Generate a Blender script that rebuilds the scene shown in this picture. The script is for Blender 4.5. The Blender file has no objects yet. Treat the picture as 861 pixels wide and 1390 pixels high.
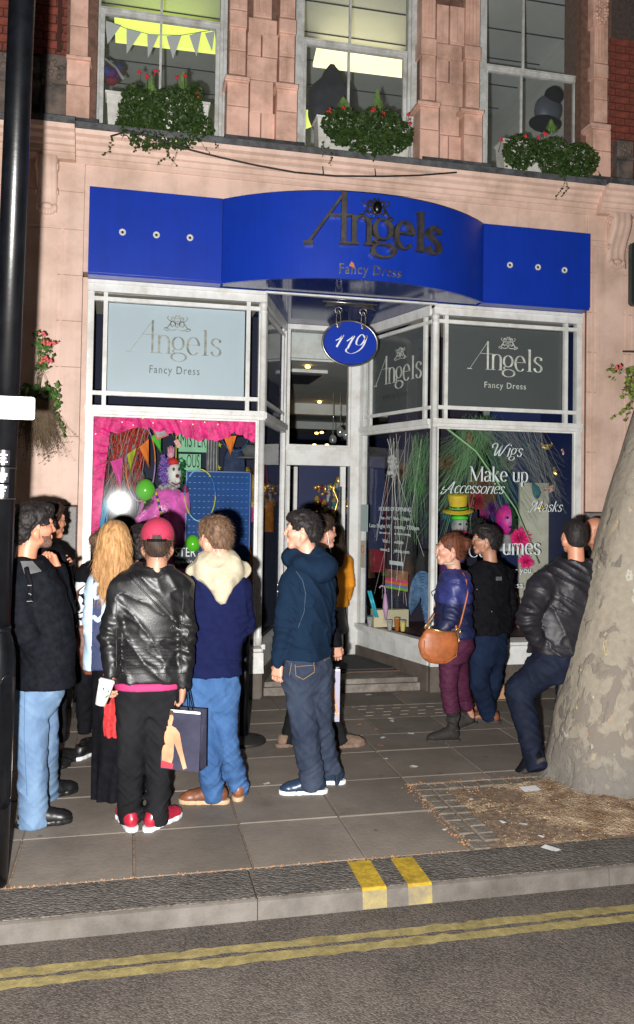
import bpy, bmesh, math, random
import numpy as np
from mathutils import Vector, Matrix
random.seed(7)
RNG = np.random.RandomState(7)
scene = bpy.context.scene
C = scene.collection
R = math.radians

# ------------------------------------------------------------ camera, sky, light
FPX, CX, CY, HC = 1126.0, 430.5, 650.0, 1.80      # focal length and optical centre in photo pixels, eye height
_yaw, _pit, _rol = R(12.72), R(1.47), R(-0.88)
_fwd = np.array([math.sin(_yaw)*math.cos(_pit), math.cos(_yaw)*math.cos(_pit), math.sin(_pit)])
_r0 = np.array([math.cos(_yaw), -math.sin(_yaw), 0.0]); _u0 = np.cross(_r0, _fwd)
CR = _r0*math.cos(_rol) - _u0*math.sin(_rol)
CU = _r0*math.sin(_rol) + _u0*math.cos(_rol)
EYE = np.array([0, 0, HC])
cam_data = bpy.data.cameras.new('camera')
cam = bpy.data.objects.new('camera', cam_data); C.objects.link(cam)
cam_data.sensor_fit = 'VERTICAL'; cam_data.sensor_height = 24.0
cam_data.lens = FPX/1390.0*24.0
cam_data.shift_y = -45.0/1390.0
cam_data.clip_start = 0.05; cam_data.clip_end = 500
cam.matrix_world = Matrix(((CR[0], CU[0], -_fwd[0], 0), (CR[1], CU[1], -_fwd[1], 0), (CR[2], CU[2], -_fwd[2], HC), (0, 0, 0, 1)))
scene.camera = cam

world = bpy.data.worlds.new('World'); scene.world = world; world.use_nodes = True
wn = world.node_tree.nodes; bg = wn['Background']
sky = wn.new('ShaderNodeTexSky'); sky.sky_type = 'NISHITA'; sky.sun_disc = False
sky.sun_elevation = R(-3); sky.sun_rotation = R(250)
world.node_tree.links.new(sky.outputs[0], bg.inputs[0]); bg.inputs[1].default_value = 0.05

# the photographer's flash: a small bare lamp just left of the lens (it is mirrored in the shop window)
fl = bpy.data.lights.new('camera_flash', 'POINT'); fl.energy = 3000; fl.color = (1.0, 0.97, 0.93)
fl.shadow_soft_size = 0.030
flo = bpy.data.objects.new('camera_flash', fl); C.objects.link(flo)
flo.location = (-0.165, 0.0, HC-0.10)
# what is left of the evening light, high and soft
sun = bpy.data.lights.new('evening_sun', 'SUN'); sun.energy = 0.008; sun.angle = R(30); sun.color = (1.0, 0.8, 0.6)
suno = bpy.data.objects.new('evening_sun', sun); C.objects.link(suno)
suno.rotation_euler = (R(40), 0, R(-25))

scene.view_settings.view_transform = 'Standard'; scene.view_settings.look = 'None'
scene.view_settings.exposure = 0.0; scene.view_settings.gamma = 1.0

# ------------------------------------------------------------ measuring helpers (photo pixel -> place)
def ray(x, y): return CR*(x-CX)/FPX - CU*(y-CY)/FPX + _fwd
def onY(x, y, Y): d = ray(x, y); return EYE + d*(Y/d[1])
def onZ(x, y, Z=0.0): d = ray(x, y); return EYE + d*((Z-HC)/d[2])
def XZ(x, y, Y): p = onY(x, y, Y); return float(p[0]), float(p[2])

# ------------------------------------------------------------ materials
def mat(name, base, rough=0.6, metal=0.0, var=0.0, vscale=6.0, bump=0.0, bscale=60.0, spec=0.5, emit=None, estr=1.0,
        c2=None, stretch=None, coat=0.0, bdist=0.01, detail=6.0, sheen=0.0, ramp=(0.35, 0.65), dirt=0.0, dscale=1.6, streak=0.0):
    m = bpy.data.materials.new(name); m.use_nodes = True
    nt = m.node_tree; nd = nt.nodes; b = nd['Principled BSDF']; L = nt.links.new
    b.inputs['Roughness'].default_value = rough; b.inputs['Metallic'].default_value = metal
    b.inputs['Specular IOR Level'].default_value = spec
    b.inputs['Base Color'].default_value = (*base, 1)
    if coat: b.inputs['Coat Weight'].default_value = coat
    if sheen: b.inputs['Sheen Weight'].default_value = sheen; b.inputs['Sheen Roughness'].default_value = 0.5
    if emit is not None:
        b.inputs['Emission Color'].default_value = (*emit, 1); b.inputs['Emission Strength'].default_value = estr
    tc = nd.new('ShaderNodeTexCoord'); vec = tc.outputs['Object']
    if stretch:
        mp = nd.new('ShaderNodeMapping'); mp.inputs['Scale'].default_value = stretch; L(vec, mp.inputs[0]); vec = mp.outputs[0]
    out = None
    if var or c2:
        n = nd.new('ShaderNodeTexNoise'); n.inputs['Scale'].default_value = vscale; n.inputs['Detail'].default_value = detail
        n.inputs['Roughness'].default_value = 0.62
        L(vec, n.inputs['Vector'])
        cr = nd.new('ShaderNodeValToRGB'); cr.color_ramp.elements[0].position = ramp[0]; cr.color_ramp.elements[1].position = ramp[1]
        lo = c2 if c2 else tuple(max(0, c*(1-var)) for c in base)
        hi = base if c2 else tuple(min(1, c*(1+var)) for c in base)
        cr.color_ramp.elements[0].color = (*lo, 1); cr.color_ramp.elements[1].color = (*hi, 1)
        L(n.outputs[0], cr.inputs[0]); out = cr.outputs[0]
    if dirt:
        n2 = nd.new('ShaderNodeTexNoise'); n2.inputs['Scale'].default_value = dscale; n2.inputs['Detail'].default_value = 9
        n2.inputs['Roughness'].default_value = 0.7; L(tc.outputs['Object'], n2.inputs['Vector'])
        c3 = nd.new('ShaderNodeValToRGB'); c3.color_ramp.elements[0].position = 0.42; c3.color_ramp.elements[1].position = 0.66
        c3.color_ramp.elements[0].color = (1, 1, 1, 1); k = 1-dirt; c3.color_ramp.elements[1].color = (k, k*0.97, k*0.92, 1)
        L(n2.outputs[0], c3.inputs[0])
        mx = nd.new('ShaderNodeMix'); mx.data_type = 'RGBA'; mx.blend_type = 'MULTIPLY'; mx.inputs[0].default_value = 1
        if out is None: mx.inputs[6].default_value = (*base, 1)
        else: L(out, mx.inputs[6])
        L(c3.outputs[0], mx.inputs[7]); out = mx.outputs[2]
    if streak:     # rain streaks and soot running down
        ms = nd.new('ShaderNodeMapping'); ms.inputs['Scale'].default_value = (9, 9, .55); L(tc.outputs['Object'], ms.inputs[0])
        n4 = nd.new('ShaderNodeTexNoise'); n4.inputs['Scale'].default_value = 1.3; n4.inputs['Detail'].default_value = 8; L(ms.outputs[0], n4.inputs['Vector'])
        r4 = nd.new('ShaderNodeMapRange'); r4.inputs['From Min'].default_value = .48; r4.inputs['From Max'].default_value = .78; r4.inputs['To Min'].default_value = 1; r4.inputs['To Max'].default_value = 1-streak; L(n4.outputs[0], r4.inputs[0])
        m4 = nd.new('ShaderNodeMix'); m4.data_type = 'RGBA'; m4.blend_type = 'MULTIPLY'; m4.inputs[0].default_value = 1
        if out is None: m4.inputs[6].default_value = (*base, 1)
        else: L(out, m4.inputs[6])
        L(r4.outputs[0], m4.inputs[7]); out = m4.outputs[2]
    if out is not None: L(out, b.inputs['Base Color'])
    if bump:
        n3 = nd.new('ShaderNodeTexNoise'); n3.inputs['Scale'].default_value = bscale; n3.inputs['Detail'].default_value = 5
        L(vec, n3.inputs['Vector'])
        bp = nd.new('ShaderNodeBump'); bp.inputs['Strength'].default_value = bump; bp.inputs['Distance'].default_value = bdist
        L(n3.outputs[0], bp.inputs['Height']); L(bp.outputs[0], b.inputs['Normal'])
    return m

def glass_mat(name, tint=(0.93, 0.96, 0.95), refl=1.0, haze=0.0):
    m = bpy.data.materials.new(name); m.use_nodes = True
    nt = m.node_tree; nd = nt.nodes; L = nt.links.new
    nd.remove(nd['Principled BSDF']); o = nd['Material Output']
    t = nd.new('ShaderNodeBsdfTransparent'); t.inputs[0].default_value = (*tint, 1)
    g = nd.new('ShaderNodeBsdfGlossy'); g.inputs['Roughness'].default_value = 0.0
    g2 = nd.new('ShaderNodeBsdfGlossy'); g2.inputs['Roughness'].default_value = 0.07
    gm = nd.new('ShaderNodeMixShader'); gm.inputs[0].default_value = 0.16; L(g.outputs[0], gm.inputs[1]); L(g2.outputs[0], gm.inputs[2])
    fr = nd.new('ShaderNodeFresnel'); fr.inputs[0].default_value = 1.45
    ge = nd.new('ShaderNodeNewGeometry'); io = nd.new('ShaderNodeMapRange'); io.inputs['To Min'].default_value = 1.45; io.inputs['To Max'].default_value = 1/1.45
    L(ge.outputs['Backfacing'], io.inputs[0]); L(io.outputs[0], fr.inputs[0])
    mu = nd.new('ShaderNodeMath'); mu.operation = 'MULTIPLY'; mu.inputs[1].default_value = refl; L(fr.outputs[0], mu.inputs[0])
    mx = nd.new('ShaderNodeMixShader'); L(mu.outputs[0], mx.inputs[0]); L(t.outputs[0], mx.inputs[1]); L(gm.outputs[0], mx.inputs[2])
    last = mx.outputs[0]
    if haze:
        d = nd.new('ShaderNodeBsdfDiffuse'); d.inputs[0].default_value = (0.8, 0.85, 0.9, 1)
        m2 = nd.new('ShaderNodeMixShader'); m2.inputs[0].default_value = haze; L(last, m2.inputs[1]); L(d.outputs[0], m2.inputs[2]); last = m2.outputs[0]
    L(last, o.inputs[0]); return m

# ------------------------------------------------------------ mesh building
class MB:
    def __init__(s): s.v = []; s.f = []
    def add(s, vs, fs):
        n = len(s.v); s.v.extend([tuple(map(float, v)) for v in vs]); s.f.extend([tuple(i+n for i in f) for f in fs]); return s
    def box(s, x0, x1, y0, y1, z0, z1):
        return s.add([(x0,y0,z0),(x1,y0,z0),(x1,y1,z0),(x0,y1,z0),(x0,y0,z1),(x1,y0,z1),(x1,y1,z1),(x0,y1,z1)],
                     [(0,3,2,1),(4,5,6,7),(0,1,5,4),(1,2,6,5),(2,3,7,6),(3,0,4,7)])
    def hexa(s, p):   # 8 corners: 4 bottom ccw, 4 top ccw
        return s.add(p, [(0,3,2,1),(4,5,6,7),(0,1,5,4),(1,2,6,5),(2,3,7,6),(3,0,4,7)])
    def cbox(s, x0, x1, y0, y1, z0, z1, c=0.004):   # box with the front face chamfered (front = low y)
        return s.add([(x0,y0+c,z0),(x1,y0+c,z0),(x1,y0+c,z1),(x0,y0+c,z1),(x0+c,y0,z0+c),(x1-c,y0,z0+c),(x1-c,y0,z1-c),(x0+c,y0,z1-c),
                      (x0,y1,z0),(x1,y1,z0),(x1,y1,z1),(x0,y1,z1)],
                     [(4,5,6,7),(0,1,5,4),(1,2,6,5),(2,3,7,6),(3,0,4,7),(0,8,9,1),(1,9,10,2),(2,10,11,3),(3,11,8,0),(8,11,10,9)])
    def tbox(s, x0, x1, y0, y1, z0, z1, c=0.004):   # box with the top face chamfered
        return s.add([(x0,y0,z0),(x1,y0,z0),(x1,y1,z0),(x0,y1,z0),(x0,y0,z1-c),(x1,y0,z1-c),(x1,y1,z1-c),(x0,y1,z1-c),
                      (x0+c,y0+c,z1),(x1-c,y0+c,z1),(x1-c,y1-c,z1),(x0+c,y1-c,z1)],
                     [(0,3,2,1),(0,1,5,4),(1,2,6,5),(2,3,7,6),(3,0,4,7),(4,5,9,8),(5,6,10,9),(6,7,11,10),(7,4,8,11),(8,9,10,11)])
    def bar(s, a, b, w, h, up=(0,0,1)):     # square bar from a to b
        a = np.array(a, float); b = np.array(b, float); d = b-a; d /= np.linalg.norm(d)
        sd = np.cross(d, up); sd /= np.linalg.norm(sd); u = np.cross(sd, d)
        p = []
        for q in (a, b):
            for sx, sz in ((-1,-1),(1,-1),(1,1),(-1,1)): p.append(q+sd*sx*w/2+u*sz*h/2)
        return s.add(p, [(3,2,1,0),(4,5,6,7),(0,1,5,4),(1,2,6,5),(2,3,7,6),(3,0,4,7)])
    def prism(s, poly, y0, y1):   # poly = [(x,z)] ccw seen from the front (low y)
        n = len(poly)
        vs = [(x, y0, z) for x, z in poly]+[(x, y1, z) for x, z in poly]
        fs = [tuple(range(n)), tuple(range(2*n-1, n-1, -1))]+[((i+1) % n, i, i+n, (i+1) % n+n) for i in range(n)]
        return s.add(vs, fs)
    def extr(s, prof, x0, x1):    # prof = [(y,z)] closed profile extruded along x
        n = len(prof)
        vs = [(x0, y, z) for y, z in prof]+[(x1, y, z) for y, z in prof]
        fs = [tuple(range(n)), tuple(range(2*n-1, n-1, -1))]+[((i+1) % n, i, i+n, (i+1) % n+n) for i in range(n)]
        return s.add(vs, fs)
    def tube(s, pts, rad, n=8, cap=True):
        pts = [np.array(p, float) for p in pts]; rr = rad if hasattr(rad, '__len__') else [rad]*len(pts)
        vs = []; fs = []; up = np.array([0.13, 0.21, 1.0])
        for i, p in enumerate(pts):
            d = pts[min(i+1, len(pts)-1)]-pts[max(i-1, 0)]; d /= (np.linalg.norm(d)+1e-9)
            a = np.cross(d, up)
            if np.linalg.norm(a) < 1e-3: a = np.cross(d, (1, 0, 0))
            a /= np.linalg.norm(a); b = np.cross(d, a)
            for k in range(n):
                t = 2*math.pi*k/n; vs.append(p+(a*math.cos(t)+b*math.sin(t))*rr[i])
        for i in range(len(pts)-1):
            for k in range(n): fs.append((i*n+k, i*n+(k+1) % n, (i+1)*n+(k+1) % n, (i+1)*n+k))
        if cap: fs.append(tuple(range(n-1, -1, -1))); fs.append(tuple(range((len(pts)-1)*n, len(pts)*n)))
        return s.add(vs, fs)
    def lathe(s, prof, c=(0,0,0), n=20, axis='z'):   # prof = [(r, h)]
        vs = []; fs = []
        for r_, h in prof:
            for k in range(n):
                t = 2*math.pi*k/n; a, b = r_*math.cos(t), r_*math.sin(t)
                vs.append((c[0]+a, c[1]+b, c[2]+h) if axis == 'z' else (c[0]+a, c[1]+h, c[2]-b) if axis == 'y' else (c[0]+h, c[1]+a, c[2]+b))
        for i in range(len(prof)-1):
            for k in range(n): fs.append((i*n+k, i*n+(k+1) % n, (i+1)*n+(k+1) % n, (i+1)*n+k))
        fs.append(tuple(range(n-1, -1, -1))); fs.append(tuple(range((len(prof)-1)*n, len(prof)*n)))
        return s.add(vs, fs)
    def ball(s, c, r_, nu=12, nv=8, M=None):
        rr = r_ if hasattr(r_, '__len__') else (r_, r_, r_)
        vs = []; fs = []
        for j in range(nv+1):
            ph = math.pi*j/nv-math.pi/2
            for k in range(nu):
                t = 2*math.pi*k/nu; p = np.array([rr[0]*math.cos(ph)*math.cos(t), rr[1]*math.cos(ph)*math.sin(t), rr[2]*math.sin(ph)])
                if M is not None: p = M@p
                vs.append(p+np.array(c))
        for j in range(nv):
            for k in range(nu): fs.append((j*nu+k, j*nu+(k+1) % nu, (j+1)*nu+(k+1) % nu, (j+1)*nu+k))
        return s.add(vs, fs)
    def ribbon(s, pts, w, y0, y1, mp=None):
        """flat stroke: pts [(x,z)], w list of half widths, extruded y0..y1; mp maps (x,y,z)"""
        pts = [np.array(p, float) for p in pts]; n = len(pts)
        Lf = []; Rt = []
        for i, p in enumerate(pts):
            d = pts[min(i+1, n-1)]-pts[max(i-1, 0)]; d /= (np.linalg.norm(d)+1e-9); nn = np.array([-d[1], d[0]])
            ww = w[i] if hasattr(w, '__len__') else w
            Lf.append(p+nn*ww); Rt.append(p-nn*ww)
        f = mp or (lambda x, y, z: (x, y, z))
        vs = []
        for i in range(n):
            for q in (Rt[i], Lf[i]):
                vs.append(f(q[0], y0, q[1])); vs.append(f(q[0], y1, q[1]))
        fs = []
        for i in range(n-1):
            a = i*4; b = a+4
            fs += [(a, b, b+2, a+2), (a+1, a+3, b+3, b+1), (a, a+1, b+1, b), (a+2, b+2, b+3, a+3)]
        fs += [(0, 2, 3, 1), (n*4-4, n*4-3, n*4-1, n*4-2)]
        return s.add(vs, fs)
    def mesh(s, name, smooth=False):
        me = bpy.data.meshes.new(name); me.from_pydata(s.v, [], s.f); me.update()
        if smooth: me.shade_smooth()
        return me
    def build(s, name, m, parent=None, smooth=False, loc=None):
        o = bpy.data.objects.new(name, s.mesh(name, smooth)); C.objects.link(o)
        if m is not None: o.data.materials.append(m)
        if parent is not None: o.parent = parent
        if loc is not None: o.location = loc
        return o

def inst(src, name, parent, loc=(0,0,0), rot=(0,0,0), sc=(1,1,1)):
    o = src.copy(); C.objects.link(o); o.parent = parent; o.location = loc; o.rotation_euler = rot; o.scale = sc; return o
def meshobj(name, me, parent=None, loc=(0,0,0), rot=(0,0,0), sc=(1,1,1), m=None):
    o = bpy.data.objects.new(name, me); C.objects.link(o); o.parent = parent; o.location = loc; o.rotation_euler = rot; o.scale = sc
    if m is not None and not me.materials: me.materials.append(m)
    return o
def thing(name, label, cat, loc=(0,0,0), rz=0.0, group=None):
    o = bpy.data.objects.new(name, None); C.objects.link(o); o.location = loc; o.rotation_euler = (0, 0, rz); o.empty_display_size = 0.1
    o['label'] = label; o['category'] = cat
    if group: o['group'] = group
    return o
def tag(o, label, cat, group=None):
    o['label'] = label; o['category'] = cat
    if group: o['group'] = group
    return o
def struct(o): o['kind'] = 'structure'; return o
def stuff(o): o['kind'] = 'stuff'; return o
# ------------------------------------------------------------ shared materials
M = {}
M['terra'] = mat('pink_terracotta', (0.72, 0.455, 0.365), 0.5, var=0.12, vscale=3.0, bump=0.15, bscale=90, dirt=0.38, dscale=3.4, streak=.18)
M['stucco'] = mat('pink_painted_stucco', (0.70, 0.50, 0.415), 0.6, var=0.05, vscale=1.5, bump=0.12, bscale=120, dirt=0.25, dscale=2.2, streak=.16)
M['joint'] = mat('dark_joint', (0.14, 0.075, 0.055), 0.9, var=0.3, vscale=20)
M['lead'] = mat('lead_flashing', (0.075, 0.078, 0.085), 0.6, var=0.5, vscale=9, bump=0.6, bscale=30, dirt=0.3)
M['granite'] = mat('grey_granite', (0.20, 0.19, 0.19), 0.5, var=0.25, vscale=60, bump=0.1, bscale=200, dirt=0.3)
M['brick'] = mat('red_brick', (0.24, 0.055, 0.032), 0.85, c2=(0.10, 0.028, 0.02), vscale=11, bump=0.5, bscale=120)
M['mortar'] = mat('mortar', (0.07, 0.05, 0.045), 0.95, var=0.3, vscale=40)
M['white'] = mat('white_gloss_paint', (0.74, 0.75, 0.74), 0.35, var=0.05, vscale=5, bump=0.25, bscale=55, dirt=0.3, dscale=5, bdist=0.004, streak=.15)
M['greywhite'] = mat('weathered_window_paint', (0.52, 0.53, 0.52), 0.55, var=0.14, vscale=10, bump=0.4, bscale=60, dirt=0.35, dscale=6, bdist=0.006)
M['plinth'] = mat('brown_plinth_paint', (0.115, 0.095, 0.08), 0.6, var=0.15, vscale=9, dirt=0.3, dscale=4, bump=0.2)
M['blue'] = mat('royal_blue_panel', (0.006, 0.036, 0.37), 0.33, var=0.06, vscale=3, bump=0.08, bscale=160, dirt=0.16, dscale=3, bdist=0.003, streak=.10)
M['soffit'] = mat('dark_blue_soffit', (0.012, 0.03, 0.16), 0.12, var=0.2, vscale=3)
M['navy'] = mat('navy_wall', (0.004, 0.013, 0.075), 0.6, var=0.2, vscale=2)
M['steel'] = mat('brushed_steel', (0.42, 0.40, 0.37), 0.32, metal=0.9, var=0.3, vscale=14, dirt=0.4, dscale=9)
M['dsteel'] = mat('tarnished_steel', (0.16, 0.15, 0.14), 0.30, metal=0.85, var=0.5, vscale=18, dirt=0.5, dscale=9)
M['black'] = mat('black_gloss_paint', (0.0028, 0.0034, 0.005), 0.30, var=0.4, vscale=12, bump=0.15, bscale=50, dirt=0.2, bdist=0.003)
M['rubber'] = mat('black_rubber', (0.012, 0.012, 0.012), 0.6)
M['darkroom'] = mat('dark_interior', (0.02, 0.021, 0.028), 0.8, var=0.3, vscale=2)
M['ceil'] = mat('grey_ceiling', (0.62, 0.63, 0.62), 0.8, var=0.1, vscale=2)
M['roomgrey'] = mat('grey_room_wall', (0.50, 0.51, 0.52), 0.85, var=0.10, vscale=1.3, bump=0.2, bscale=6, bdist=0.03, stretch=(0.6, 0.6, 3.5))
M['glass'] = glass_mat('shop_glass')
M['glassup'] = glass_mat('old_window_glass', (0.85, 0.88, 0.87), 1.0, haze=0.03)

# ------------------------------------------------------------ ground
def paving_mat():
    return mat('york_stone_paving', (0.225, 0.194, 0.166), 0.75, c2=(0.145, 0.122, 0.102), vscale=2.6, bump=0.35, bscale=45, dirt=0.3, dscale=1.3, bdist=0.006, detail=11)
M['paving'] = paving_mat()
def age_paving(m):       # each slab a little lighter or darker, with gum spots and stains
    nt = m.node_tree; nd = nt.nodes; L = nt.links.new; b = nd['Principled BSDF']; src = b.inputs['Base Color'].links[0].from_socket
    oi = nd.new('ShaderNodeObjectInfo'); mr = nd.new('ShaderNodeMapRange'); mr.inputs['To Min'].default_value = .82; mr.inputs['To Max'].default_value = 1.16; L(oi.outputs['Random'], mr.inputs[0])
    x = nd.new('ShaderNodeMix'); x.data_type = 'RGBA'; x.blend_type = 'MULTIPLY'; x.inputs[0].default_value = 1; L(src, x.inputs[6]); L(mr.outputs[0], x.inputs[7])
    tc = nd.new('ShaderNodeTexCoord'); v = nd.new('ShaderNodeTexVoronoi'); v.inputs['Scale'].default_value = 3.2; L(tc.outputs['Object'], v.inputs['Vector'])
    r_ = nd.new('ShaderNodeMapRange'); r_.inputs['From Min'].default_value = .05; r_.inputs['From Max'].default_value = .062; r_.inputs['To Min'].default_value = .55; r_.inputs['To Max'].default_value = 1; L(v.outputs['Distance'], r_.inputs[0])
    y = nd.new('ShaderNodeMix'); y.data_type = 'RGBA'; y.blend_type = 'MULTIPLY'; y.inputs[0].default_value = .8; L(x.outputs[2], y.inputs[6]); L(r_.outputs[0], y.inputs[7])
    n = nd.new('ShaderNodeTexNoise'); n.inputs['Scale'].default_value = 1.7; n.inputs['Detail'].default_value = 12; n.inputs['Roughness'].default_value = .75; L(tc.outputs['Object'], n.inputs['Vector'])
    r2 = nd.new('ShaderNodeMapRange'); r2.inputs['From Min'].default_value = .3; r2.inputs['From Max'].default_value = .7; r2.inputs['To Min'].default_value = .68; r2.inputs['To Max'].default_value = 1.2; L(n.outputs[0], r2.inputs[0])
    z = nd.new('ShaderNodeMix'); z.data_type = 'RGBA'; z.blend_type = 'MULTIPLY'; z.inputs[0].default_value = 1; L(y.outputs[2], z.inputs[6]); L(r2.outputs[0], z.inputs[7]); L(z.outputs[2], b.inputs['Base Color'])
age_paving(M['paving'])
M['grit'] = mat('joint_grit', (0.16, 0.11, 0.075), 0.95, var=0.5, vscale=40)
def speckle(name, dark, light, sc, bumpd=0.01, rough=0.85, stretch=(1, 1, 1)):
    m = bpy.data.materials.new(name); m.use_nodes = True
    nt = m.node_tree; nd = nt.nodes; b = nd['Principled BSDF']; L = nt.links.new; b.inputs['Roughness'].default_value = rough
    tc = nd.new('ShaderNodeTexCoord'); mp = nd.new('ShaderNodeMapping'); mp.inputs['Scale'].default_value = stretch; L(tc.outputs['Object'], mp.inputs[0])
    v = nd.new('ShaderNodeTexVoronoi'); v.inputs['Scale'].default_value = sc; v.inputs['Randomness'].default_value = 1; L(mp.outputs[0], v.inputs['Vector'])
    n = nd.new('ShaderNodeTexNoise'); n.inputs['Scale'].default_value = 3.5; n.inputs['Detail'].default_value = 9; L(tc.outputs['Object'], n.inputs['Vector'])
    sx = nd.new('ShaderNodeSeparateColor'); L(v.outputs['Color'], sx.inputs[0])
    ad = nd.new('ShaderNodeMath'); ad.operation = 'MULTIPLY_ADD'; ad.inputs[1].default_value = 0.55; L(sx.outputs[0], ad.inputs[0])
    ad2 = nd.new('ShaderNodeMath'); ad2.operation = 'MULTIPLY'; ad2.inputs[1].default_value = 0.6; L(n.outputs[0], ad2.inputs[0]); L(ad2.outputs[0], ad.inputs[2])
    cr = nd.new('ShaderNodeValToRGB'); cr.color_ramp.elements[0].position = 0.25; cr.color_ramp.elements[1].position = 0.85
    cr.color_ramp.elements[0].color = (*dark, 1); cr.color_ramp.elements[1].color = (*light, 1); L(ad.outputs[0], cr.inputs[0]); L(cr.outputs[0], b.inputs['Base Color'])
    bp = nd.new('ShaderNodeBump'); bp.inputs['Strength'].default_value = 0.9; bp.inputs['Distance'].default_value = bumpd; bp.invert = True
    L(v.outputs['Distance'], bp.inputs['Height']); L(bp.outputs[0], b.inputs['Normal'])
    return m
M['asphalt'] = speckle('asphalt', (0.022, 0.017, 0.014), (0.086, 0.070, 0.060), 130, 0.0035)
M['kerb_top'] = speckle('tooled_granite_kerb', (0.036, 0.031, 0.027), (0.108, 0.096, 0.085), 75, 0.009, 0.7, (0.75, 1.5, 1))
M['kerb_face'] = mat('smooth_granite_kerb_face', (0.115, 0.103, 0.092), 0.75, c2=(0.07, 0.062, 0.055), vscale=7, bump=0.3, bscale=80, dirt=0.3, dscale=2.5, bdist=0.005)
M['sett'] = mat('granite_sett', (0.165, 0.145, 0.12), 0.85, c2=(0.095, 0.078, 0.062), vscale=14, bump=0.6, bscale=60)
ground = struct(MB().box(-60, 60, -60, 80, -1.2, -0.30).build('ground', M['asphalt']))
road = struct(MB().box(-40, 40, -12, 3.76, -0.29, -0.09).build('road', M['asphalt']))
pave = struct(MB().box(-40, 40, 3.80, 7.62, -0.28, -0.012).build('pavement', M['grit']))
# paving slabs: real joints, columns measured on the pavement
rows = [4.055, 4.62, 5.20, 5.77, 6.18, 6.64, 7.05, 7.56]
xs0 = [0.06+0.57*k for k in range(-7, 12)]
for ri in range(len(rows)-1):
    y0, y1 = rows[ri], rows[ri+1]
    off = 0.0 if ri < 4 else (0.17 if ri == 4 else 0.10)
    if ri == 5: off = 0.17
    for xi in range(len(xs0)-1):
        xa, xb = xs0[xi]+off, xs0[xi+1]+off
        if ri in (0, 1) and xa > 1.75: continue
        if ri in (5, ) and xi % 2: continue
        if ri == 5: xb += 0.57
        if xa < -3.9 or xb > 6.9: continue
        g = random.uniform(0.003, 0.006); t = random.uniform(-0.0025, 0.0018)
        mb = MB().tbox(xa+g, xb-g, y0+g, y1-g, -0.06, t, 0.0035)
        mb.v = [(a, b, c+(random.uniform(-0.0012, 0.0012) if c > -0.05 else 0)) for a, b, c in mb.v]
        mb.build('paving_slab', M['paving'], pave)
# small tactile dashes left on one slab in front of the step
mb = MB()
for j in range(4):
    for i in range(5):
        x = 1.96+i*0.155+(j % 2)*0.04; y = 6.72+j*0.105
        mb.box(x, x+0.07, y, y+0.016, 0.0, 0.006)
mb.build('tactile_bar', mat('worn_stone_bar', (0.155, 0.13, 0.105), 0.8), pave)
# kerb: separate stones
kerb = struct(MB().box(-20, 20, 3.79, 4.04, -0.27, -0.11).build('kerb', M['kerb_face']))
kx = -3.9; ks = []
for L_ in [1.9, 0.95, 1.65, 0.74, 1.02, 2.1, 1.3, 1.6, 1.2, 1.4]:
    x0, x1 = kx+0.002, kx+L_-0.002; kx += L_
    st = MB().add([(x0,3.728,-.2),(x1,3.728,-.2),(x1,4.05,-.2),(x0,4.05,-.2),(x0,3.738,-.008),(x1,3.738,-.008),(x0,3.752,-.0015),(x1,3.752,-.0015),(x1,4.05,-.001),(x0,4.05,-.001)],
                  [(0,1,5,4),(4,5,7,6),(1,2,8,7,5),(2,3,9,8),(3,0,4,6,9),(0,3,2,1)])
    o = st.build('kerb_stone', M['kerb_face'], kerb); ks.append((x0, x1))
    tp = MB().box(x0+0.004, x1-0.004, 3.756, 4.046, -0.0012, 0.0028).build('tooled_top', M['kerb_top'], o)
# moss / grit along the kerb back
mb = MB()
for k in range(420):
    x = random.uniform(-3, 1.8) if random.random() < 0.85 else random.uniform(-3, 4.5); y = 4.052+random.gauss(0, 0.006); s_ = random.uniform(0.003, 0.008)
    mb.add([(x-s_, y-s_, 0.003), (x+s_, y-s_*0.6, 0.003), (x+s_*0.5, y+s_, 0.004), (x, y, 0.003+s_)], [(0,1,3),(1,2,3),(2,0,3)])
mb = stuff(mb.build('kerb_joint_grit', mat('orange_grit', (0.20, 0.10, 0.045), 0.9, var=0.5, vscale=50))); mb['label'] = 'orange brown grit gathered along the back edge of the kerb'; mb['category'] = 'grit'
def paint_mat(name, c, thr=0.5):
    m = mat(name, c, 0.75, c2=tuple(v*0.62 for v in c), vscale=30, bump=0.5, bscale=120, bdist=0.004, dirt=0.35, dscale=8)
    return m
M['ypaint'] = paint_mat('worn_yellow_line_paint', (0.24, 0.195, 0.075))
M['yblip'] = paint_mat('bright_yellow_kerb_paint', (0.42, 0.28, 0.015))
def wavy_line(y0, y1, z, x0=-12, x1=14, n=620, amp=0.0045):
    mb = MB(); vs = []; fs = []
    for i in range(n+1):
        x = x0+(x1-x0)*i/n
        vs.append((x, y0+random.gauss(0, amp), z)); vs.append((x, y1+random.gauss(0, amp), z))
    for i in range(n): fs.append((2*i, 2*i+2, 2*i+3, 2*i+1))
    return mb.add(vs, fs)
struct(wavy_line(3.478, 3.537, -0.086).build('road_marking', M['ypaint']))
struct(wavy_line(3.392, 3.455, -0.086).build('road_marking', M['ypaint']))
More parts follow.
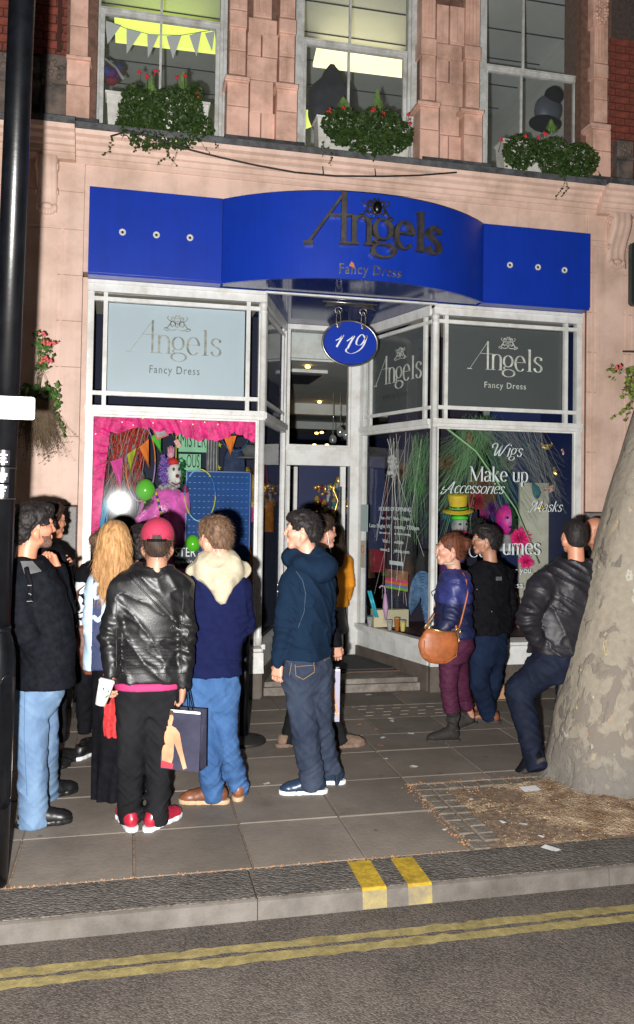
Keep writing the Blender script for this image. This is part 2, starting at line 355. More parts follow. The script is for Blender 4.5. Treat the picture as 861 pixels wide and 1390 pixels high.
# two yellow loading marks over the kerb
def blip(xa, xb, x2a, x2b):
    mb = MB(); n = 10; vs = []; fs = []
    prof = [(4.03, 0.0042), (3.753, 0.0042), (3.748, 0.0025), (3.737, -0.006), (3.7275, -0.085)]
    for i, (y, z) in enumerate(prof):
        t = (4.03-y)/(4.03-3.75); t = min(t, 1.15)
        a = xa+(x2a-xa)*t; b = xb+(x2b-xb)*t
        for k in range(n+1): vs.append((a+(b-a)*k/n, y+(random.gauss(0, .005) if i in (0,) else 0), z))
    for i in range(len(prof)-1):
        for k in range(n): fs.append((i*(n+1)+k, (i+1)*(n+1)+k, (i+1)*(n+1)+k+1, i*(n+1)+k+1))
    mb.add(vs, fs); return mb
M['yfade'] = mat('faded_yellow_paint', (0.24, 0.19, 0.06), .8, c2=(.12, .10, .07), vscale=14)
def fade(o):
    o.data.materials.append(M['yfade'])
    for p_ in o.data.polygons:
        if p_.center[2] < -.004: p_.material_index = 1
b1 = blip(1.095, 1.212, 1.09, 1.207); fade(b1.build('yellow_loading_mark', M['yblip'], kerb))
b2 = blip(1.318, 1.435, 1.312, 1.43); fade(b2.build('yellow_loading_mark', M['yblip'], kerb))

# tree pit
M['soil'] = mat('dry_gritty_soil', (0.40, 0.30, 0.20), 0.95, c2=(0.17, 0.10, 0.055), vscale=7, bump=1.0, bscale=70, bdist=0.02, detail=12, ramp=(0.4, 0.62))
nx, ny = 70, 40; vs = []; fs = []
for j in range(ny+1):
    for i in range(nx+1):
        x = 1.98+(4.4-1.98)*i/nx; y = 4.055+(4.96-4.055)*j/ny
        xx = x
        if j < ny*0.9: xx = max(x, 1.90)
        h = -0.012+0.02*(math.sin(x*5.1+y*3)*math.sin(y*7.3+1))*0.5+random.uniform(-0.006, 0.006)
        h += 0.05*max(0, 1-math.hypot(x-3.3, y-4.95)/1.1)
        vs.append((xx, y, h))
for j in range(ny):
    for i in range(nx): fs.append((j*(nx+1)+i, j*(nx+1)+i+1, (j+1)*(nx+1)+i+1, (j+1)*(nx+1)+i))
pit = struct(MB().add(vs, fs).build('tree_pit_soil', M['soil'], smooth=True))
struct(MB().box(1.80, 4.5, 4.053, 4.99, -0.25, -0.045).build('tree_pit_bed', M['grit']))
setts = struct(MB().box(1.775, 2.0, 4.06, 4.95, -0.24, -0.03).build('sett_edging', M['grit']))
for k in range(9):
    for c_ in range(2):
        x = 1.785+c_*0.105; y = 4.07+k*0.098
        if c_ == 1 and k < 1: continue
        mb = MB().tbox(x+.004, x+.1-.004, y+.004, y+.094, -0.05, random.uniform(-0.006, -0.001), 0.005)
        mb.v = [(a+random.uniform(-.003, .003), b+random.uniform(-.003, .003), c+random.uniform(-.002, .002)) for a, b, c in mb.v]
        mb.build('granite_sett', M['sett'], setts)
for k in range(24):
    x = 1.79+k*0.105
    mb = MB().tbox(x+.004, x+.101, 4.965, 5.06, -0.05, random.uniform(-0.005, 0.0), 0.005)
    mb.v = [(a+random.uniform(-.003, .003), b+random.uniform(-.004, .004), c) for a, b, c in mb.v]
    mb.build('granite_sett', M['sett'], setts)
for ri in (1,):      # paving right of the pit top row handled by filler slabs
    for k in range(8):
        xa = 1.77+0.57*k
        MB().tbox(xa+.004, xa+.566, 5.066, 5.196, -0.06, -0.001, 0.003).build('paving_slab', M['paving'], pave)

# ------------------------------------------------------------ the shop building
YW = 7.45
bld = thing('shop_building', 'pink terracotta corner shop building with three sash windows above a blue and white shopfront', 'building', (0, 0, 0))
def P(name, mb, m, parent=None, smooth=False): return mb.build(name, m, parent or bld, smooth)

# piers either side of the shopfront: stucco with moulded panels
def pier(x0, x1, panels):
    P('wall', MB().box(x0, x1, YW+0.02, 7.9, 1.72, 4.72), M['joint'])
    # courses of large blocks
    zs = [1.725, 2.32, 2.92, 3.32, 3.72, 4.12, 4.45, 4.715]
    for i in range(len(zs)-1):
        x = x0
        P('terracotta_block', MB().cbox(x0+.001, x1-.001, YW, YW+0.05, zs[i]+.0012, zs[i+1]-.0012, 0.003), M['stucco'])
    for (a, b, c, d) in panels:   # raised moulding frame
        w = 0.018
        mb = MB()
        mb.box(a, a+w, YW-0.010, YW-0.0005, c, d); mb.box(b-w, b, YW-0.010, YW-0.0005, c, d)
        mb.box(a+w, b-w, YW-0.010, YW-0.0005, c, c+w); mb.box(a+w, b-w, YW-0.010, YW-0.0005, d-w, d)
        P('panel_moulding', mb, M['stucco'])
        mb = MB().box(a+w+.03, b-w-.03, YW-0.008, YW-0.0005, c+w+.03, d-w-.03); P('raised_panel', mb, M['stucco'])
pier(-3.4, -0.435, [(-1.02, -0.60, 1.86, 4.15)])
pier(4.425, 7.4, [(4.475, 4.87, 1.80, 4.40), (4.93, 5.5, 1.80, 4.40)])
P('window_reveal', MB().box(4.385, 4.424, YW+0.045, 7.9, 0.3, 3.72), M['stucco'])
P('window_reveal', MB().box(-0.434, -0.392, YW+0.045, 7.9, 0.3, 3.72), M['stucco'])
# granite dado
for (a, b) in ((-3.4, -1.15), (-1.15, -0.435), (4.425, 5.2), (5.2, 7.4)):
    P('granite_slab', MB().cbox(a+.003, b-.003, YW-0.03, 7.9, 0.32, 1.715, 0.008), M['granite'])
    P('granite_slab', MB().cbox(a+.003, b-.003, YW-0.045, 7.9, -0.02, 0.312, 0.008), M['granite'])
# wall behind the fascia and the cornice
P('wall', MB().box(-0.434, 4.424, YW+0.01, 7.9, 3.76, 4.715), M['stucco'])
prof = [(7.9, 4.70), (YW-.005, 4.70), (YW-.03, 4.72), (YW-.03, 4.745), (YW-.045, 4.75), (YW-.05, 4.79), (YW-.075, 4.80), (YW-.085, 4.835), (YW-.12, 4.855), (YW-.125, 4.885), (YW-.165, 4.90), (YW-.18, 4.935), (7.9, 4.935)]
def cornice(x0, x1, dy):
    P('cornice', MB().extr([(y-dy if y < 7.8 else y, z) for y, z in prof][::-1], x0, x1), M['stucco'])
    lp = [(7.9, 4.937), (YW-.19-dy, 4.937), (YW-.20-dy, 4.93), (YW-.205-dy, 4.985), (YW-.12-dy, 5.012), (7.9, 5.03)]
    P('lead_flashing', MB().extr(lp[::-1], x0-.004, x1+.004), M['lead'])
cornice(-3.4, -0.96, 0.0); cornice(-0.958, -0.515, 0.075); cornice(-0.513, 4.50, 0.0); cornice(4.502, 5.02, 0.075); cornice(5.022, 7.4, 0.0)
# scroll brackets under the breaks of the cornice
def bracket(xc, w=0.17, top=4.70, h=0.46):
    mb = MB(); segs = 26; pts = []
    for i in range(segs+1):
        t = i/segs
        y = YW-0.02-0.10*(1-t)**1.3-0.035*math.sin(t*math.pi*2.2)*(1-t*0.4); pts.append((y, top-h*t))
    nf = 11; vs = []; fs = []
    for (y, z) in pts:
        for k in range(nf+1):
            u = k/nf; vs.append((xc-w/2+w*u, y-0.012*abs(math.sin(u*math.pi*3.0)), z))
    for i in range(segs):
        for k in range(nf): a = i*(nf+1)+k; fs.append((a, a+nf+1, a+nf+2, a+1))
    n0 = len(vs)
    for (y, z) in pts: vs.append((xc-w/2, YW+.01, z)); vs.append((xc+w/2, YW+.01, z))
    for i in range(segs):
        a = i*(nf+1); b = n0+2*i; fs.append((b, b+2, a+nf+1, a)); fs.append((a+nf, a+2*nf+1, b+3, b+1))
    mb.add(vs, fs)
    o = P('bracket', mb, M['stucco'], smooth=True)
    for sx in (-1, 1):
        x = xc+sx*(w/2+.004)
        for (yc, zc, rr) in ((YW-.075, top-.075, .06), (YW-.045, top-h*.62, .035)):
            pp = [(x, yc+rr*(1-t*0.8)*math.cos(t*9), zc+rr*(1-t*0.8)*math.sin(t*9)) for t in np.linspace(0, 1, 22)]
            MB().tube(pp, 0.007, 5).build('scroll', M['stucco'], o, True)
    lf = MB()
    for k in range(7):
        a = R(-60+k*20)
        c = (xc+math.sin(a)*0.075, YW-.03, top-h*0.90-math.cos(a)*0.065+.03)
        lf.ball(c, (0.024, 0.024, 0.036), 8, 6)
    lf.ball((xc, YW-.035, top-h*0.88), (0.05, 0.03, 0.03), 10, 6)
    stuff(lf.build('leaf_carving', M['stucco'], o, True))
bracket(-0.745); bracket(4.735, 0.20, 4.70, 0.52)
bracket(-1.30)

# ------------------------------------------------------------ upper floor
YU = 7.47      # general face of the upper storey
P('upper_wall', MB().box(-3.4, -0.95, YU+.10, 7.95, 5.0, 7.6), M['mortar'])
P('upper_wall', MB().box(4.60, 7.4, YU+.10, 7.95, 5.0, 7.6), M['mortar'])
brick_me = MB().cbox(0, 0.213, 0, 0.06, 0, 0.064, 0.003).mesh('brick_mesh'); brick_me.materials.append(M['brick'])
half_me = MB().cbox(0, 0.101, 0, 0.06, 0, 0.064, 0.003).mesh('half_brick_mesh'); half_me.materials.append(M['brick'])
bw = bld
brick_n = 0
def brickwork(x0, x1, z0, z1):
    global brick_n
    k = 0; z = z0
    while z < z1:
        x = x0; hd = (k % 2 == 0)
        me, w = (half_me, 0.111) if hd else (brick_me, 0.223)
        x -= 0.05 if hd else 0
        while x < x1-0.02:
            if x >= x0-0.06:
                meshobj('brick', me, bw, (x, YU+.06+random.uniform(-.002, .003), z))
                brick_n += 1
            x += w
        z += 0.075; k += 1
brickwork(-1.32, -0.62, 5.66, 6.75)
brickwork(4.72, 5.45, 5.10, 6.6)
# terracotta dressing of blocks; each rectangle measured in the photograph, given its own projection
def block(px0, px1, py0, py1, Y, m='terra', flute=0, name='terracotta_block'):
    x0, zt = XZ(px0, py0, Y); x1, _ = XZ(px1, py0, Y); _, zb = XZ(px0, py1, Y)
    if py0 <= 1: zt += 0.6
    zb = max(zb, 5.0)
    o = P(name, MB().cbox(x0+.0015, x1-.0015, Y, YU+.20, zb+.0015, zt-.0015, 0.005), M[m])
    if flute:
        w = x1-x0
        for k in range(flute):
            a = x0+w*(0.16+0.68*k/flute); b = a+w*0.68/flute*0.5
            MB().cbox(a, b, Y-0.008, Y-.0006, zb+.03, zt-.03, 0.004).build('fillet', M[m], o)
def Z4(ox, oy, s, lst, Y, **k):
    for (a, b, c, d) in lst: block(ox+a/s, ox+b/s, oy+c/s, oy+d/s, Y, **k)
P('wall', MB().box(-0.62, -0.36, YU+.05, 7.9, 5.0, 7.5), M['joint'])
P('wall', MB().box(0.80, 1.43, YU+.07, 7.9, 5.0, 7.5), M['joint'])
P('wall', MB().box(2.66, 3.28, YU+.07, 7.9, 5.0, 7.5), M['joint'])
P('wall', MB().box(4.40, 4.74, YU+.09, 7.9, 5.0, 7.5), M['joint'])
s0 = 3.914
Z4(0, 0, s0, [(375,472,0,130)], YU, flute=0); Z4(0, 0, s0, [(373,472,133,290)], YU)
Z4(0, 0, s0, [(352,486,284,303)], YU-.10); Z4(0, 0, s0, [(355,480,304,442),(352,480,445,640)], YU-.06)
Z4(200, 0, s0, [(440,535,0,43)], YU, flute=1); Z4(200, 0, s0, [(440,534,46,132)], YU-.03); Z4(200, 0, s0, [(440,528,136,260),(437,526,263,388)], YU, flute=1)
Z4(200, 0, s0, [(415,548,392,412)], YU-.11); Z4(200, 0, s0, [(412,543,412,424)], YU-.09)
Z4(200, 0, s0, [(425,542,426,554),(422,540,557,760)], YU-.06)
Z4(200, 0, s0, [(565,665,0,84)], YU+.03, flute=2); Z4(200, 0, s0, [(540,692,88,172),(534,608,166,288),(613,697,174,298),(530,692,291,416)], YU+.03)
Z4(200, 0, s0, [(547,672,420,592),(543,604,590,800),(607,680,596,800)], YU+.03)
Z4(200, 0, s0, [(707,790,0,86)], YU, flute=1); Z4(200, 0, s0, [(703,795,92,168)], YU-.03); Z4(200, 0, s0, [(704,787,172,294),(702,785,298,428)], YU, flute=1)
Z4(200, 0, s0, [(682,806,432,452)], YU-.11); Z4(200, 0, s0, [(685,802,452,464)], YU-.09)
Z4(200, 0, s0, [(690,800,466,584),(685,798,587,800)], YU-.06)
s1 = 5.344
Z4(540, 0, s1, [(178,280,0,262)], YU, flute=3); Z4(540, 0, s1, [(172,287,266,384)], YU-.03); Z4(540, 0, s1, [(178,280,388,548),(178,278,552,716)], YU, flute=1)
Z4(540, 0, s1, [(150,312,722,748)], YU-.11); Z4(540, 0, s1, [(160,306,748,764)], YU-.09)
Z4(540, 0, s1, [(165,302,766,928),(163,302,932,1210)], YU-.06)
Z4(540, 0, s1, [(287,375,25,303),(383,488,38,318)], YU+.03, flute=1); Z4(540, 0, s1, [(287,470,308,428),(283,373,416,582),(380,478,430,600),(283,476,586,752)], YU+.03)
Z4(540, 0, s1, [(308,450,756,972),(308,369,976,1230),(374,462,984,1230)], YU+.03)
Z4(540, 0, s1, [(495,603,0,318)], YU, flute=3); Z4(540, 0, s1, [(490,608,322,420)], YU-.03); Z4(540, 0, s1, [(495,598,426,590),(495,598,594,772)], YU, flute=1)
Z4(540, 0, s1, [(462,630,778,800)], YU-.11); Z4(540, 0, s1, [(470,624,800,812)], YU-.09)
Z4(540, 0, s1, [(485,618,814,970),(482,618,974,1240)], YU-.06)
s2 = 4.757
Z4(680, 0, s2, [(608,696,166,400)], YU, flute=3); Z4(680, 0, s2, [(603,698,404,490)], YU-.03); Z4(680, 0, s2, [(605,692,494,634),(605,692,637,782)], YU, flute=1)
Z4(680, 0, s2, [(585,716,786,812)], YU-.11); Z4(680, 0, s2, [(590,712,812,826)], YU-.09)
Z4(680, 0, s2, [(600,714,828,964),(596,714,968,1190)], YU-.06)
# carved capital top right
Z4(680, 0, s2, [(600,698,0,162)], YU-.02)
mb = MB()
for k in range(26):
    x, z = XZ(680+random.uniform(612, 688)/s2, random.uniform(4, 150)/s2, YU-.03)
    mb.ball((x, YU-.03, z), (random.uniform(.012, .026), .02, random.uniform(.014, .03)), 8, 6)
P('leaf_carving', mb, M['terra'], smooth=True)
# lead skirt under each pier
for (a, b) in ((0.80, 1.47), (2.68, 3.32), (-0.62, -0.36), (4.42, 4.74)):
    P('lead_flashing', MB().extr([(YU+.1, 5.10), (YU-.07, 5.085), (YU-.10, 5.0), (YU+.1, 5.0)], a-.03, b+.03), M['lead'])
# carved brackets beside the end piers, weathered grey
M['sootstone'] = mat('sooty_carved_stone', (0.16, 0.12, 0.10), 0.85, c2=(0.05, 0.045, 0.042), vscale=8, bump=0.6, bscale=40)
def sooty(x0, x1, z0, z1):
    o = P('carved_block', MB().cbox(x0, x1, YU-.03, YU+.15, z0, z1, 0.01), M['sootstone'])
    mb = MB()
    for k in range(16): mb.ball((random.uniform(x0+.03, x1-.03), YU-.035, random.uniform(z0+(z1-z0)*.55, z1-.02)), (random.uniform(.012, .03), .02, random.uniform(.012, .03)), 8, 6)
    mb.build('leaf_carving', M['sootstone'], o, True)
    MB().extr([(YU+.1, z0+(z1-z0)*.6), (YU-.06, z0+(z1-z0)*.6), (YU-.06, z0+(z1-z0)*.55), (YU+.1, z0+(z1-z0)*.5)], x0-.01, x1+.01).build('moulding', M['sootstone'], o)
sooty(-0.80, -0.605, 5.03, 5.64); sooty(4.745, 4.93, 5.03, 5.50); sooty(-1.30, -0.83, 5.03, 5.60)
P('brick_groove', MB().box(-0.70, -0.665, YU+.03, YU+.09, 5.7, 7.3), mat('dark_red_groove', (0.05, 0.012, 0.01), 0.9))

# sash windows
def sash(px0, px1, rail_px, rail_py, bar_px, cx0, cx1):
    """px0/px1: outer edges of the box frame; rail_px,rail_py: meeting rail; bar_px: glazing bar; all at Y=7.66"""
    Y = 7.62
    x0, _ = XZ(px0, 100, Y); x1, _ = XZ(px1, 100, Y); _, zr = XZ(rail_px, rail_py, Y); xb, _ = XZ(bar_px[0], bar_px[1], Y)
    zb = 5.03; zt = 7.3; w = 0.055
    win = P('sash_window', MB().box(x0, x0+w, Y, Y+.14, zb, zt).box(x1-w, x1, Y, Y+.14, zb, zt).box(x0+w, x1-w, Y+.02, Y+.14, zt-.06, zt), M['greywhite'])
    MB().box(x0+w+.001, x0+w+.03, Y+.02, Y+.10, zb, zt-.06).box(x1-w-.03, x1-w-.001, Y+.02, Y+.10, zb, zt-.06).build('sash_bead', M['greywhite'], win)
    a, b = x0+w+.03, x1-w-.03
    MB().box(a, b, Y+.05, Y+.09, zr-.06, zr-.012).box(a, b, Y+.035, Y+.10, zr-.012, zr).build('meeting_rail', M['greywhite'], win)
    MB().box(a, a+.035, Y+.06, Y+.10, zb, zr-.06).box(b-.035, b, Y+.06, Y+.10, zb, zr-.06).box(a+.035, b-.035, Y+.06, Y+.10, zb, zb+.06).build('lower_sash', M['greywhite'], win)
    MB().box(xb-.011, xb+.011, Y+.065, Y+.09, zb+.06, zr-.06).build('glazing_bar', M['greywhite'], win)
    MB().box(xb-.011, xb+.011, Y+.03, Y+.055, zr, zt-.06).build('glazing_bar', M['greywhite'], win)
    for (c, d, e, f, yy) in ((a+.035, xb-.011, zb+.06, zr-.06, Y+.08), (xb+.011, b-.035, zb+.06, zr-.06, Y+.08), (a, xb-.011, zr, zt-.06, Y+.045), (xb+.011, b, zr, zt-.06, Y+.045)):
        MB().add([(c, yy, e), (d, yy, e), (d, yy, f), (c, yy, f)], [(0, 1, 2, 3)]).build('pane', M['glassup'], win)
    return x0, x1
sash(122, 311, 135, 4, (218, 100), 0, 0)
sash(401, 566, 405, 46, (476, 100), 0, 0)
sash(651, 798, 680, 86, (712, 130), 0, 0)
# rooms behind the sashes
def room(x0, x1, y0, y1, z0, z1, mw, mc, mf):
    t = .05
    P('room_wall', MB().box(x0-t, x0, y0, y1, z0, z1).box(x1, x1+t, y0, y1, z0, z1).box(x0, x1, y1, y1+t, z0, z1), mw)
    P('ceiling', MB().box(x0, x1, y0, y1, z1, z1+t), mc); P('room_floor', MB().box(x0, x1, y0, y1, z0-t, z0), mf)
room(-0.8, 4.9, 7.95, 11.5, 4.95, 7.3, M['roomgrey'], M['roomgrey'], M['darkroom'])
P('window_side', MB().box(-0.45, -0.36, 7.77, 7.95, 5.03, 7.4).box(0.80, 1.43, 7.905, 7.949, 5.0, 7.4).box(2.66, 3.28, 7.905, 7.949, 5.0, 7.4), M['darkroom'])
lampY = mat('yellow_green_light_panel', (0.8, 0.85, 0.3), 0.5, emit=(0.85, 1.0, 0.16), estr=1.0)
lampW = mat('warm_light_panel', (0.9, 0.85, 0.6), 0.5, emit=(1.0, 0.88, 0.50), estr=1.5)
def light_panel(pts, Y, m, th=0.04):
    v = [onY(x, y, Y+dy) for x, y, dy in pts]; mb = MB()
    n = len(v); mb.add([tuple(p) for p in v]+[(p[0], p[1]+.01, p[2]+th) for p in v], [tuple(range(n)), tuple(range(2*n-1, n-1, -1))]+[((i+1) % n, i, i+n, (i+1) % n+n) for i in range(n)])
    return mb.build('light_panel', m, bld)
light_panel([(157, 58, 0), (155, 19, .9), (292, 45, .9), (294, 74, 0)], 8.8, lampY)
light_panel([(425, 91, 0), (432, 60, .8), (547, 79, .8), (547, 106, 0)], 8.8, lampW)
light_panel([(404, 180, 0), (404, 153, .1), (428, 154, .1), (428, 170, 0)], 8.3, lampY)
light_panel([(478, 167, 0), (478, 160, .1), (494, 161, .1), (494, 168, 0)], 8.3, lampY)
# thin dark battens across the upper room ceiling
for k in range(6): P('ceiling_batten', MB().box(-0.8, 4.9, 8.2+k*.6, 8.215+k*.6, 7.290, 7.2985), M['darkroom'])
# ------------------------------------------------------------ stroke lettering (high-contrast roman and a looping script)
def arc(cx, cz, rx, rz, a0, a1, n=14):
    return [(cx+rx*math.cos(R(a0+(a1-a0)*i/n)), cz+rz*math.sin(R(a0+(a1-a0)*i/n))) for i in range(n+1)]
TH, TN = 0.085, 0.022     # half widths of thick and thin strokes
def serif(x, z, w=0.14): return ('l', [(x-w, z), (x+w, z)])
G = {
 'A': (1.05, [('l', [(0.0, 0), (0.50, 1.42)]), ('v', [(0.50, 1.46), (0.95, 0)]), ('l', [(0.17, .48), (0.80, .48)]), serif(0.0, 0), serif(0.97, 0)]),
 'M': (1.45, [('l', [(0.12, 0), (0.12, 1.42)]), ('v', [(0.12, 1.42), (0.68, 0.05)]), ('l', [(0.68, .05), (1.25, 1.42)]), ('v', [(1.25, 1.42), (1.25, 0)]), serif(.12, 0), serif(1.25, 0), serif(.05, 1.42, .1), serif(1.3, 1.42, .1)]),
 'C': (1.25, [('p', arc(0.66, 0.70, 0.58, 0.72, 42, 318, 26)), ('l', [(1.09, 1.2), (1.12, 1.42)])]),
 'W': (1.7, [('v', [(0.05, 1.42), (0.45, 0)]), ('l', [(0.45, 0), (0.85, 1.3)]), ('v', [(0.85, 1.3), (1.22, 0)]), ('l', [(1.22, 0), (1.62, 1.42)]), serif(.05, 1.42), serif(1.6, 1.42)]),
 'n': (0.82, [('v', [(0.14, 1.0), (0.14, 0)]), ('p', [(0.14, .74)]+arc(0.42, .70, .24, .28, 150, 0, 10)+[(0.66, 0)]), serif(.14, 0, .13), serif(.66, 0, .13), ('l', [(0.0, .96), (.14, .98)])]),
 'm': (1.25, [('v', [(0.14, 1.0), (0.14, 0)]), ('p', [(0.14, .74)]+arc(0.38, .70, .21, .28, 150, 0, 10)+[(0.59, 0)]), ('p', [(0.59, .74)]+arc(0.83, .70, .21, .28, 150, 0, 10)+[(1.04, 0)]), serif(.14, 0, .12), serif(.59, 0, .12), serif(1.05, 0, .12), ('l', [(0.0, .96), (.14, .98)])]),
 'u': (0.84, [('p', [(0.14, .98), (.14, .34)]+arc(.37, .30, .23, .29, 190, 330, 10)+[(.64, .3)]), ('v', [(0.66, 1.0), (0.66, 0)]), ('l', [(0.02, .97), (.14, .97)]), ('l', [(0.54, .97), (.66, .97)]), ('l', [(0.66, .02), (.78, .02)])]),
 'g': (0.86, [('p', arc(0.36, .62, .27, .35, 0, 360, 26)), ('p', arc(0.38, -.20, .33, .24, 20, 380, 26)), ('p', [(.2, .32), (.10, .18), (.20, .06), (.48, .02), (.68, -.10)]), ('l', [(.58, .86), (.72, .98), (.82, .95)])]),
 'e': (0.80, [('p', [(.08, .55), (.68, .55)]+arc(.38, .52, .31, .48, 5, 318, 26))]),
 'l': (0.38, [('v', [(0.17, 1.48), (0.17, 0)]), serif(.17, 0, .15), ('l', [(0.03, 1.44), (.17, 1.47)])]),
 's': (0.66, [('p', [(.52, .78), (.50, .90)]+arc(.31, .75, .22, .24, 50, 200, 10)+[(.22, .56), (.40, .46)]+arc(.33, .25, .23, .25, 40, -150, 12)+[(.08, .22)])]),
 'a': (0.80, [('p', [(.12, .80)]+arc(.36, .74, .24, .25, 150, 0, 10)+[(.60, .1), (.74, .02)]), ('p', [(.60, .60), (.3, .48)]+arc(.27, .24, .19, .24, 110, 300, 12)+[(.60, .22)])]),
 'k': (0.86, [('v', [(0.16, 1.48), (0.16, 0)]), ('l', [(.62, .96), (.18, .42)]), ('v', [(.32, .56), (.72, 0)]), serif(.16, 0, .14), serif(.74, 0, .12), serif(.62, .97, .12), ('l', [(0.02, 1.44), (.16, 1.47)])]),
 'p': (0.88, [('v', [(0.16, 1.0), (0.16, -.44)]), ('p', arc(0.42, .50, .30, .49, 140, -140, 20)), serif(.16, -.44, .14), ('l', [(0.02, .96), (.16, .98)])]),
 'o': (0.86, [('p', arc(0.42, .49, .34, .49, 0, 360, 28))]),
 't': (0.50, [('p', [(0.20, 1.28), (.20, .22)]+arc(.34, .20, .14, .2, 180, 300, 6)), ('l', [(0.02, .97), (.42, .97)])]),
 'c': (0.72, [('p', arc(0.40, .49, .32, .49, 45, 315, 22))]),
 'i': (0.36, [('v', [(0.17, 1.0), (0.17, 0)]), serif(.17, 0, .13), ('l', [(0.03, .96), (.17, .98)]), ('v', [(.17, 1.38), (.17, 1.24)])]),
 'r': (0.58, [('v', [(0.15, 1.0), (0.15, 0)]), ('p', [(.15, .72), (.3, .93), (.46, .96), (.52, .86)]), serif(.15, 0, .14), ('l', [(0.02, .96), (.15, .98)])]),
 '1': (0.62, [('v', [(0.30, 1.30), (0.30, 0)]), ('l', [(0.30, 1.30), (.10, 1.10)]), serif(.30, 0, .14)]),
 '9': (0.80, [('p', arc(0.38, .92, .28, .38, 0, 360, 24)), ('p', [(.66, .92), (.60, .35), (.36, .0), (.06, -.02)])]),
 ' ': (0.45, []),
}
SG = {   # script capitals with swashes
 'W': (1.75, [('p', [(-.25, .95), (-.35, 1.25), (-.05, 1.5), (.25, 1.3), (.22, .6), (.30, .05), (.62, .6), (.86, 1.25), (.74, .5), (.86, .02), (1.15, .5), (1.42, 1.2), (1.75, 1.55), (1.55, 1.25)])]),
 'A': (1.25, [('p', [(-.35, .2), (-.42, -.08), (-.12, -.1), (.30, .5), (.85, 1.5), (.82, .6), (.90, .0), (1.1, .05)]), ('p', [(-.3, .8), (-.4, .45), (.1, .42), (.98, .62)])]),
 'M': (1.75, [('p', [(-.30, .10), (-.35, -.1), (-.05, -.05), (.28, .6), (.58, 1.45), (.60, .6), (.62, .03), (.95, .8), (1.3, 1.48), (1.27, .6), (1.38, .0), (1.6, .12)]), ('p', [(.58, 1.45), (.2, 1.5), (-.15, 1.1), (.05, .85)])]),
}
def smooth_path(p, n=5):
    if len(p) < 4: return p
    out = []; q = [p[0]]+list(p)+[p[-1]]
    for i in range(1, len(q)-2):
        a, b, c, d = [np.array(v, float) for v in q[i-1:i+3]]
        for k in range(n):
            t = k/n; out.append(tuple(0.5*((2*b)+(-a+c)*t+(2*a-5*b+4*c-d)*t*t+(-a+3*b-3*c+d)*t**3)))
    out.append(tuple(q[-2])); return out
def letters(word, size, y0, y1, mp=None, slant=0.0, script=False, bold=1.0, track=0.02, name='letter', m=None, parent=None, base=(0, 0)):
    """each letter is its own mesh under parent; size = x-height in metres"""
    x = 0; objs = []
    for ch in word:
        dsk = SG if (script and ch in SG) else G
        adv, strokes = dsk[ch]
        if strokes:
            mb = MB()
            for kind, pts in strokes:
                if kind == 'p' and dsk is SG: pts = smooth_path(pts, 6)
                pp = [((x+a+slant*b)*size+base[0], b*size+base[1]) for a, b in pts]
                n = len(pp); w = []
                for i in range(n):
                    a = pp[max(i-1, 0)]; b = pp[min(i+1, n-1)]; d = math.hypot(b[0]-a[0], b[1]-a[1])+1e-9
                    vert = abs(b[1]-a[1])/d
                    if kind == 'l': ww = TN
                    elif kind == 'v': ww = TH
                    else: ww = TN+(TH-TN)*vert**1.6
                    if script: ww = ww*0.62+0.006
                    w.append(ww*size*bold)
                mb.ribbon(pp, w, y0, y1, mp)
            objs.append(mb.build(name, m, parent))
        x += adv+track
    return x*size, objs
def text_obj(body, size, m, parent, to_world, name='lettering', depth=0.002, width=None, spacing=1.0):
    """sans text from the built-in font as a mesh; to_world maps (u, v, d) -> xyz"""
    cu = bpy.data.curves.new(name, 'FONT'); cu.body = body; cu.size = size; cu.extrude = depth/2; cu.resolution_u = 3; cu.space_character = spacing
    tmp = bpy.data.objects.new('tmp_text', cu); C.objects.link(tmp)
    bpy.context.view_layer.update()
    me = bpy.data.meshes.new_from_object(tmp.evaluated_get(bpy.context.evaluated_depsgraph_get()))
    bpy.data.objects.remove(tmp); bpy.data.curves.remove(cu)
    mxu = max((v.co.x for v in me.vertices), default=1); k = (width/mxu) if width else 1.0
    for v in me.vertices: v.co = Vector(to_world(v.co.x*k, v.co.y, -v.co.z))
    me.name = name; me.materials.clear(); me.materials.append(m)
    o = bpy.data.objects.new(name, me); C.objects.link(o); o.parent = parent
    return o
# crest: two rearing beasts, crown and ribbon in thin strokes
def crest(size, y0, y1, mp, m, parent, cx, cz, bold=1.0):
    mb = MB()
    def st(p, w): mb.ribbon([(cx+a*size, cz+b*size) for a, b in smooth_path(p, 4)], w*size*bold, y0, y1, mp)
    for s_ in (-1, 1):
        st([(s_*.12, .05), (s_*.25, .25), (s_*.42, .28), (s_*.50, .10), (s_*.62, -.05)], .05)
        st([(s_*.25, .25), (s_*.22, .45), (s_*.32, .58), (s_*.44, .50), (s_*.38, .40)], .05)
        st([(s_*.42, .28), (s_*.62, .38), (s_*.72, .55), (s_*.60, .62)], .028)
        st([(s_*.50, .10), (s_*.42, -.06), (s_*.30, -.12)], .04)
        st([(s_*.62, -.05), (s_*.70, -.18), (s_*.84, -.20)], .04)
        st([(s_*.05, -.28), (s_*.4, -.36), (s_*.85, -.20), (s_*.92, -.32), (s_*.6, -.42)], .03)
        st([(s_*.20, .20), (s_*.12, .10), (s_*.02, .18)], .03)
        st([(s_*.30, .05), (s_*.20, -.05), (s_*.10, -.02)], .03)
    st([(-.16, .52), (-.12, .72), (0, .62), (.12, .72), (.16, .52), (-.16, .52)], .03)
    st([(-.13, .30), (-.13, .0), (0, -.18), (.13, .0), (.13, .30), (-.13, .30)], .03)
    st([(0, .3), (0, -.15)], .025)
    return mb.build('crest', m, parent)

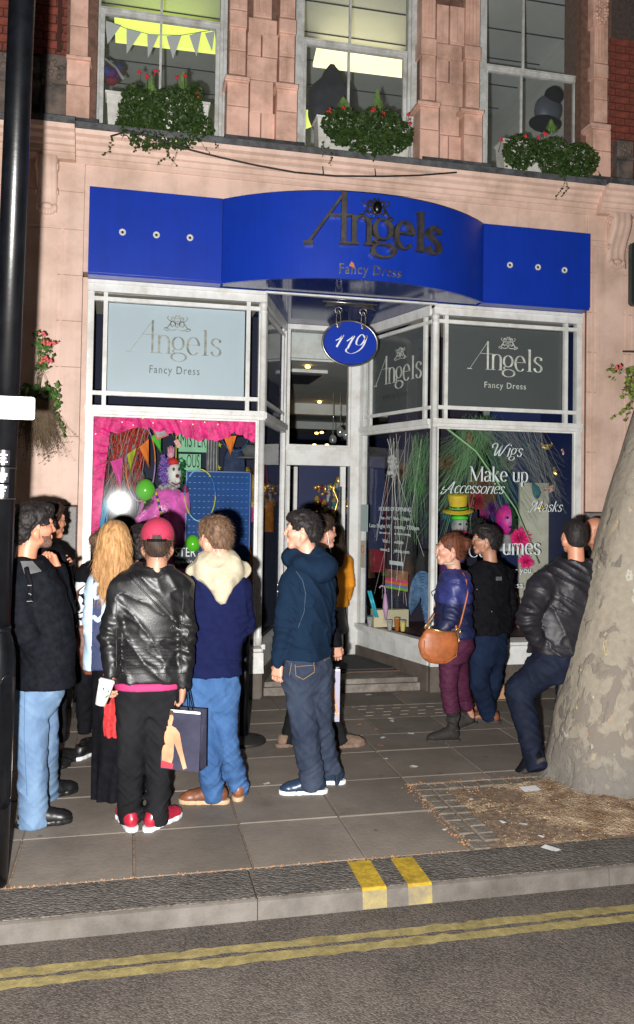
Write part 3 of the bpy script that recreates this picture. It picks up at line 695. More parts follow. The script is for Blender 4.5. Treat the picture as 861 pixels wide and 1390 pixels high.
# ------------------------------------------------------------ fascia sign (blue boards with the bowed centre)
fas = thing('fascia_sign', 'royal blue fascia board with bowed centre and raised steel shop lettering', 'shop sign', (0, 0, 0))
YF = 7.30; ZB, ZT = 3.702, 4.456
XA, XB_, XC, XD = -0.386, 0.756, 3.234, 4.362
MB().box(XA, XB_-.003, YF, YW-.004, ZB+.02, ZT).box(XA+.001, XB_-.004, YF+.012, YW-.004, ZB, ZB+.02).build('flat_panel', M['blue'], fas)
MB().box(XC+.003, XD, YF, YW-.004, ZB+.02, ZT).box(XC+.004, XD-.001, YF+.012, YW-.004, ZB, ZB+.02).build('flat_panel', M['blue'], fas)
xm = (XB_+XC)/2; half = (XC-XB_)/2; sag = 0.47; RA = (half*half+sag*sag)/(2*sag); yc = YF-sag+RA; ah = math.asin(half/RA)
def fas_pt(u, d, z):      # u = arc length from the middle, d = towards the street
    a = u/RA; return (xm+(RA+d)*math.sin(a), yc-(RA+d)*math.cos(a), z)
n = 48; vs = []; fs = []
for i in range(n+1):
    u = RA*(-ah+2*ah*i/n)
    vs += [fas_pt(u, 0, ZT), fas_pt(u, 0, ZB), fas_pt(u, -.03, ZB), fas_pt(u, -.03, ZT)]
for i in range(n):
    a = 4*i; b = a+4; fs += [(a, b, b+1, a+1)[::-1], (a+1, b+1, b+2, a+2)[::-1], (a+3, a, b, b+3)[::-1], (a+2, b+2, b+3, a+3)[::-1]]
fs += [(0, 1, 2, 3), (4*n, 4*n+3, 4*n+2, 4*n+1)]
MB().add(vs, fs).build('bowed_panel', M['blue'], fas, smooth=False)
# top cover of the bow and its glossy underside
poly = [fas_pt(RA*(-ah+2*ah*i/n), -.031, 0)[:2] for i in range(n+1)]
vs = [(x, y, ZT-.01) for x, y in poly]+[(x, YW-.005, ZT-.01) for x, y in poly]
MB().add(vs, [(i, i+1, i+n+2, i+n+1) for i in range(n)]).build('top_cover', M['blue'], fas)
vs = [(x, y, ZB+.006) for x, y in poly]+[(x, YW-.002, ZB+.006) for x, y in poly]
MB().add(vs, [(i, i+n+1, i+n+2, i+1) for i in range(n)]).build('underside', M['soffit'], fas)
# round light fittings on the flat panels
for (x, y) in [(166.5, 315.5), (212.5, 319.2), (258, 323), (692, 360), (730, 363), (766, 367)]:
    X, Z = XZ(x, y, YF); o = MB().lathe([(0.030, 0), (0.030, -.012), (.025, -.016), (.015, -.014), (.014, -.004), (.001, -.004)], (X, YF-.0005, Z), 20, 'y').build('round_light', mat('pale_ring%d' % int(x), (.55, .55, .52), .4), fas, True)
    MB().ball((X, YF-.008, Z), .0115, 10, 6).build('lamp_lens', M['black'], o, True)
# raised letters (own proportions: tall leaning A joined to the n)
LOGO = dict(G)
def logo(size, base, y0, y1, mp, m, parent, bold=1.0, depthful=False):
    def s(kind, pts, th=.085, tn=.02):
        pp = [(a*size+base[0], b*size+base[1]) for a, b in pts]; n = len(pp); w = []
        for i in range(n):
            a = pp[max(i-1, 0)]; b = pp[min(i+1, n-1)]; d = math.hypot(b[0]-a[0], b[1]-a[1])+1e-9; v = abs(b[1]-a[1])/d
            w.append((tn if kind == 'l' else th if kind == 'v' else tn+(th-tn)*v**1.5)*size*bold)
        return pp, w
    t = .03 if depthful else .018
    A = [s('l', [(0, 0), (1.22, 1.78)], tn=.045 if depthful else .016), s('v', [(1.22, 1.80), (1.22, 0)], th=.09 if depthful else .075), s('l', [(.68, 1.0), (1.56, 1.0)], tn=t), s('l', [(-.17, 0), (.16, 0)], tn=t*1.6)]
    N = [s('v', [(1.58, 1.0), (1.58, 0)]), s('p', [(1.58, .82)]+arc(1.85, .70, .26, .29, 150, 0, 10)+[(2.11, 0)]), s('l', [(1.08, 0), (1.76, 0)], tn=t), s('l', [(1.95, 0), (2.28, 0)], tn=t)]
    Gg = [s('p', arc(2.62, .58, .30, .36, 0, 360, 26)), s('p', arc(2.66, -.18, .40, .24, 0, 360, 26), tn=t), s('p', [(2.42, .24), (2.32, .14), (2.44, .04), (2.75, .05), (3.0, -.04)], th=.07, tn=t)]
    E_ = [s('p', [(3.13, .54), (3.74, .54)]+arc(3.45, .47, .32, .49, 6, 318, 26), tn=t)]
    Ll = [s('v', [(4.12, 1.42), (4.12, 0)], th=.09), s('l', [(3.94, 0), (4.30, 0)], tn=t), s('l', [(3.98, 1.38), (4.12, 1.40)], tn=t)]
    S_ = [s('p', [(4.92, .74), (4.93, .88)]+arc(4.70, .73, .22, .23, 50, 200, 10)+[(4.6, .56), (4.80, .44)]+arc(4.71, .22, .24, .24, 40, -150, 12)+[(4.45, .22)], tn=t, th=.095)]
    for strokes in (A, N, Gg, E_, Ll, S_):
        mb = MB()
        for k, (pp, w) in enumerate(strokes): mb.ribbon(pp, w, y0, y1+k*0.0008, mp)
        mb.build('letter', m, parent)
# place the raised logo on the bow: (u, d, z)
def fmap(x, y, z): return fas_pt(x, y, z)
def u_of(px, py):
    best = None
    for k in range(400):
        u = RA*(-ah+2*ah*k/399); p = np.array(fas_pt(u, 0, 4.1))-EYE; q = CX+FPX*(p@CR)/(p@_fwd)
        if best is None or abs(q-px) < best[0]: best = (abs(q-px), u)
    return best[1]
uL, uR = u_of(420, 300), u_of(592, 300); sz = (uR-uL)/4.95
def z_at(px, py):
    u = u_of(px, py); p = fas_pt(u, 0, 0); X, Z = XZ(px, py, p[1]); return Z
zb = z_at(470, 332)
logo(sz, (uL, zb), 0.006, 0.062, fmap, mat('blackened_chrome', (.10, .092, .085), .42, metal=.55, var=.4, vscale=16, dirt=.4, dscale=8), fas, 1.0, True)
crest(0.165, 0.006, 0.022, fmap, M['dsteel'], fas, u_of(510, 285), z_at(510, 289), 1.1)
MB().ball(fas_pt(u_of(511, 285), .03, z_at(511, 283)), (.04, .03, .055), 12, 8).build('crest_shield', M['black'], fas, True)
u0, u1 = u_of(461, 365), u_of(545, 368); zz = z_at(461, 371)
text_obj('Fancy Dress', 0.125, M['steel'], fas, lambda u, v, d: fas_pt(u0+u, 0.006-d, zz+v), 'lettering', 0.008, width=u1-u0, spacing=1.1)
MB().add([fas_pt(u_of(478, 360)+a, .012, z_at(480, 360)+b) for a, b in ((-.02, -.01), (.03, -.025), (.02, .012), (0, .03))], [(0, 1, 2, 3)]).build('stuck_leaf', mat('orange_leaf', (.45, .16, .03), .7), fas)

# ------------------------------------------------------------ bay windows and recessed door
YB = 7.48
ZTOP = 3.700
def wbox(name, x0, x1, y0, y1, z0, z1, parent, m='white'): return MB().box(x0, x1, y0, y1, z0, z1).build(name, M[m], parent)
def pane(name, a, b, z0, z1, parent, m='glass'):
    return MB().add([(a[0], a[1], z0), (b[0], b[1], z0), (b[0], b[1], z1), (a[0], a[1], z1)], [(0, 1, 2, 3)]).build(name, M[m], parent)
DZ0 = 0.15    # floor of the lobby, one step up
def front_bay(x0, x1, corner_right):
    """x0..x1 outer edges of the bay front; the street corner post sits on the door side"""
    bay = P('bay_window', MB().box(x0, x1, YB-.012, YB+.075, 3.60, 3.695).box(x0-.0, x1+.0, YB-.03, YB+.078, 3.668, 3.699), M['white'])
    ca = x0 if corner_right else x1; oa = x1 if corner_right else x0
    # posts
    def post(xa, xb, nm): wbox(nm, xa, xb, YB, YB+.07, .475, 3.599, bay)
    L0 = x0; R1 = x1
    post(L0, L0+.055, 'post'); post(R1-.055, R1, 'post')
    # transom
    MB().box(x0-.006, x1+.006, YB-.022, YB+.08, 2.555, 2.60).box(x0-.002, x1+.002, YB-.008, YB+.078, 2.522, 2.554).build('transom', M['white'], bay)
    # cross bars of the upper lights
    a, b = L0+.055, R1-.055
    lx, rx = L0+.135, R1-.135-.036
    if corner_right: lx, rx = L0+.115, R1-.155-.03
    for xx in (lx, rx): wbox('glazing_bar', xx, xx+.036, YB+.004, YB+.05, 2.601, 3.599, bay)
    for zz_ in (2.693, 3.525):
        for (p, q) in ((a, lx), (lx+.036, rx), (rx+.036, b)): wbox('glazing_bar', p, q, YB+.006, YB+.048, zz_, zz_+.036, bay)
    # thin beads
    MB().box(a, a+.014, YB+.02, YB+.055, .53, 2.52).box(b-.014, b, YB+.02, YB+.055, .53, 2.52).box(a+.014, b-.014, YB+.02, YB+.055, 2.505, 2.521).build('bead', M['white'], bay)
    pane('pane', (a, YB+.036), (b, YB+.036), .53, 2.52, bay)
    pane('pane', (a, YB+.03), (b, YB+.03), 2.60, 3.60, bay)
    # sill and stall riser
    MB().extr([(YB+.12, .475), (YB-.055, .455), (YB-.06, .43), (YB-.03, .415), (YB+.12, .415)], x0-.01, x1+.01).build('sill', M['white'], bay)
    wbox('stall_riser', x0, x1, YB-.01, YB+.06, .235, .414, bay)
    wbox('plinth', x0-.008, x1+.008, YB-.03, YB+.10, -.02, .234, bay, 'plinth')
    # scotia of the corner post foot
    return bay, a, b, lx, rx
bayL, la, lb, llx, lrx = front_bay(-0.39, 1.18, False)
bayR, ra, rb, rlx, rrx = front_bay(2.815, 4.385, True)
# round corner shafts with caps
for bx, bay in ((1.165, bayL), (2.832, bayR)):
    MB().lathe([(.030, 2.60), (.030, 3.50), (.036, 3.505), (.036, 3.52), (.030, 3.53), (.036, 3.57), (.042, 3.598)], (bx, YB-.006, 0), 16).build('corner_shaft', M['white'], bay, True)
    MB().lathe([(.034, .48), (.034, .56), (.028, .58), (.028, 2.52)], (bx, YB-.002, 0), 16).build('corner_shaft', M['white'], bay, True)
# flared foot of the left corner post
MB().extr([(YB+.05, .414), (YB-.03, .414), (YB-.045, .30), (YB-.065, .235), (YB+.05, .235)], 1.02, 1.21).build('post_foot', M['white'], bayL)
# splayed sides
DY = 8.75
def splay(a, b, bay, flip):
    a = np.array(a); b = np.array(b); d = b-a; Ln = np.hypot(*d); d = d/Ln; nrm = np.array([d[1], -d[0]])*(1 if flip else -1)   # towards the lobby
    def blk(s0, s1, o0, o1, z0, z1, nm='glazing_bar', m='white', par=bay):
        p = [a+d*s0+nrm*o1, a+d*s1+nrm*o1, a+d*s1+nrm*o0, a+d*s0+nrm*o0]
        if flip: p = p[::-1]
        MB().hexa([(q[0], q[1], z0) for q in p]+[(q[0], q[1], z1) for q in p]).build(nm, M[m], par)
    blk(.035, Ln, -.03, .03, 3.60, 3.698, 'head'); blk(.035, Ln, -.02, .045, 2.545, 2.60, 'transom'); blk(.035, Ln, -.02, .03, 2.51, 2.544, 'transom')
    blk(Ln-.07, Ln, -.03, .03, .48, 2.509, 'post'); blk(Ln-.07, Ln, -.03, .03, 2.601, 3.599, 'post')
    for s_ in (.115, Ln-.19): blk(s_, s_+.034, -.015, .02, 2.601, 3.599)
    for z_ in (2.693, 3.525):
        for (p, q) in ((.03, .115), (.149, Ln-.19), (Ln-.156, Ln-.07)): blk(p, q, -.012, .018, z_, z_+.034)
    for (z0, z1) in ((.53, 2.509), (2.601, 3.599)):
        p, q = a+d*.03, a+d*(Ln-.07)
        MB().add([(p[0], p[1], z0), (q[0], q[1], z0), (q[0], q[1], z1), (p[0], p[1], z1)], [(0, 1, 2, 3)]).build('pane', M['glass'], bay)
    blk(.03, Ln, -.03, .065, .43, .475, 'sill'); blk(.03, Ln, -.03, .045, .405, .429, 'sill'); blk(.03, Ln, -.03, .02, .235, .404, 'stall_riser'); blk(.0, Ln, -.03, .045, -.02, .234, 'plinth', 'plinth')
    return a, d, nrm, Ln
SL = splay((1.165, YB+.035), (1.60, DY), bayL, True)
SR = splay((2.832, YB+.035), (2.47, DY), bayR, False)
# lobby: soffit, step, mat
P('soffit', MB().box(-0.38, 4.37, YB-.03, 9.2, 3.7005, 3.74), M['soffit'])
P('soffit_trim', MB().box(1.17, 2.83, YB-.04, YB+.0, 3.684, 3.70), M['white'])
P('door_step', MB().box(1.19, 2.80, 7.60, 7.95, -.02, .062).box(1.195, 2.795, 7.64, 7.92, .0625, .108), mat('worn_stone_step', (.22, .195, .17), .75, var=.3, vscale=12, bump=.4, dirt=.4))
P('lobby_floor', MB().box(1.1, 2.9, 7.925, 9.2, -.02, .118), mat('lobby_tiles', (.10, .06, .04), .6, var=.3, vscale=8))
P('door_mat', MB().box(1.5, 2.62, 7.98, 8.70, .119, .132), mat('ribbed_grey_mat', (.045, .045, .048), .9, var=.4, vscale=90, bump=.6, bscale=150))
# door frame
dfr = P('door_frame', MB().box(1.58, 1.64, DY, DY+.10, .13, 3.698).box(2.345, 2.50, DY, DY+.10, .13, 3.698).box(1.641, 2.344, DY, DY+.10, 3.645, 3.698), M['white'])
MB().box(1.641, 2.344, DY-.004, DY+.10, 2.175, 2.36).box(1.60, 2.36, DY-.03, DY+.02, 2.34, 2.375).build('door_head', M['white'], dfr)
MB().box(1.641, 1.665, DY+.02, DY+.08, 2.362, 3.644).box(2.32, 2.344, DY+.02, DY+.08, 2.362, 3.644).box(1.665, 2.32, DY+.02, DY+.08, 2.376, 2.40).build('fanlight_bead', M['white'], dfr)
pane('pane', (1.665, DY+.05), (2.32, DY+.05), 2.40, 3.645, dfr)
# door leaf, standing open into the shop on the left, with a steel pull on the right leaf
leaf = P('open_door', MB().box(1.66, 1.70, DY+.12, DY+.90, .14, 2.17), M['white'])
MB().box(1.655, 1.705, DY+.14, DY+.88, .5, 2.0).build('door_glass', M['darkroom'], leaf)
P('door_post', MB().box(1.79, 1.83, DY+.35, DY+.40, .14, 2.17), M['white'])
P('pull_handle', MB().tube([(2.235, DY-.03, 1.05), (2.235, DY-.03, 1.95)], .012, 10).tube([(2.235, DY-.03, 1.1), (2.235, DY+.05, 1.1)], .007, 8).tube([(2.235, DY-.03, 1.9), (2.235, DY+.05, 1.9)], .007, 8), M['steel'], smooth=True)
P('door_edge', MB().box(2.24, 2.30, DY+.02, DY+.06, .14, 2.17), M['white'])
# small notices on the right splay frame
sa, sd, sn, sL = SR
def on_splay(s_, o, z): q = sa+sd*s_+sn*o; return (q[0], q[1], z)
def splay_card(s0, s1, z0, z1, m, nm='door_notice', o0=.032, o1=.038):
    p = [on_splay(s0, o1, z0), on_splay(s1, o1, z0), on_splay(s1, o0, z0), on_splay(s0, o0, z0)]
    q = [on_splay(s0, o1, z1), on_splay(s1, o1, z1), on_splay(s1, o0, z1), on_splay(s0, o0, z1)]
    return MB().hexa(p+q).build(nm, m, None)
n1 = splay_card(sL-.20, sL-.06, 1.47, 1.76, mat('pale_grey_green_card', (.34, .43, .43), .6)); n1.parent = bld
n2 = splay_card(sL-.16, sL-.07, 1.08, 1.37, mat('cream_card', (.42, .40, .34), .6)); n2.parent = bld
c_ = (np.array(on_splay(sL-.115, .040, 1.28)))
t_ = MB(); pts = [on_splay(sL-.115+.03*math.cos(a), .041, 1.28+.04*math.sin(a)) for a in np.linspace(0, 2*math.pi, 16)]; t_.tube(pts, .005, 5, False); o = t_.build('no_smoking_ring', mat('orange_print', (.5, .12, .02), .6), n2)

# frosted lettered panels behind the upper lights
def frosted(name, base, rough):
    return mat(name, base, rough, var=0.04, vscale=1.5)
M['frostL'] = frosted('frosted_light_blue', (.40, .47, .535), .5)
M['frostR'] = frosted('frosted_grey_film', (.085, .092, .096), .35)
M['etch'] = mat('clear_cut_lettering', (.62, .62, .58), .4, var=.3, vscale=14)
M['etchdark'] = mat('dark_cut_lettering', (.10, .10, .10), .5, var=.8, vscale=20)
M['etchL'] = mat('grey_gold_lettering', (.25, .25, .22), .45, var=.5, vscale=14)
def sign_panel(x0, x1, z0, z1, Y, m, nm='lettered_panel'):
    return MB().box(x0, x1, Y, Y+.006, z0, z1).build(nm, m, None)
# left
p1 = sign_panel(-.214, 1.0, 2.735, 3.52, YB+.052, M['frostL']); tag(p1, 'pale blue frosted panel with the shop name behind the left bay upper light', 'shop sign')
lx, lz = XZ(176, 477, YB+.052); rx_, _ = XZ(299, 483, YB+.052)
logo((rx_-lx)/4.95, (lx, lz), YB+.0515, YB+.049, None, M['etchL'], p1, 0.75)
crest(.125, YB+.051, YB+.049, None, M['etchL'], p1, *XZ(241, 442, YB+.05), bold=.9)
tx, tz = XZ(202, 506, YB+.05); tx1, _ = XZ(271, 509, YB+.05)
text_obj('Fancy Dress', 0.10, M['etchdark'], p1, lambda u, v, d: (tx+u, YB+.0495+d, tz+v), 'lettering', .002, width=tx1-tx, spacing=1.15)
# right
p2 = sign_panel(2.962, 4.195, 2.735, 3.52, YB+.052, M['frostR']); tag(p2, 'dark grey film panel with pale shop name behind the right bay upper light', 'shop sign')
lx, lz = XZ(638, 500, YB+.05); rx_, _ = XZ(735, 506, YB+.05)
logo((rx_-lx)/4.95, (lx, lz), YB+.0515, YB+.049, None, M['etch'], p2, 0.85)
crest(.105, YB+.051, YB+.049, None, M['etch'], p2, *XZ(690, 468, YB+.05), bold=.9)
tx, tz = XZ(657, 526, YB+.05); tx1, _ = XZ(714, 529, YB+.05)
text_obj('Fancy Dress', 0.085, M['etch'], p2, lambda u, v, d: (tx+u, YB+.0495+d, tz+v), 'lettering', .002, width=tx1-tx, spacing=1.15)
# right splay panel, seen at a slant
q0, q1 = .15, sL-.19
pp = [on_splay(q0, -.012, 2.735), on_splay(q1, -.012, 2.735), on_splay(q1, -.018, 2.735), on_splay(q0, -.018, 2.735)]
pq = [(a, b, 3.52) for a, b, c in pp]
p3 = MB().hexa(pp+pq).build('lettered_panel', M['frostR'], None); tag(p3, 'narrow grey film panel with shop name on the slanted side of the right bay', 'shop sign')
def smap(x, y, z): return on_splay(q1-x, -.0105+y, z)
logo((q1-q0)*.86/4.95, (.06, 3.03), -.001, .001, smap, M['etch'], p3, 0.9)
crest(.11, -.001, .001, smap, M['etch'], p3, (q1-q0)*.54, 3.30, .9)
text_obj('Fancy Dress', 0.085, M['etchdark'], p3, lambda u, v, d: on_splay(q1-.2-u, -.0105, 2.87+v), 'lettering', .002, width=.5)

# ------------------------------------------------------------ hanging number sign
hs = thing('hanging_number_sign', 'oval blue hanging sign with number 119 below steel bracket over the doorway', 'sign', (0, 0, 0))
YH = 7.62
cx_, cz_ = XZ(475.5, 466, YH); rx2 = 38.5/FPX*YH*1.035; rz2 = 31/FPX*YH*1.02
ell = [(cx_+rx2*math.cos(t), cz_+rz2*math.sin(t)) for t in np.linspace(0, 2*math.pi, 49)[:-1]]
MB().prism([(cx_+(x-cx_)*.955, cz_+(z-cz_)*.955) for x, z in ell], YH-.012, YH+.012).build('sign_plate', M['blue'], hs)
MB().tube([(x, YH, z) for x, z in ell+[ell[0], ell[1]]], .011, 8, False).build('sign_rim', M['steel'], hs, True)
bx0, bz0 = XZ(438, 411, YH); bx1, _ = XZ(512, 417, YH)
_, bz1 = XZ(475, 412, YH)
MB().tube([(bx0, YH, bz1+.005), (bx1, YH, bz1+.005)], .011, 8).build('bracket_rod', M['steel'], hs, True)
arcp = [(bx0+(bx1-bx0)*t, bz1-.055+.038*math.sin(t*math.pi)) for t in np.linspace(.02, .98, 13)]
MB().prism(arcp+[(bx1-.05, bz1-.005), (bx0+.05, bz1-.005)], YH-.006, YH+.006).build('bracket_plate', M['dsteel'], hs)
for sx in (-1, 1):
    xr = cx_+sx*.122
    MB().tube([(xr, YH, bz1+.005), (xr, YH, 3.70)], .008, 8).build('stem', M['steel'], hs, True)
    MB().tube([(xr+.035*math.cos(t), YH-.012, bz1-.075+.03*math.sin(t)) for t in np.linspace(0, 2*math.pi, 18)], .0045, 6, False).build('ring', M['steel'], hs, True)
    MB().tube([(xr+.022*math.cos(t), YH-.018, bz1-.155+.075*math.sin(t)) for t in np.linspace(0, 2*math.pi, 18)], .0045, 6, False).build('link', M['steel'], hs, True)
    MB().lathe([(.022, 0), (.022, -.004), (.012, -.006), (.001, -.006)], (xr*1.0-sx*.0, YH-.013, bz1-.225), 16, 'y').build('grommet', M['steel'], hs, True)
M['signwhite'] = mat('white_sign_paint', (.72, .74, .78), .5)
def script_fig(pts, wd):
    mb = MB(); pp = smooth_path(pts, 6); n = len(pp); w = []
    for i in range(n):
        a = pp[max(i-1, 0)]; b = pp[min(i+1, n-1)]; d = math.hypot(b[0]-a[0], b[1]-a[1])+1e-9
        w.append((.10+.75*abs((b[1]-a[1])/d)**1.5)*wd)
    mb.ribbon(pp, w, YH-.016, YH-.0125); mb.build('numeral', M['signwhite'], hs)
def HX(x, y): return XZ(x, y, YH-.014)
script_fig([HX(456, 462), HX(462, 459), HX(466, 455), HX(461, 464), HX(457, 471)], .012)
script_fig([HX(471, 463), HX(477, 459), HX(481, 456), HX(476, 465), HX(472, 473)], .012)
script_fig([HX(496, 460), HX(492, 454), HX(486, 459), HX(484, 467), HX(490, 468), HX(496, 460), HX(498, 456), HX(494, 468), HX(487, 476), HX(477, 480), HX(470, 477), HX(471, 473)], .010)
for a_, b_ in (((456, 471), (459, 471.3)), ((471, 473), (474, 473.3))): pass
# ------------------------------------------------------------ shop interior
P('shop_wall', MB().box(-1.6, -1.5, 7.95, 20, 0, 3.70).box(6.3, 6.4, 7.95, 20, 0, 3.70).box(-1.5, 6.3, 19.9, 20, 0, 3.4), M['navy'])
P('shop_floor', MB().box(-1.6, 6.4, 9.21, 20, 0, .13), mat('dark_shop_floor', (.05, .035, .03), .4, var=.3))
P('ceiling_bulkhead', MB().box(-1.5, 6.3, 9.24, 9.299, 3.42, 3.705), M['white'])
P('ceiling', MB().box(-1.6, 6.4, 9.30, 20, 3.40, 3.75), M['ceil'])
P('ceiling_beam', MB().box(-1.5, 6.3, 13.4, 13.6, 3.22, 3.398).box(-1.5, 6.3, 16.5, 16.7, 3.25, 3.398), M['ceil'])
for k in range(7): P('wall_cabinet', MB().box(1.2+k*.75, 1.2+k*.75+.7, 19.5, 19.88, .2, 2.6+.2*(k % 3)), mat('cabinet%d' % k, [(.12,.06,.03),(.02,.03,.12),(.18,.13,.08),(.05,.05,.06)][k % 4], .7, var=.5, vscale=5))
P('air_unit', MB().box(1.75, 2.35, 9.9, 10.9, 3.36, 3.398), M['white']); P('air_unit_grille', MB().box(1.80, 2.30, 10.0, 10.8, 3.34, 3.359), M['darkroom'])
M['warm'] = mat('warm_lamp_glow', (1, .7, .3), .5, emit=(1, .55, .15), estr=6)
for (x, y, yy) in ((418, 489, 9.6), (434, 542, 13.0), (434, 549, 13.9), (437, 587, 13.2), (430, 588, 13.4), (444, 604, 13.0), (427, 604, 13.0)):
    X, Z = XZ(x, y, yy)
    P('downlight', MB().ball((X, yy, min(Z, 3.38)), (.035, .035, .02), 10, 6), M['warm'], smooth=True)
# hanging clear bulbs
M['bulb'] = mat('clear_bulb', (.7, .7, .68), .1, metal=.6)
for (x, y) in ((470, 590), (452, 597), (462, 586)):
    X, Z = XZ(x, y, 12.0); P('pendant_bulb', MB().ball((X, 12.0, Z), (.06, .06, .08), 10, 8).tube([(X, 12, Z+.07), (X, 12, 3.4)], .006, 5), M['bulb'], smooth=True)
# rails of costumes far inside
cols = {'crimson': (.32, .01, .03), 'orange': (.5, .16, .01), 'purple': (.14, .02, .22), 'gold': (.45, .28, .05), 'teal': (.01, .2, .24), 'black': (.015, .015, .018),
        'pink': (.5, .04, .22), 'white': (.5, .5, .5), 'green': (.03, .22, .04), 'brown': (.14, .06, .03), 'blue': (.02, .06, .32), 'grey': (.16, .16, .17)}
CM = {k: mat('cloth_'+k, tuple(c*.62 for c in v), .8, var=.35, vscale=9, bump=.5, bscale=14, bdist=.03) for k, v in cols.items()}
def garment(x, y, zt, w, h, d=.10, n=9):
    mb = MB(); vs = []; fs = []; m_ = 7
    ph = random.uniform(0, 6); 
    for j in range(m_+1):
        t = j/m_
        ww = w*(.55+.45*min(1, t*4))*(1+.15*t)
        for k in range(n*2):
            a = 2*math.pi*k/(n*2)
            r_ = 1+.16*math.sin(a*5+ph+t*2)
            vs.append((x+ww/2*math.cos(a)*r_, y+d/2*math.sin(a)*r_, zt-h*t-.03*(1-abs(math.cos(a)))*(t == 0)))
    for j in range(m_):
        for k in range(n*2): fs.append((j*2*n+k, (j+1)*2*n+k, (j+1)*2*n+(k+1) % (2*n), j*2*n+(k+1) % (2*n)))
    fs.append(tuple(range(2*n))); return mb.add(vs, fs)
rail_z = 2.05
rr = random.Random(3)
spots = []
for (xa, xb, y, zt) in ((-1.2, 1.45, 10.3, 2.05), (2.7, 5.9, 10.4, 2.1), (-.9, 5.8, 12.6, 2.25)):
    x = xa
    while x < xb:
        spots.append((x, y, zt-rr.uniform(0, .12))); x += rr.uniform(.15, .26)
for i, (x, y, zt) in enumerate(spots):
    cn = rr.choice(list(CM)); o = garment(x, y, zt, rr.uniform(.26, .4), rr.uniform(.8, 1.25), rr.uniform(.08, .16)).build('hanging_costume', CM[cn], None, True)
    tag(o, '%s cloth costume hanging on the %s inside the dim shop' % (cn, 'left hand rail' if x < 1.5 and y < 11 else 'right hand rail' if y < 11 else 'high centre rail' if zt > 2.6 else 'far back rail'), 'costume', 'costumes on rails inside the shop')
for (xa, xb, y, zt) in ((-1.3, 1.5, 10.3, 2.09), (2.6, 6.0, 10.4, 2.14), (-1, 5.9, 12.6, 2.29)):
    tag(MB().tube([(xa, y, zt), (xb, y, zt)], .015, 8).tube([(xa, y, .13), (xa, y, zt)], .015, 8).tube([(xb, y, .13), (xb, y, zt)], .015, 8).build('clothes_rail', M['steel'], None, True),
        'steel clothes rail inside the shop full of hanging costumes', 'rail', 'clothes rails inside the shop')
# gilt trinkets on the navy wall seen over the heads in the doorway
gold = mat('gilt', (.75, .50, .12), .3, metal=.7, var=.4, vscale=20)
def XYZ(x, y, Y): X, Z = XZ(x, y, Y); return (X, Y, Z)
disp = tag(MB().box(2.0, 3.1, 9.9, 9.95, 1.2, 2.35).build('display_board', M['navy'], None), 'navy board of gilt masks and trinkets just inside the doorway', 'display board')
for k in range(80):
    x = rr.uniform(428, 479); y = rr.uniform(650, 712); p = XYZ(x, y, 9.85)
    mm = rr.choice([gold, gold, CM['crimson'], CM['white'], CM['teal'], CM['gold']])
    o = MB().ball(p, (rr.uniform(.014, .05), .03, rr.uniform(.014, .06)), 8, 6).build('trinket', mm, None, True); o.parent = disp
pp = [XYZ(x, y, 9.82) for x, y in ((457, 648), (453, 665), (459, 680), (454, 695), (458, 712))]
o = MB().tube(pp, [.012, .020, .012, .020, .012], 8).build('gilt_twist', gold, None, True); o.parent = disp

# ------------------------------------------------------------ left bay display
ZS = .49
dl = P('display_floor', MB().box(-.36, 1.16, YB+.08, 8.5, ZS-.05, ZS), M['darkroom'])
P('display_floor', MB().add([(1.16, YB+.08, ZS), (1.50, 8.5, ZS), (1.16, 8.5, ZS)], [(0, 1, 2)]), M['darkroom'])
P('display_back', MB().box(-.39, 1.52, 8.5, 8.55, ZS, 3.69), mat('midnight_backdrop', (.006, .009, .03), .8))
P('display_side', MB().box(-.40, -.37, YB+.08, 8.5, ZS, 3.69), M['darkroom'])
P('display_top', MB().box(-.36, 1.16, YB+.08, 8.5, 3.62, 3.66), mat('cream_display_ceiling', (.5, .46, .38), .8))
pink = mat('hot_pink_tulle', (.72, .02, .20), .55, var=.35, vscale=16, bump=.8, bscale=22, bdist=.02)
def drape(px_pts_top, px_pts_bot, Y, m, amp=.02, nx=60, ny=6, jag=0.02):
    vs = []; fs = []; r_ = random.Random(len(px_pts_top)*7+int(Y*100)); jags = [r_.uniform(-jag, jag) for _ in range(nx+1)]
    def ev(P_, t):
        k = t*(len(P_)-1); i = min(int(k), len(P_)-2); f = k-i; return (P_[i][0]*(1-f)+P_[i+1][0]*f, P_[i][1]*(1-f)+P_[i+1][1]*f)
    for j in range(ny+1):
        for i in range(nx+1):
            t = i/nx; a = ev(px_pts_top, t); b = ev(px_pts_bot, t); s_ = j/ny
            X, Z = XZ(a[0]*(1-s_)+b[0]*s_, a[1]*(1-s_)+b[1]*s_, Y)
            vs.append((X, Y+amp*math.sin(i*1.25+math.sin(i*.7)*2+s_)*(.3+s_), Z+jags[i]*s_))
    for j in range(ny):
        for i in range(nx): fs.append((j*(nx+1)+i, (j+1)*(nx+1)+i, (j+1)*(nx+1)+i+1, j*(nx+1)+i+1))
    return MB().add(vs, fs)
o = drape([(124, 560), (240, 565), (352, 572)], [(124, 588), (150, 586), (200, 582), (240, 590), (262, 598), (300, 596), (320, 588), (352, 604)], 7.66, pink).build('tulle_pelmet', pink, None, True)
tag(o, 'hot pink tulle swag gathered across the top of the left shop window', 'window drape')
o = drape([(124, 570), (124, 650), (124, 745)], [(150, 585), (143, 640), (132, 745)], 7.66, pink, .015, 40, 4, .01).build('tulle_curtain', pink, None, True)
tag(o, 'hot pink tulle hanging down the left edge of the left window', 'window drape')
fairy = mat('tiny_warm_bulb', (.9, .7, .4), .3, emit=(1, .8, .45), estr=1.2)
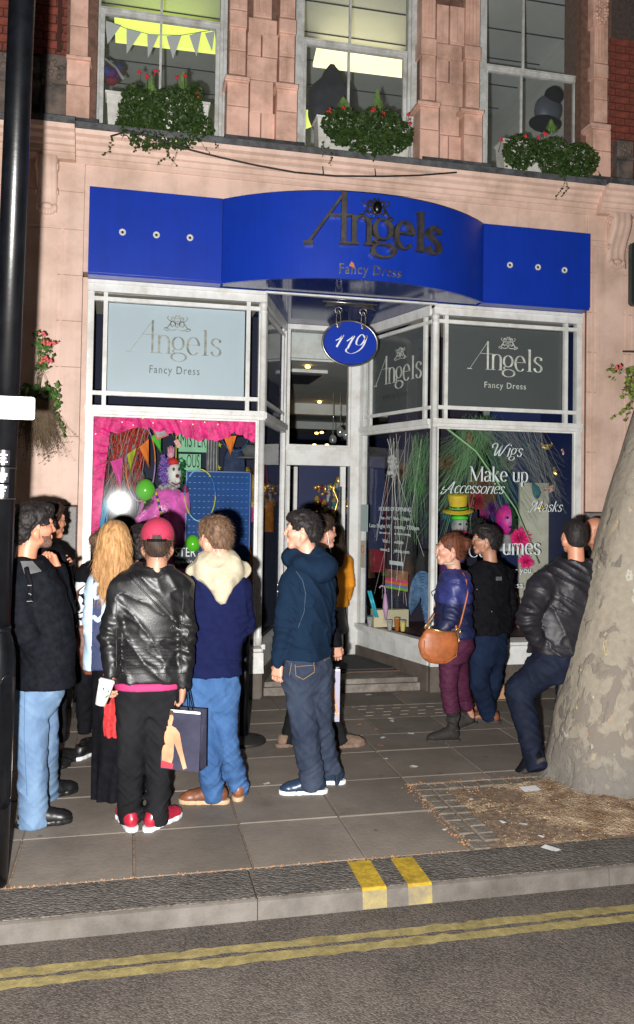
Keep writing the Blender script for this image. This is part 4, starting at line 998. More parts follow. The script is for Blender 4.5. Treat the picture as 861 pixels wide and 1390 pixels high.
fl_ = thing('fairy_lights', 'string of tiny warm bulbs pinned over the pink tulle', 'fairy lights', (0, 0, 0))
for (x, y) in ((145, 562), (166, 571), (181, 575), (194, 566), (208, 572), (224, 562), (246, 570), (262, 574), (278, 571), (296, 574), (318, 569), (123, 627), (130, 587)):
    MB().ball(XYZ(x, y+2, 7.63), .0055, 6, 5).build('bulb', fairy, fl_, True)
# shredded tinsel strands
def strands(name, label, cat, n, fa, fb, Y0, Y1, m, w=(.002, .004), sag=.04, segs=5, seed=1, group=None):
    r_ = random.Random(seed); mb = MB()
    for k in range(n):
        a = fa(r_); b = fb(r_); Ya, Yb = r_.uniform(Y0, Y1), r_.uniform(Y0, Y1)
        A_ = np.array(XYZ(a[0], a[1], Ya)); B_ = np.array(XYZ(b[0], b[1], Yb)); ww = r_.uniform(*w); sg = r_.uniform(0, sag)
        jx = r_.uniform(-.02, .02)
        vs = []
        for i in range(segs+1):
            t = i/segs; p = A_*(1-t)+B_*t; q = math.sin(math.pi*t); p = p+np.array([jx*q, 0, -sg*q]); vs += [tuple(p-np.array([ww/2, 0, 0])), tuple(p+np.array([ww/2, .001, 0]))]
        mb.add(vs, [(2*i, 2*i+1, 2*i+3, 2*i+2) for i in range(segs)])
    o = stuff(mb.build(name, m, None)); o['label'] = label; o['category'] = cat
    return o
redt = mat('red_tinsel', (.45, .04, .02), .4, var=.5, vscale=30)
greyt = mat('grey_cobweb_thread', (.30, .29, .29), .8)
strands('tinsel_strands', 'shaggy red tinsel strands hanging in the upper left of the left window', 'tinsel', 170, lambda r: (r.uniform(150, 205), r.uniform(566, 584)), lambda r: (r.uniform(138, 196), r.uniform(606, 672)), 7.75, 8.2, redt, seed=2)
strands('cobweb_threads', 'grey cobweb threads behind the bunting in the left window', 'cobweb', 46, lambda r: (r.uniform(140, 205), r.uniform(566, 580)), lambda r: (r.uniform(136, 196), r.uniform(640, 700)), 7.72, 8.2, greyt, seed=5)
# bunting
felt = {'green': (.07, .42, .035), 'pink': (.62, .05, .28), 'lime': (.35, .38, .02), 'orange': (.68, .17, .02)}
FM = {k: mat('felt_'+k, v, .8, var=.08, vscale=30) for k, v in felt.items()}
flags = [('green', (131, 629), (145.5, 626.6), (134.4, 665)), ('pink', (149.5, 625.8), (166.6, 621), (164.5, 665.7)), ('lime', (172.6, 616), (185.3, 608), (176.6, 643)), ('orange', (189, 606.4), (202, 595.8), (202.3, 635.6)),
         ('green', (204.8, 592.5), (218.6, 586), (218.6, 615.3)), ('lime', (227, 578), (231, 577), (236.5, 595))]
def bunting(name, label, flags, Y):
    t = thing(name, label, 'bunting', (0, 0, 0))
    for c_, a, b, c in flags:
        A_, B_, C_ = [np.array(XYZ(*q, Y)) for q in (a, b, c)]; C_ = C_+np.array([0, -.02, 0]); n_ = 5; vs = []; fs = []
        for i in range(n_+1):
            u = i/n_; L0 = A_*(1-u)+C_*u; R0 = B_*(1-u)+C_*u
            for k in range(4): p = L0*(1-k/3)+R0*(k/3); vs.append((p[0], p[1]+.012*math.sin(k*1.9+u*3), p[2]))
        for i in range(n_):
            for k in range(3): fs.append((i*4+k, i*4+k+1, i*4+k+5, i*4+k+4))
        MB().add(vs, fs).build('pennant', FM[c_], t)
    pts = []
    for c_, a, b, c in flags: pts += [XYZ(*a, Y), XYZ(*b, Y)]
    MB().tube(pts, .0025, 5).build('cord', M['black'], t, True)
    return t
bunting('bunting', 'string of green pink lime and orange felt pennants across the left window', flags, 7.72)
bunting('bunting', 'short bunting with one orange and one green pennant near the right of the left window', [('orange', (304, 592.5), (321, 591.5), (313, 619)), ('green', (325, 586), (340, 587), (345.5, 603))], 7.72)
t = MB().add([XYZ(161, 665, 7.70), XYZ(144.5, 681, 7.70), XYZ(160, 700, 7.66), XYZ(176, 683, 7.70)], [(0, 1, 2), (0, 2, 3)]).build('green_kite', FM['green'], None); tag(t, 'small bright green diamond of felt just above the flash reflection', 'decoration')
# balloons
balloon = mat('green_balloon_rubber', (.10, .50, .025), .22, coat=.3)
def ball_obj(px, py, Y, r_, m, name, label):
    t = thing(name, label, 'balloon', XYZ(px, py, Y))
    MB().lathe([(r_*math.sin(a)*(1-.10*max(0, -math.cos(a))), -r_*1.12*math.cos(a)) for a in np.linspace(0.06, math.pi-.06, 16)], (0, 0, 0), 22).build('skin', m, t, True)
    MB().lathe([(.004, 0), (.012, -.02), (.004, -.022)], (0, 0, -r_*1.1), 8).build('knot', m, t, True)
    return t
ball_obj(197.4, 665, 7.78, .092, balloon, 'balloon', 'bright green balloon beside the clown in the left window')
ball_obj(262, 738, 7.72, .075, balloon, 'balloon', 'green balloon low down beside the blue pegboard')
ball_obj(188, 646, 8.1, .062, CM['grey'], 'balloon', 'small grey balloon above the bright green balloon')
# hoops
def hoop(px, py, rx, ry, Y, cols_, label):
    t = thing('hula_hoop', label, 'hula hoop', (0, 0, 0)); n_ = 48; c = XYZ(px, py, Y); ax = rx/FPX*Y; az = ry/FPX*Y
    for s_ in range(8):
        pts = [(c[0]+ax*math.cos(a)+.25*az*0*math.sin(a), c[1]+.06*math.sin(a), c[2]+az*math.sin(a)) for a in np.linspace(2*math.pi*s_/8, 2*math.pi*(s_+1)/8+.02, 8)]
        MB().tube(pts, .0062, 6).build('hoop_section', cols_[s_ % len(cols_)], t, True)
    return t
hoop(191, 628, 19, 51, 7.85, [mat('orange_tape', (.65, .2, .04), .4), mat('mauve_tape', (.35, .22, .42), .4)], 'orange and mauve striped hula hoop hanging behind the bunting')
hoop(271.8, 672, 20.5, 35, 7.66, [mat('blue_tape', (.03, .16, .5), .35), mat('yellow_tape', (.5, .5, .06), .35), mat('sky_tape', (.2, .45, .6), .35)], 'blue and yellow hula hoop standing against the blue pegboard')
hoop(319, 588, 19, 25, 7.9, [mat('darkblue_tape', (.02, .08, .22), .35)], 'dark blue hoop hanging around the orange pennant')
# pegboard
peg_t = thing('blue_pegboard', 'bright blue pegboard panel with rows of small pegs in left window', 'pegboard', (0, 0, 0))
pegm = mat('pegboard_blue', (.006, .050, .20), .6, spec=.15, var=.15, vscale=4)
x0, z1 = XZ(254.5, 640.5, 7.80); x1, _ = XZ(339, 643, 7.80); z0 = ZS
MB().box(x0, x1, 7.80, 7.83, z0, z1).build('board', pegm, peg_t)
MB().box(x0-.012, x0-.001, 7.79, 7.835, z0, z1).box(x1+.001, x1+.012, 7.79, 7.835, z0, z1).box(x0, x1, 7.79, 7.835, z1+.001, z1+.012).build('frame', mat('pegframe', (.008, .07, .28), .4), peg_t)
mb = MB()
for i in range(13):
    for j in range(20):
        x = x0+.025+i*(x1-x0-.05)/12; z = z1-.04-j*.058; mb.box(x-.010, x+.010, 7.792, 7.7995, z-.002, z+.002)
mb = stuff(mb.build('peg', mat('peg_pale', (.04, .14, .34), .4), peg_t))
# posters with lettering
mint = mat('mint_poster', (.22, .50, .30), .7, var=.15, vscale=6); ink = mat('poster_ink', (.008, .008, .01), .7)
def poster(px0, py0, px1, py1, Y, m, label, nm='poster'):
    xa, zt = XZ(px0, py0, Y); xb, _ = XZ(px1, py0, Y); _, zb_ = XZ(px0, py1, Y)
    o = MB().box(xa, xb, Y, Y+.006, zb_, zt).build(nm, m, None); tag(o, label, 'poster'); return o, xa, xb, zb_, zt
po, xa, xb, zb_, zt = poster(243, 588, 281, 613, 7.92, mint, 'mint green poster with big black capitals MISTER in the left window')
text_obj('MISTER', .15, ink, po, lambda u, v, d: (xa+.012+u, 7.919+d, zb_+.045+v*1.35), 'lettering', .002, width=(xb-xa)*.93)
po2, xa2, xb2, zb2, zt2 = poster(243, 616, 273, 640, 7.92, mint, 'mint green poster with letters OUS under the MISTER poster')
text_obj('OUS', .15, ink, po2, lambda u, v, d: (xa2+.07+u, 7.919+d, zb2+.04+v*1.2), 'lettering', .002, width=(xb2-xa2)*.6)
po3, xa3, xb3, zb3, zt3 = poster(236, 739, 268, 772, 7.68, mat('navy_poster', (.006, .008, .025), .6), 'dark poster with white words low in the left window behind the red cap')
whitep = mat('white_print', (.72, .74, .74), .6)
text_obj('STER', .1, whitep, po3, lambda u, v, d: (xa3+.01+u, 7.679+d, zb3+.11+v*1.2), 'lettering', .002, width=(xb3-xa3)*.9)
text_obj('opening', .05, whitep, po3, lambda u, v, d: (xa3+.01+u, 7.679+d, zb3+.05+v), 'lettering', .002, width=(xb3-xa3)*.9)
# striped strip curtain, denim, felt hats, cards, stars
sc = thing('strip_curtain', 'white and grey vertical strip curtain beside the MISTER poster', 'curtain', (0, 0, 0))
for k in range(9):
    xa_, zt_ = XZ(281+k*1.9, 583, 8.0); _, zb_ = XZ(281, 641, 8.0); MB().box(xa_, xa_+.008, 8.0-.004*(k % 2), 8.004, zb_, zt_).build('strip', CM['white'] if k % 2 else CM['grey'], sc)
den = mat('dark_denim', (.025, .045, .11), .85, c2=(.01, .018, .05), vscale=14, bump=.5, bscale=90)
X, Z = XZ(318, 607, 7.95); o = garment(X, 7.98, Z, .19, .36, .08).build('denim_shorts', den, None, True); tag(o, 'dark denim shorts hanging above the blue pegboard', 'shorts')
X, Z = XZ(338, 620, 8.05); o = MB().lathe([(.001, .12), (.06, .115), (.085, .06), (.09, .0), (.17, -.01), (.17, -.02), (.001, -.02)], (X, 8.05, Z), 20).build('felt_hat', CM['grey'], None, True); tag(o, 'grey felt hat hanging beside the denim shorts', 'hat')
X, Z = XZ(322, 588, 8.15); o = MB().lathe([(.001, .12), (.07, .115), (.095, .06), (.1, .0), (.19, -.01), (.19, -.02), (.001, -.02)], (X, 8.15, Z), 20).build('felt_hat', CM['grey'], None, True); tag(o, 'grey felt hat behind the orange pennant', 'hat')
def card(cx, cy, w, h, rot, Y, m, label, nm):
    c = np.array(XYZ(cx, cy, Y)); ca, sa_ = math.cos(R(rot)), math.sin(R(rot)); v = []
    for yy in (0, .012):
        for (a, b) in ((-w, -h), (w, -h), (w, h), (-w, h)): v.append((c[0]+a*ca-b*sa_, Y+yy, c[2]+a*sa_+b*ca))
    o = MB().add(v, [(0, 1, 2, 3), (7, 6, 5, 4), (0, 4, 5, 1), (1, 5, 6, 2), (2, 6, 7, 3), (3, 7, 4, 0)]).build(nm, m, None); tag(o, label, 'card'); return o
o = card(218, 586, .058, .058, 22, 7.70, mat('red_card_edge', (.55, .07, .05), .6), 'small red and white star printed gift card at top of left window', 'gift_card')
c_in = card(218, 586, .044, .044, 22, 7.696, CM['white'], 'x', 'card_face'); del c_in['label']; del c_in['category']; c_in.parent = o
for (dx, dy) in ((-3, -3), (3.5, -2.5), (0, 4)):
    X, Z = XZ(218+dx, 586+dy, 7.69); pts = [(X+(.016 if k % 2 == 0 else .007)*math.cos(k*math.pi/5+.3), Z+(.016 if k % 2 == 0 else .007)*math.sin(k*math.pi/5+.3)) for k in range(10)]
    MB().prism(pts, 7.689, 7.694).build('printed_star', M['black'], o)
card(241.5, 602, .022, .036, 30, 7.70, mat('playing_card_print', (.55, .45, .40), .5, c2=(.5, .1, .06), vscale=40), 'tilted playing card right of the red gift card', 'playing_card')
for k, (x, y) in enumerate(((297, 635), (298, 604))):
    X, Z = XZ(x, y, 8.1); pts = [(X+(.03 if q % 2 == 0 else .012)*math.cos(q*math.pi/5+.3), Z+(.03 if q % 2 == 0 else .012)*math.sin(q*math.pi/5+.3)) for q in range(10)]
    tag(MB().prism(pts, 8.1, 8.105).build('paper_star', FM['lime'], None), 'small lime paper star on the dark backdrop of the left window', 'star', 'lime paper stars')
# clown figure
YC = 7.86
cl = thing('clown_mannequin', 'clown mannequin with purple and green curly wig, red hat and pink satin coat', 'mannequin', (0, 0, 0))
satin = mat('pink_satin', (.62, .10, .42), .32, var=.25, vscale=8, bump=.6, bscale=12, bdist=.03, sheen=.3)
purple = mat('purple_curls', (.10, .03, .32), .45, c2=(.30, .18, .55), vscale=40, bump=.6, bscale=60); greenw = mat('green_curls', (.01, .12, .035), .5, var=.5, vscale=40)
def curls(cx, cy, rx, rz, n_, m, seed):
    r_ = random.Random(seed); mb = MB()
    for k in range(n_):
        a = r_.uniform(0, 2*math.pi); q = math.sqrt(r_.random()); c = XYZ(cx+rx*q*math.cos(a), cy+rz*q*math.sin(a), YC+r_.uniform(-.05, .05)); s_ = r_.uniform(.012, .02); ph = r_.uniform(0, 6)
        mb.tube([(c[0]+s_*math.cos(ph+t*1.1), c[1]+s_*math.sin(ph+t*1.1), c[2]-.03+t*.011) for t in range(7)], [.003, .007, .008, .008, .008, .006, .003], 5)
    return stuff(mb.build('curly_wig', m, cl, True))
curls(224, 640, 7.5, 19, 120, purple, 3); curls(246.5, 640, 4.5, 16, 46, greenw, 4)
c = XYZ(236, 643, YC); head = MB().ball(c, (.075, .09, .115), 16, 12); head.ball(XYZ(241, 652, YC-.05), (.03, .035, .035), 10, 8)
h_ = head.build('face', mat('white_mask', (.62, .60, .58), .5, bump=.4, bscale=20, bdist=.02), cl, True)
MB().ball(XYZ(241, 646, YC-.10), .018, 10, 8).build('red_nose', CM['crimson'], h_, True)
MB().ball(XYZ(236, 637, YC-.085), (.012, .006, .016), 8, 6).build('eye', M['black'], h_, True); MB().ball(XYZ(243, 637, YC-.085), (.010, .006, .016), 8, 6).build('eye', M['black'], h_, True)
MB().tube([XYZ(233, 655, YC-.08), XYZ(239, 658, YC-.095), XYZ(245, 655, YC-.08)], .007, 6).build('mouth', CM['crimson'], h_, True)
MB().ball(XYZ(235, 627.5, YC-.02), (.055, .055, .042), 14, 8).build('red_hat', mat('red_felt', (.55, .02, .02), .7), cl, True)
mb = MB()
for k in range(11): mb.ball(XYZ(218+k*2.4, 661+2*math.sin(k*1.1), YC-.05-.02*(k % 2)), (.022, .03, .022), 8, 6)
mb.build('ruff_collar', CM['white'], cl, True)
vs = []; fs = []; n_ = 26
sect = [(662, 228, .08, .07), (668, 226, .15, .10), (680, 224, .21, .13), (700, 221, .23, .14), (760, 222, .24, .15), (850, 224, .26, .16)]
for (py, pxc, hw, hd) in sect:
    c = XYZ(pxc, py, YC+.02)
    for k in range(n_):
        a = 2*math.pi*k/n_; w_ = 1+.05*math.sin(a*7+py*.05); vs.append((c[0]+hw*math.cos(a)*w_, c[1]+hd*math.sin(a)*w_, c[2]))
for j in range(len(sect)-1):
    for k in range(n_): fs.append((j*n_+k, j*n_+(k+1) % n_, (j+1)*n_+(k+1) % n_, (j+1)*n_+k))
fs.append(tuple(range(n_-1, -1, -1)))
MB().add(vs, fs).build('pink_coat', satin, cl, True)
MB().tube([XYZ(206, 680, YC-.04), XYZ(194, 705, YC-.08), XYZ(200, 735, YC-.10)], [.07, .075, .06], 12).build('sleeve', satin, cl, True)
MB().tube([XYZ(244, 676, YC-.06), XYZ(252, 690, YC-.10), XYZ(250, 668, YC-.14)], [.06, .055, .045], 12).build('sleeve', satin, cl, True)
MB().ball(XYZ(252, 665, YC-.15), (.028, .028, .05), 10, 8).build('red_glove', CM['crimson'], cl, True)
st = thing('striped_cane', 'yellow and navy striped cane leaning across the clown', 'cane', (0, 0, 0)); ya = mat('cane_yellow', (.55, .45, .03), .4)
A_, B_ = np.array(XYZ(212, 668, 7.74)), np.array(XYZ(224, 720, 7.74))
for k in range(12):
    MB().tube([A_+(B_-A_)*k/12, A_+(B_-A_)*(k+1)/12], .011, 8).build('band', ya if k % 2 == 0 else CM['blue'], st, True)
tag(MB().tube([XYZ(239.5, 582, 7.74), XYZ(239, 622, 7.74)], .0055, 6).build('lime_stick', FM['lime'], None), 'thin lime green stick hanging down to the clown head', 'stick')
hand_g = mat('pink_glove', (.6, .25, .35), .6)
g_ = MB().ball(XYZ(232, 617, 7.80), (.035, .02, .035), 10, 8)
for k in range(4): g_.tube([XYZ(229+k*2.2, 615, 7.80), XYZ(228.5+k*2.6, 607-(1 if k in (1, 2) else 0)*2, 7.80)], [.009, .007], 6)
tag(g_.build('stuffed_glove', hand_g, None, True), 'pink and white stuffed glove reaching up above the clown hat', 'glove')
strands('blue_tinsel', 'pale blue and white tinsel bunch low at the left of the left window', 'tinsel', 70, lambda r: (r.uniform(128, 150), r.uniform(675, 690)), lambda r: (r.uniform(126, 146), r.uniform(700, 745)), 7.7, 7.9, mat('blue_tinsel_m', (.05, .35, .6), .3), seed=8)
for k in range(12):
    cn = rr.choice(['crimson', 'orange', 'gold', 'pink', 'purple', 'black']); x = rr.uniform(1.05, 1.42); y = rr.uniform(7.95, 8.4); zt = rr.uniform(.9, 2.4)
    if x > 1.17+(y-7.55)*.28: x = 1.12
    tag(garment(x, y, zt, .14, .35, .08).build('costume_piece', CM[cn], None, True), 'small %s costume piece hanging by the door side of the left bay, %s' % (cn, 'high up' if zt > 1.7 else 'low down'), 'costume piece', 'costume pieces in the left bay')

# ------------------------------------------------------------ right bay display
P('display_floor', MB().add([(2.84, YB+.08, ZS), (4.36, YB+.08, ZS), (4.36, 8.7, ZS), (2.50, 8.7, ZS)], [(0, 1, 2, 3)]), mat('dark_red_display_floor', (.06, .02, .025), .6))
P('display_top', MB().box(2.84, 4.36, YB+.08, 8.6, 3.62, 3.66), mat('cream_display_ceiling2', (.5, .46, .38), .8))
P('display_side', MB().box(4.37, 4.40, YB+.08, 8.7, ZS, 3.69), M['navy'])
P('display_back', MB().box(3.80, 4.38, 8.30, 8.36, ZS, 3.69), M['navy'])
P('display_back', MB().box(2.75, 3.80, 8.66, 8.70, ZS, 3.69), mat('plum_backdrop', (.02, .008, .02), .8, c2=(.004, .006, .03), vscale=2))
P('display_pillar', MB().box(2.50, 2.62, 9.0, 9.1, .13, 3.69), M['navy'])
x0, z1 = XZ(706, 655, 8.1); x1, _ = XZ(752, 655, 8.1); tag(MB().box(x0, x1, 8.1, 8.13, ZS, z1).build('white_display_panel', mat('cream_panel', (.45, .43, .36), .7, var=.1), None), 'tall cream panel standing at the back of the right window', 'display panel')
webg = mat('green_web', (.24, .46, .22), .6); webw = mat('white_web', (.50, .52, .50), .6)
strands('green_webbing', 'green stretched webbing fanning down from the top of the right window', 'webbing', 300, lambda r: (r.gauss(650, 14), r.uniform(560, 600)), lambda r: (r.uniform(560, 640) if r.random() < .7 else r.uniform(680, 740), r.uniform(600, 740)), 7.62, 8.2, webg, (.0007, .0032), seed=11)
strands('green_webbing', 'green webbing stretched inside the slanted side of the right bay', 'webbing', 90, lambda r: (r.uniform(562, 588), r.uniform(585, 615)), lambda r: (r.uniform(535, 580), r.uniform(640, 740)), 7.75, 8.2, webg, (.0007, .0026), seed=12)
strands('white_webbing', 'white spider webbing stretched over the upper right of the right window', 'webbing', 170, lambda r: (r.uniform(640, 735), r.uniform(574, 586)), lambda r: (r.uniform(730, 778), r.uniform(620, 700)), 7.62, 7.9, webw, (.001, .0025), seed=13)
strands('white_webbing', 'long white threads crossing the slanted pane of the right bay', 'webbing', 16, lambda r: (r.uniform(525, 575), r.uniform(585, 600)), lambda r: (r.uniform(500, 580), r.uniform(700, 830)), 7.9, 8.2, webw, (.002, .005), sag=.01, seed=14)
# thick strands
for (a, b, c, w_, lab) in (((598, 575), (646, 612), (700, 690), .010, 'thick green twist of webbing running diagonally across the right window'),):
    tag(MB().tube([XYZ(*a, 7.65), XYZ(*b, 7.65), XYZ(*c, 7.68), XYZ(732, 765, 7.7)], [w_, w_, w_*.8, w_*.5], 6).build('web_twist', webg, None, True), lab, 'webbing')
# masks on the navy wall
def mask(px, py, Y, s_, m, label, tilt=0):
    t = thing('carnival_mask', label, 'mask', XYZ(px, py, Y)); t.rotation_euler = (0, R(tilt), 0)
    mb = MB(); vs = []; fs = []; n_ = 14; m2_ = 8
    for j in range(m2_+1):
        for i in range(n_+1):
            u = -1+2*i/n_; v = -1+2*j/m2_; z = v*.55*(1-.35*u*u)+(.25*u*u); x = u*1.0
            vs.append((x*s_, -s_*.45*(1-u*u)*(1-.4*v*v), z*s_))
    for j in range(m2_):
        for i in range(n_):
            u = -1+2*(i+.5)/n_; v = -1+2*(j+.5)/m2_
            if abs(abs(u)-.45) < .22 and abs(v) < .35: continue
            fs.append((j*(n_+1)+i, j*(n_+1)+i+1, (j+1)*(n_+1)+i+1, (j+1)*(n_+1)+i))
    mb.add(vs, fs); mb.build('mask_face', m, t, True)
    MB().tube([(-s_*1.0, -.01, s_*.2), (-s_*1.25, -.01, s_*.75), (-s_*.9, -.01, s_*.95)], [.008, .010, .003], 6).build('horn_curl', m, t, True)
    MB().tube([(s_*1.0, -.01, s_*.2), (s_*1.25, -.01, s_*.75), (s_*.9, -.01, s_*.95)], [.008, .010, .003], 6).build('horn_curl', m, t, True)
    MB().ball((0, -s_*.5, s_*.45), (s_*.18, s_*.1, s_*.25), 8, 6).build('mask_jewel', CM['crimson'] if 'red' in label else gold, t, True)
    return t
wm = mat('white_red_gold_mask', (.55, .5, .42), .4, c2=(.45, .06, .02), vscale=22)
mask(742, 607, 7.95, .05, gold, 'gold filigree half mask at the top of the navy wall'); mask(770, 616, 7.80, .055, wm, 'white and red half mask beside the frame of the right window')
mask(757, 643, 7.95, .055, gold, 'gold mask below the two upper masks on navy wall', 20); mask(747, 664, 7.95, .06, wm, 'cream and orange long nosed mask on navy wall', -25)
mask(735, 690, 7.8, .05, gold, 'gold mask just under the painted word Masks', 10); mask(717, 606, 8.2, .04, CM['teal'], 'small teal mask behind the painted word Wigs')
for k, pts_ in enumerate([[(775, 650), (766, 655), (770, 668), (776, 680), (766, 690)], [(750, 700), (744, 716), (754, 728), (748, 745), (742, 760)], [(762, 690), (772, 700), (764, 712)]]):
    tag(MB().tube(smooth_path([XYZ(x, y, 8.2) for x, y in pts_], 4) if False else [XYZ(x, y, 8.2) for x, y in pts_], .014, 8).build('gilt_scroll', gold, None, True), ['thin gilt scroll high beside the right window frame', 'thick gilt scroll behind the word Costumes', 'short gilt scroll under the masks'][k], 'ornament')
# parrot-like teal feathers
mb = MB()
for k in range(16):
    a = R(200+k*8); c = np.array(XYZ(723, 655, 7.85)); e = c+np.array([.10*math.cos(a)*.6+.05, 0, .17*math.sin(a)]); mb.tube([c, (c+e)/2+np.array([.01, 0, 0]), e], [.006, .014, .002], 5)
tag(stuff(mb.build('feather_spray', CM['teal'], None, True)), 'spray of teal feathers in front of the cream display panel', 'feathers')
# wig heads
def wig_head(px, py, Y, label, face_l, face_r, sc_=1.0):
    t = thing('mannequin_bust', label, 'display head', XYZ(px, py, Y)); s_ = sc_
    for sx, m_ in ((-1, face_l), (1, face_r)):
        mb = MB(); vs = []; fs = []
        for j in range(13):
            ph = math.pi*j/12-math.pi/2
            for k in range(9):
                th = -math.pi/2+math.pi*k/8 if sx > 0 else math.pi/2+math.pi*k/8
                r_ = 1+.12*math.exp(-((th+math.pi/2)**2+(ph+.1)**2)*12)
                vs.append((.078*s_*math.cos(ph)*math.cos(th)*r_+sx*.0008, .10*s_*math.cos(ph)*math.sin(th)*r_, .12*s_*math.sin(ph)))
        for j in range(12):
            for k in range(8): fs.append((j*9+k, j*9+k+1, (j+1)*9+k+1, (j+1)*9+k))
        mb.add(vs, fs).build('painted_half', m_, t, True)
    for sx in (-1, 1):
        MB().ball((sx*.03*s_, -.088*s_, .02*s_), (.018*s_, .008, .010*s_), 10, 6).build('eye', M['black'], t, True)
    MB().ball((0, -.098*s_, -.05*s_), (.026*s_, .010, .010*s_), 10, 6).build('mouth', CM['black'] if True else None, t, True)
    MB().lathe([(.045*s_, -.11*s_), (.045*s_, -.20*s_), (.08*s_, -.21*s_), (.08*s_, -.23*s_)], (0, 0, 0), 14).build('neck_stand', CM['white'], t, True)
    return t
wig_head(624, 714, 7.80, 'white faced display head with green eye band under a yellow top hat', CM['white'], CM['white'])
tag(MB().ball(XYZ(624, 703, 7.78), (.085, .095, .032), 14, 8).build('green_eye_band', mat('neon_green', (.08, .6, .05), .5), None, True), 'neon green eye band around the head below the yellow hat', 'eye band')
tag(MB().ball(XYZ(625, 722, 7.77), (.07, .085, .025), 14, 8).build('pink_neck_scarf', mat('neon_pink', (.75, .03, .15), .6), None, True), 'neon pink scarf under the white faced display head', 'scarf')
yt = thing('yellow_top_hat', 'yellow felt top hat with green and black band', 'hat', XYZ(622, 692, 7.78)); yt.rotation_euler = (R(12), R(-6), 0)
yf = mat('yellow_felt', (.58, .40, .02), .75, var=.12, vscale=12)
MB().lathe([(.001, .165), (.095, .16), (.10, .155), (.085, .02), (.087, .0), (.15, -.004), (.155, -.012), (.15, -.016), (.001, -.014)], (0, 0, 0), 28).build('felt_body', yf, yt, True)
MB().lathe([(.0875, .005), (.0905, .03), (.0915, .045), (.089, .046)], (0, 0, 0), 28).build('black_band', M['black'], yt, True)
MB().lathe([(.092, .018), (.094, .022), (.0945, .032), (.092, .034)], (0, 0, 0), 28).build('green_ribbon', FM['green'], yt, True)
dg = mat('dark_green_paint', (.015, .06, .03), .5)
wig_head(687, 706, 7.80, 'display head painted half hot pink and half dark green', mat('hot_pink_paint', (.72, .03, .22), .5, c2=(.3, .02, .3), vscale=18), dg, 1.35)
def boa(px, py, Y, r_, n_, m, label, seed):
    q = random.Random(seed); mb = MB(); c = np.array(XYZ(px, py, Y))
    for k in range(n_):
        d = np.array([q.gauss(0, 1), q.gauss(0, 1)-.3, q.gauss(0, .8)]); d /= np.linalg.norm(d); L_ = r_*q.uniform(.6, 1.1); e = c+d*L_; m_ = (c+e)/2+np.array([q.uniform(-.01, .01) for _ in range(3)])
        w_ = q.uniform(.006, .012); sd_ = np.cross(d, (0, 1, .2)); sd_ = sd_/(np.linalg.norm(sd_)+1e-6)*w_
        mb.add([c, m_-sd_, m_+sd_, e], [(0, 1, 3, 2)])
    return tag(stuff(mb.build('feather_wig', m, None)), label, 'feather wig')
hp = mat('hot_pink_feathers', (.75, .02, .20), .6)
boa(705, 730, 7.76, .13, 330, hp, 'spiky hot pink feather wig behind the word Costumes', 4); boa(714, 762, 7.80, .09, 220, hp, 'second smaller hot pink feather wig lower down', 5)
boa(648, 716, 7.9, .12, 240, CM['black'], 'black feather wig between the yellow hat and the pink head', 6); boa(645, 680, 8.05, .12, 200, CM['crimson'], 'dark red feather wig above the black one', 7); boa(672, 650, 8.2, .12, 200, CM['grey'], 'grey feathers behind the painted word Make up', 8)
for i_, (x, y, cn, lab) in enumerate(((606,628,'brown','shaggy brown wig high on the left of the right window'), (602,664,'black','black shaggy wig left of the word Accessories'), (655,606,'black','small black wig above the word Make up'), (690,628,'grey','grey shaggy wig behind the end of Make up'), (668,690,'purple','purple wig left of the pink and green head'), (668,722,'black','black wig just under the purple wig'), (612,700,'teal','teal wig beside the white faced head'), (728,735,'brown','brown feather wig right of the hot pink one'), (545,640,'brown','brown shaggy wig inside the slanted pane'), (565,660,'green','green shaggy wig inside the slanted pane'))):
    boa(x, y, 8.0+.03*i_, .11, 170, CM[cn], lab, 20+i_)
for (x, y, w_, h_, cn, lab) in ((708, 775, .22, .5, 'purple', 'purple patterned cloth hanging low at the centre of the right window'), (696, 790, .12, .5, 'pink', 'hot pink cloth beside the purple cloth in the right window'), (655, 640, .3, .4, 'brown', 'brown costume hanging high in the right window'),
        (556, 700, .14, .6, 'black', 'tall black dress inside the slanted side of the right bay'), (538, 690, .10, .45, 'black', 'blue costume seen through the slanted pane'), (575, 745, .15, .5, 'black', 'black costume behind the woman in the window'), (610, 740, .16, .5, 'purple', 'violet costume beneath the yellow hat')):
    X, Z = XZ(x, y, 8.15); tag(garment(X, 8.15, Z, w_, min(h_, Z-ZS), .08).build('window_costume', CM[cn], None, True), lab, 'costume')
mb = MB(); c = XYZ(533, 632, 8.2)
for k in range(26): mb.ball((c[0]+random.uniform(-.05, .05), 8.2+random.uniform(-.03, .03), c[2]+random.uniform(-.13, .1)), random.uniform(.012, .028), 7, 5)
tag(stuff(mb.build('white_curly_mask', CM['white'], None, True)), 'white curly mask hanging inside the slanted pane', 'mask')
tag(MB().ball(XYZ(637, 600, 7.9), (.045, .03, .07), 10, 8).ball(XYZ(637, 590, 7.9), (.03, .03, .03), 10, 8).build('red_puppet', CM['crimson'], None, True), 'tiny red puppet under the top of the right window', 'puppet')
# folded denim tentacle roll low at the corner
ldn = mat('pale_denim', (.10, .20, .36), .8, c2=(.035, .085, .18), vscale=18, bump=.5, bscale=60)
rl = thing('denim_roll', 'big swirl of pale blue denim folds low at the corner of the right bay', 'denim', (0, 0, 0))
for k in range(9):
    c = XYZ(571, 815, 8.0); r0 = .03+.018*k
    pts = [(c[0]+r0*math.cos(a)*.75, c[1]-.02*k*.3, c[2]+r0*math.sin(a)*1.7) for a in np.linspace(-1.2, 3.6, 16)]
    MB().tube(pts, [.010]+[.016]*14+[.008], 8).build('fold', ldn, rl, True)
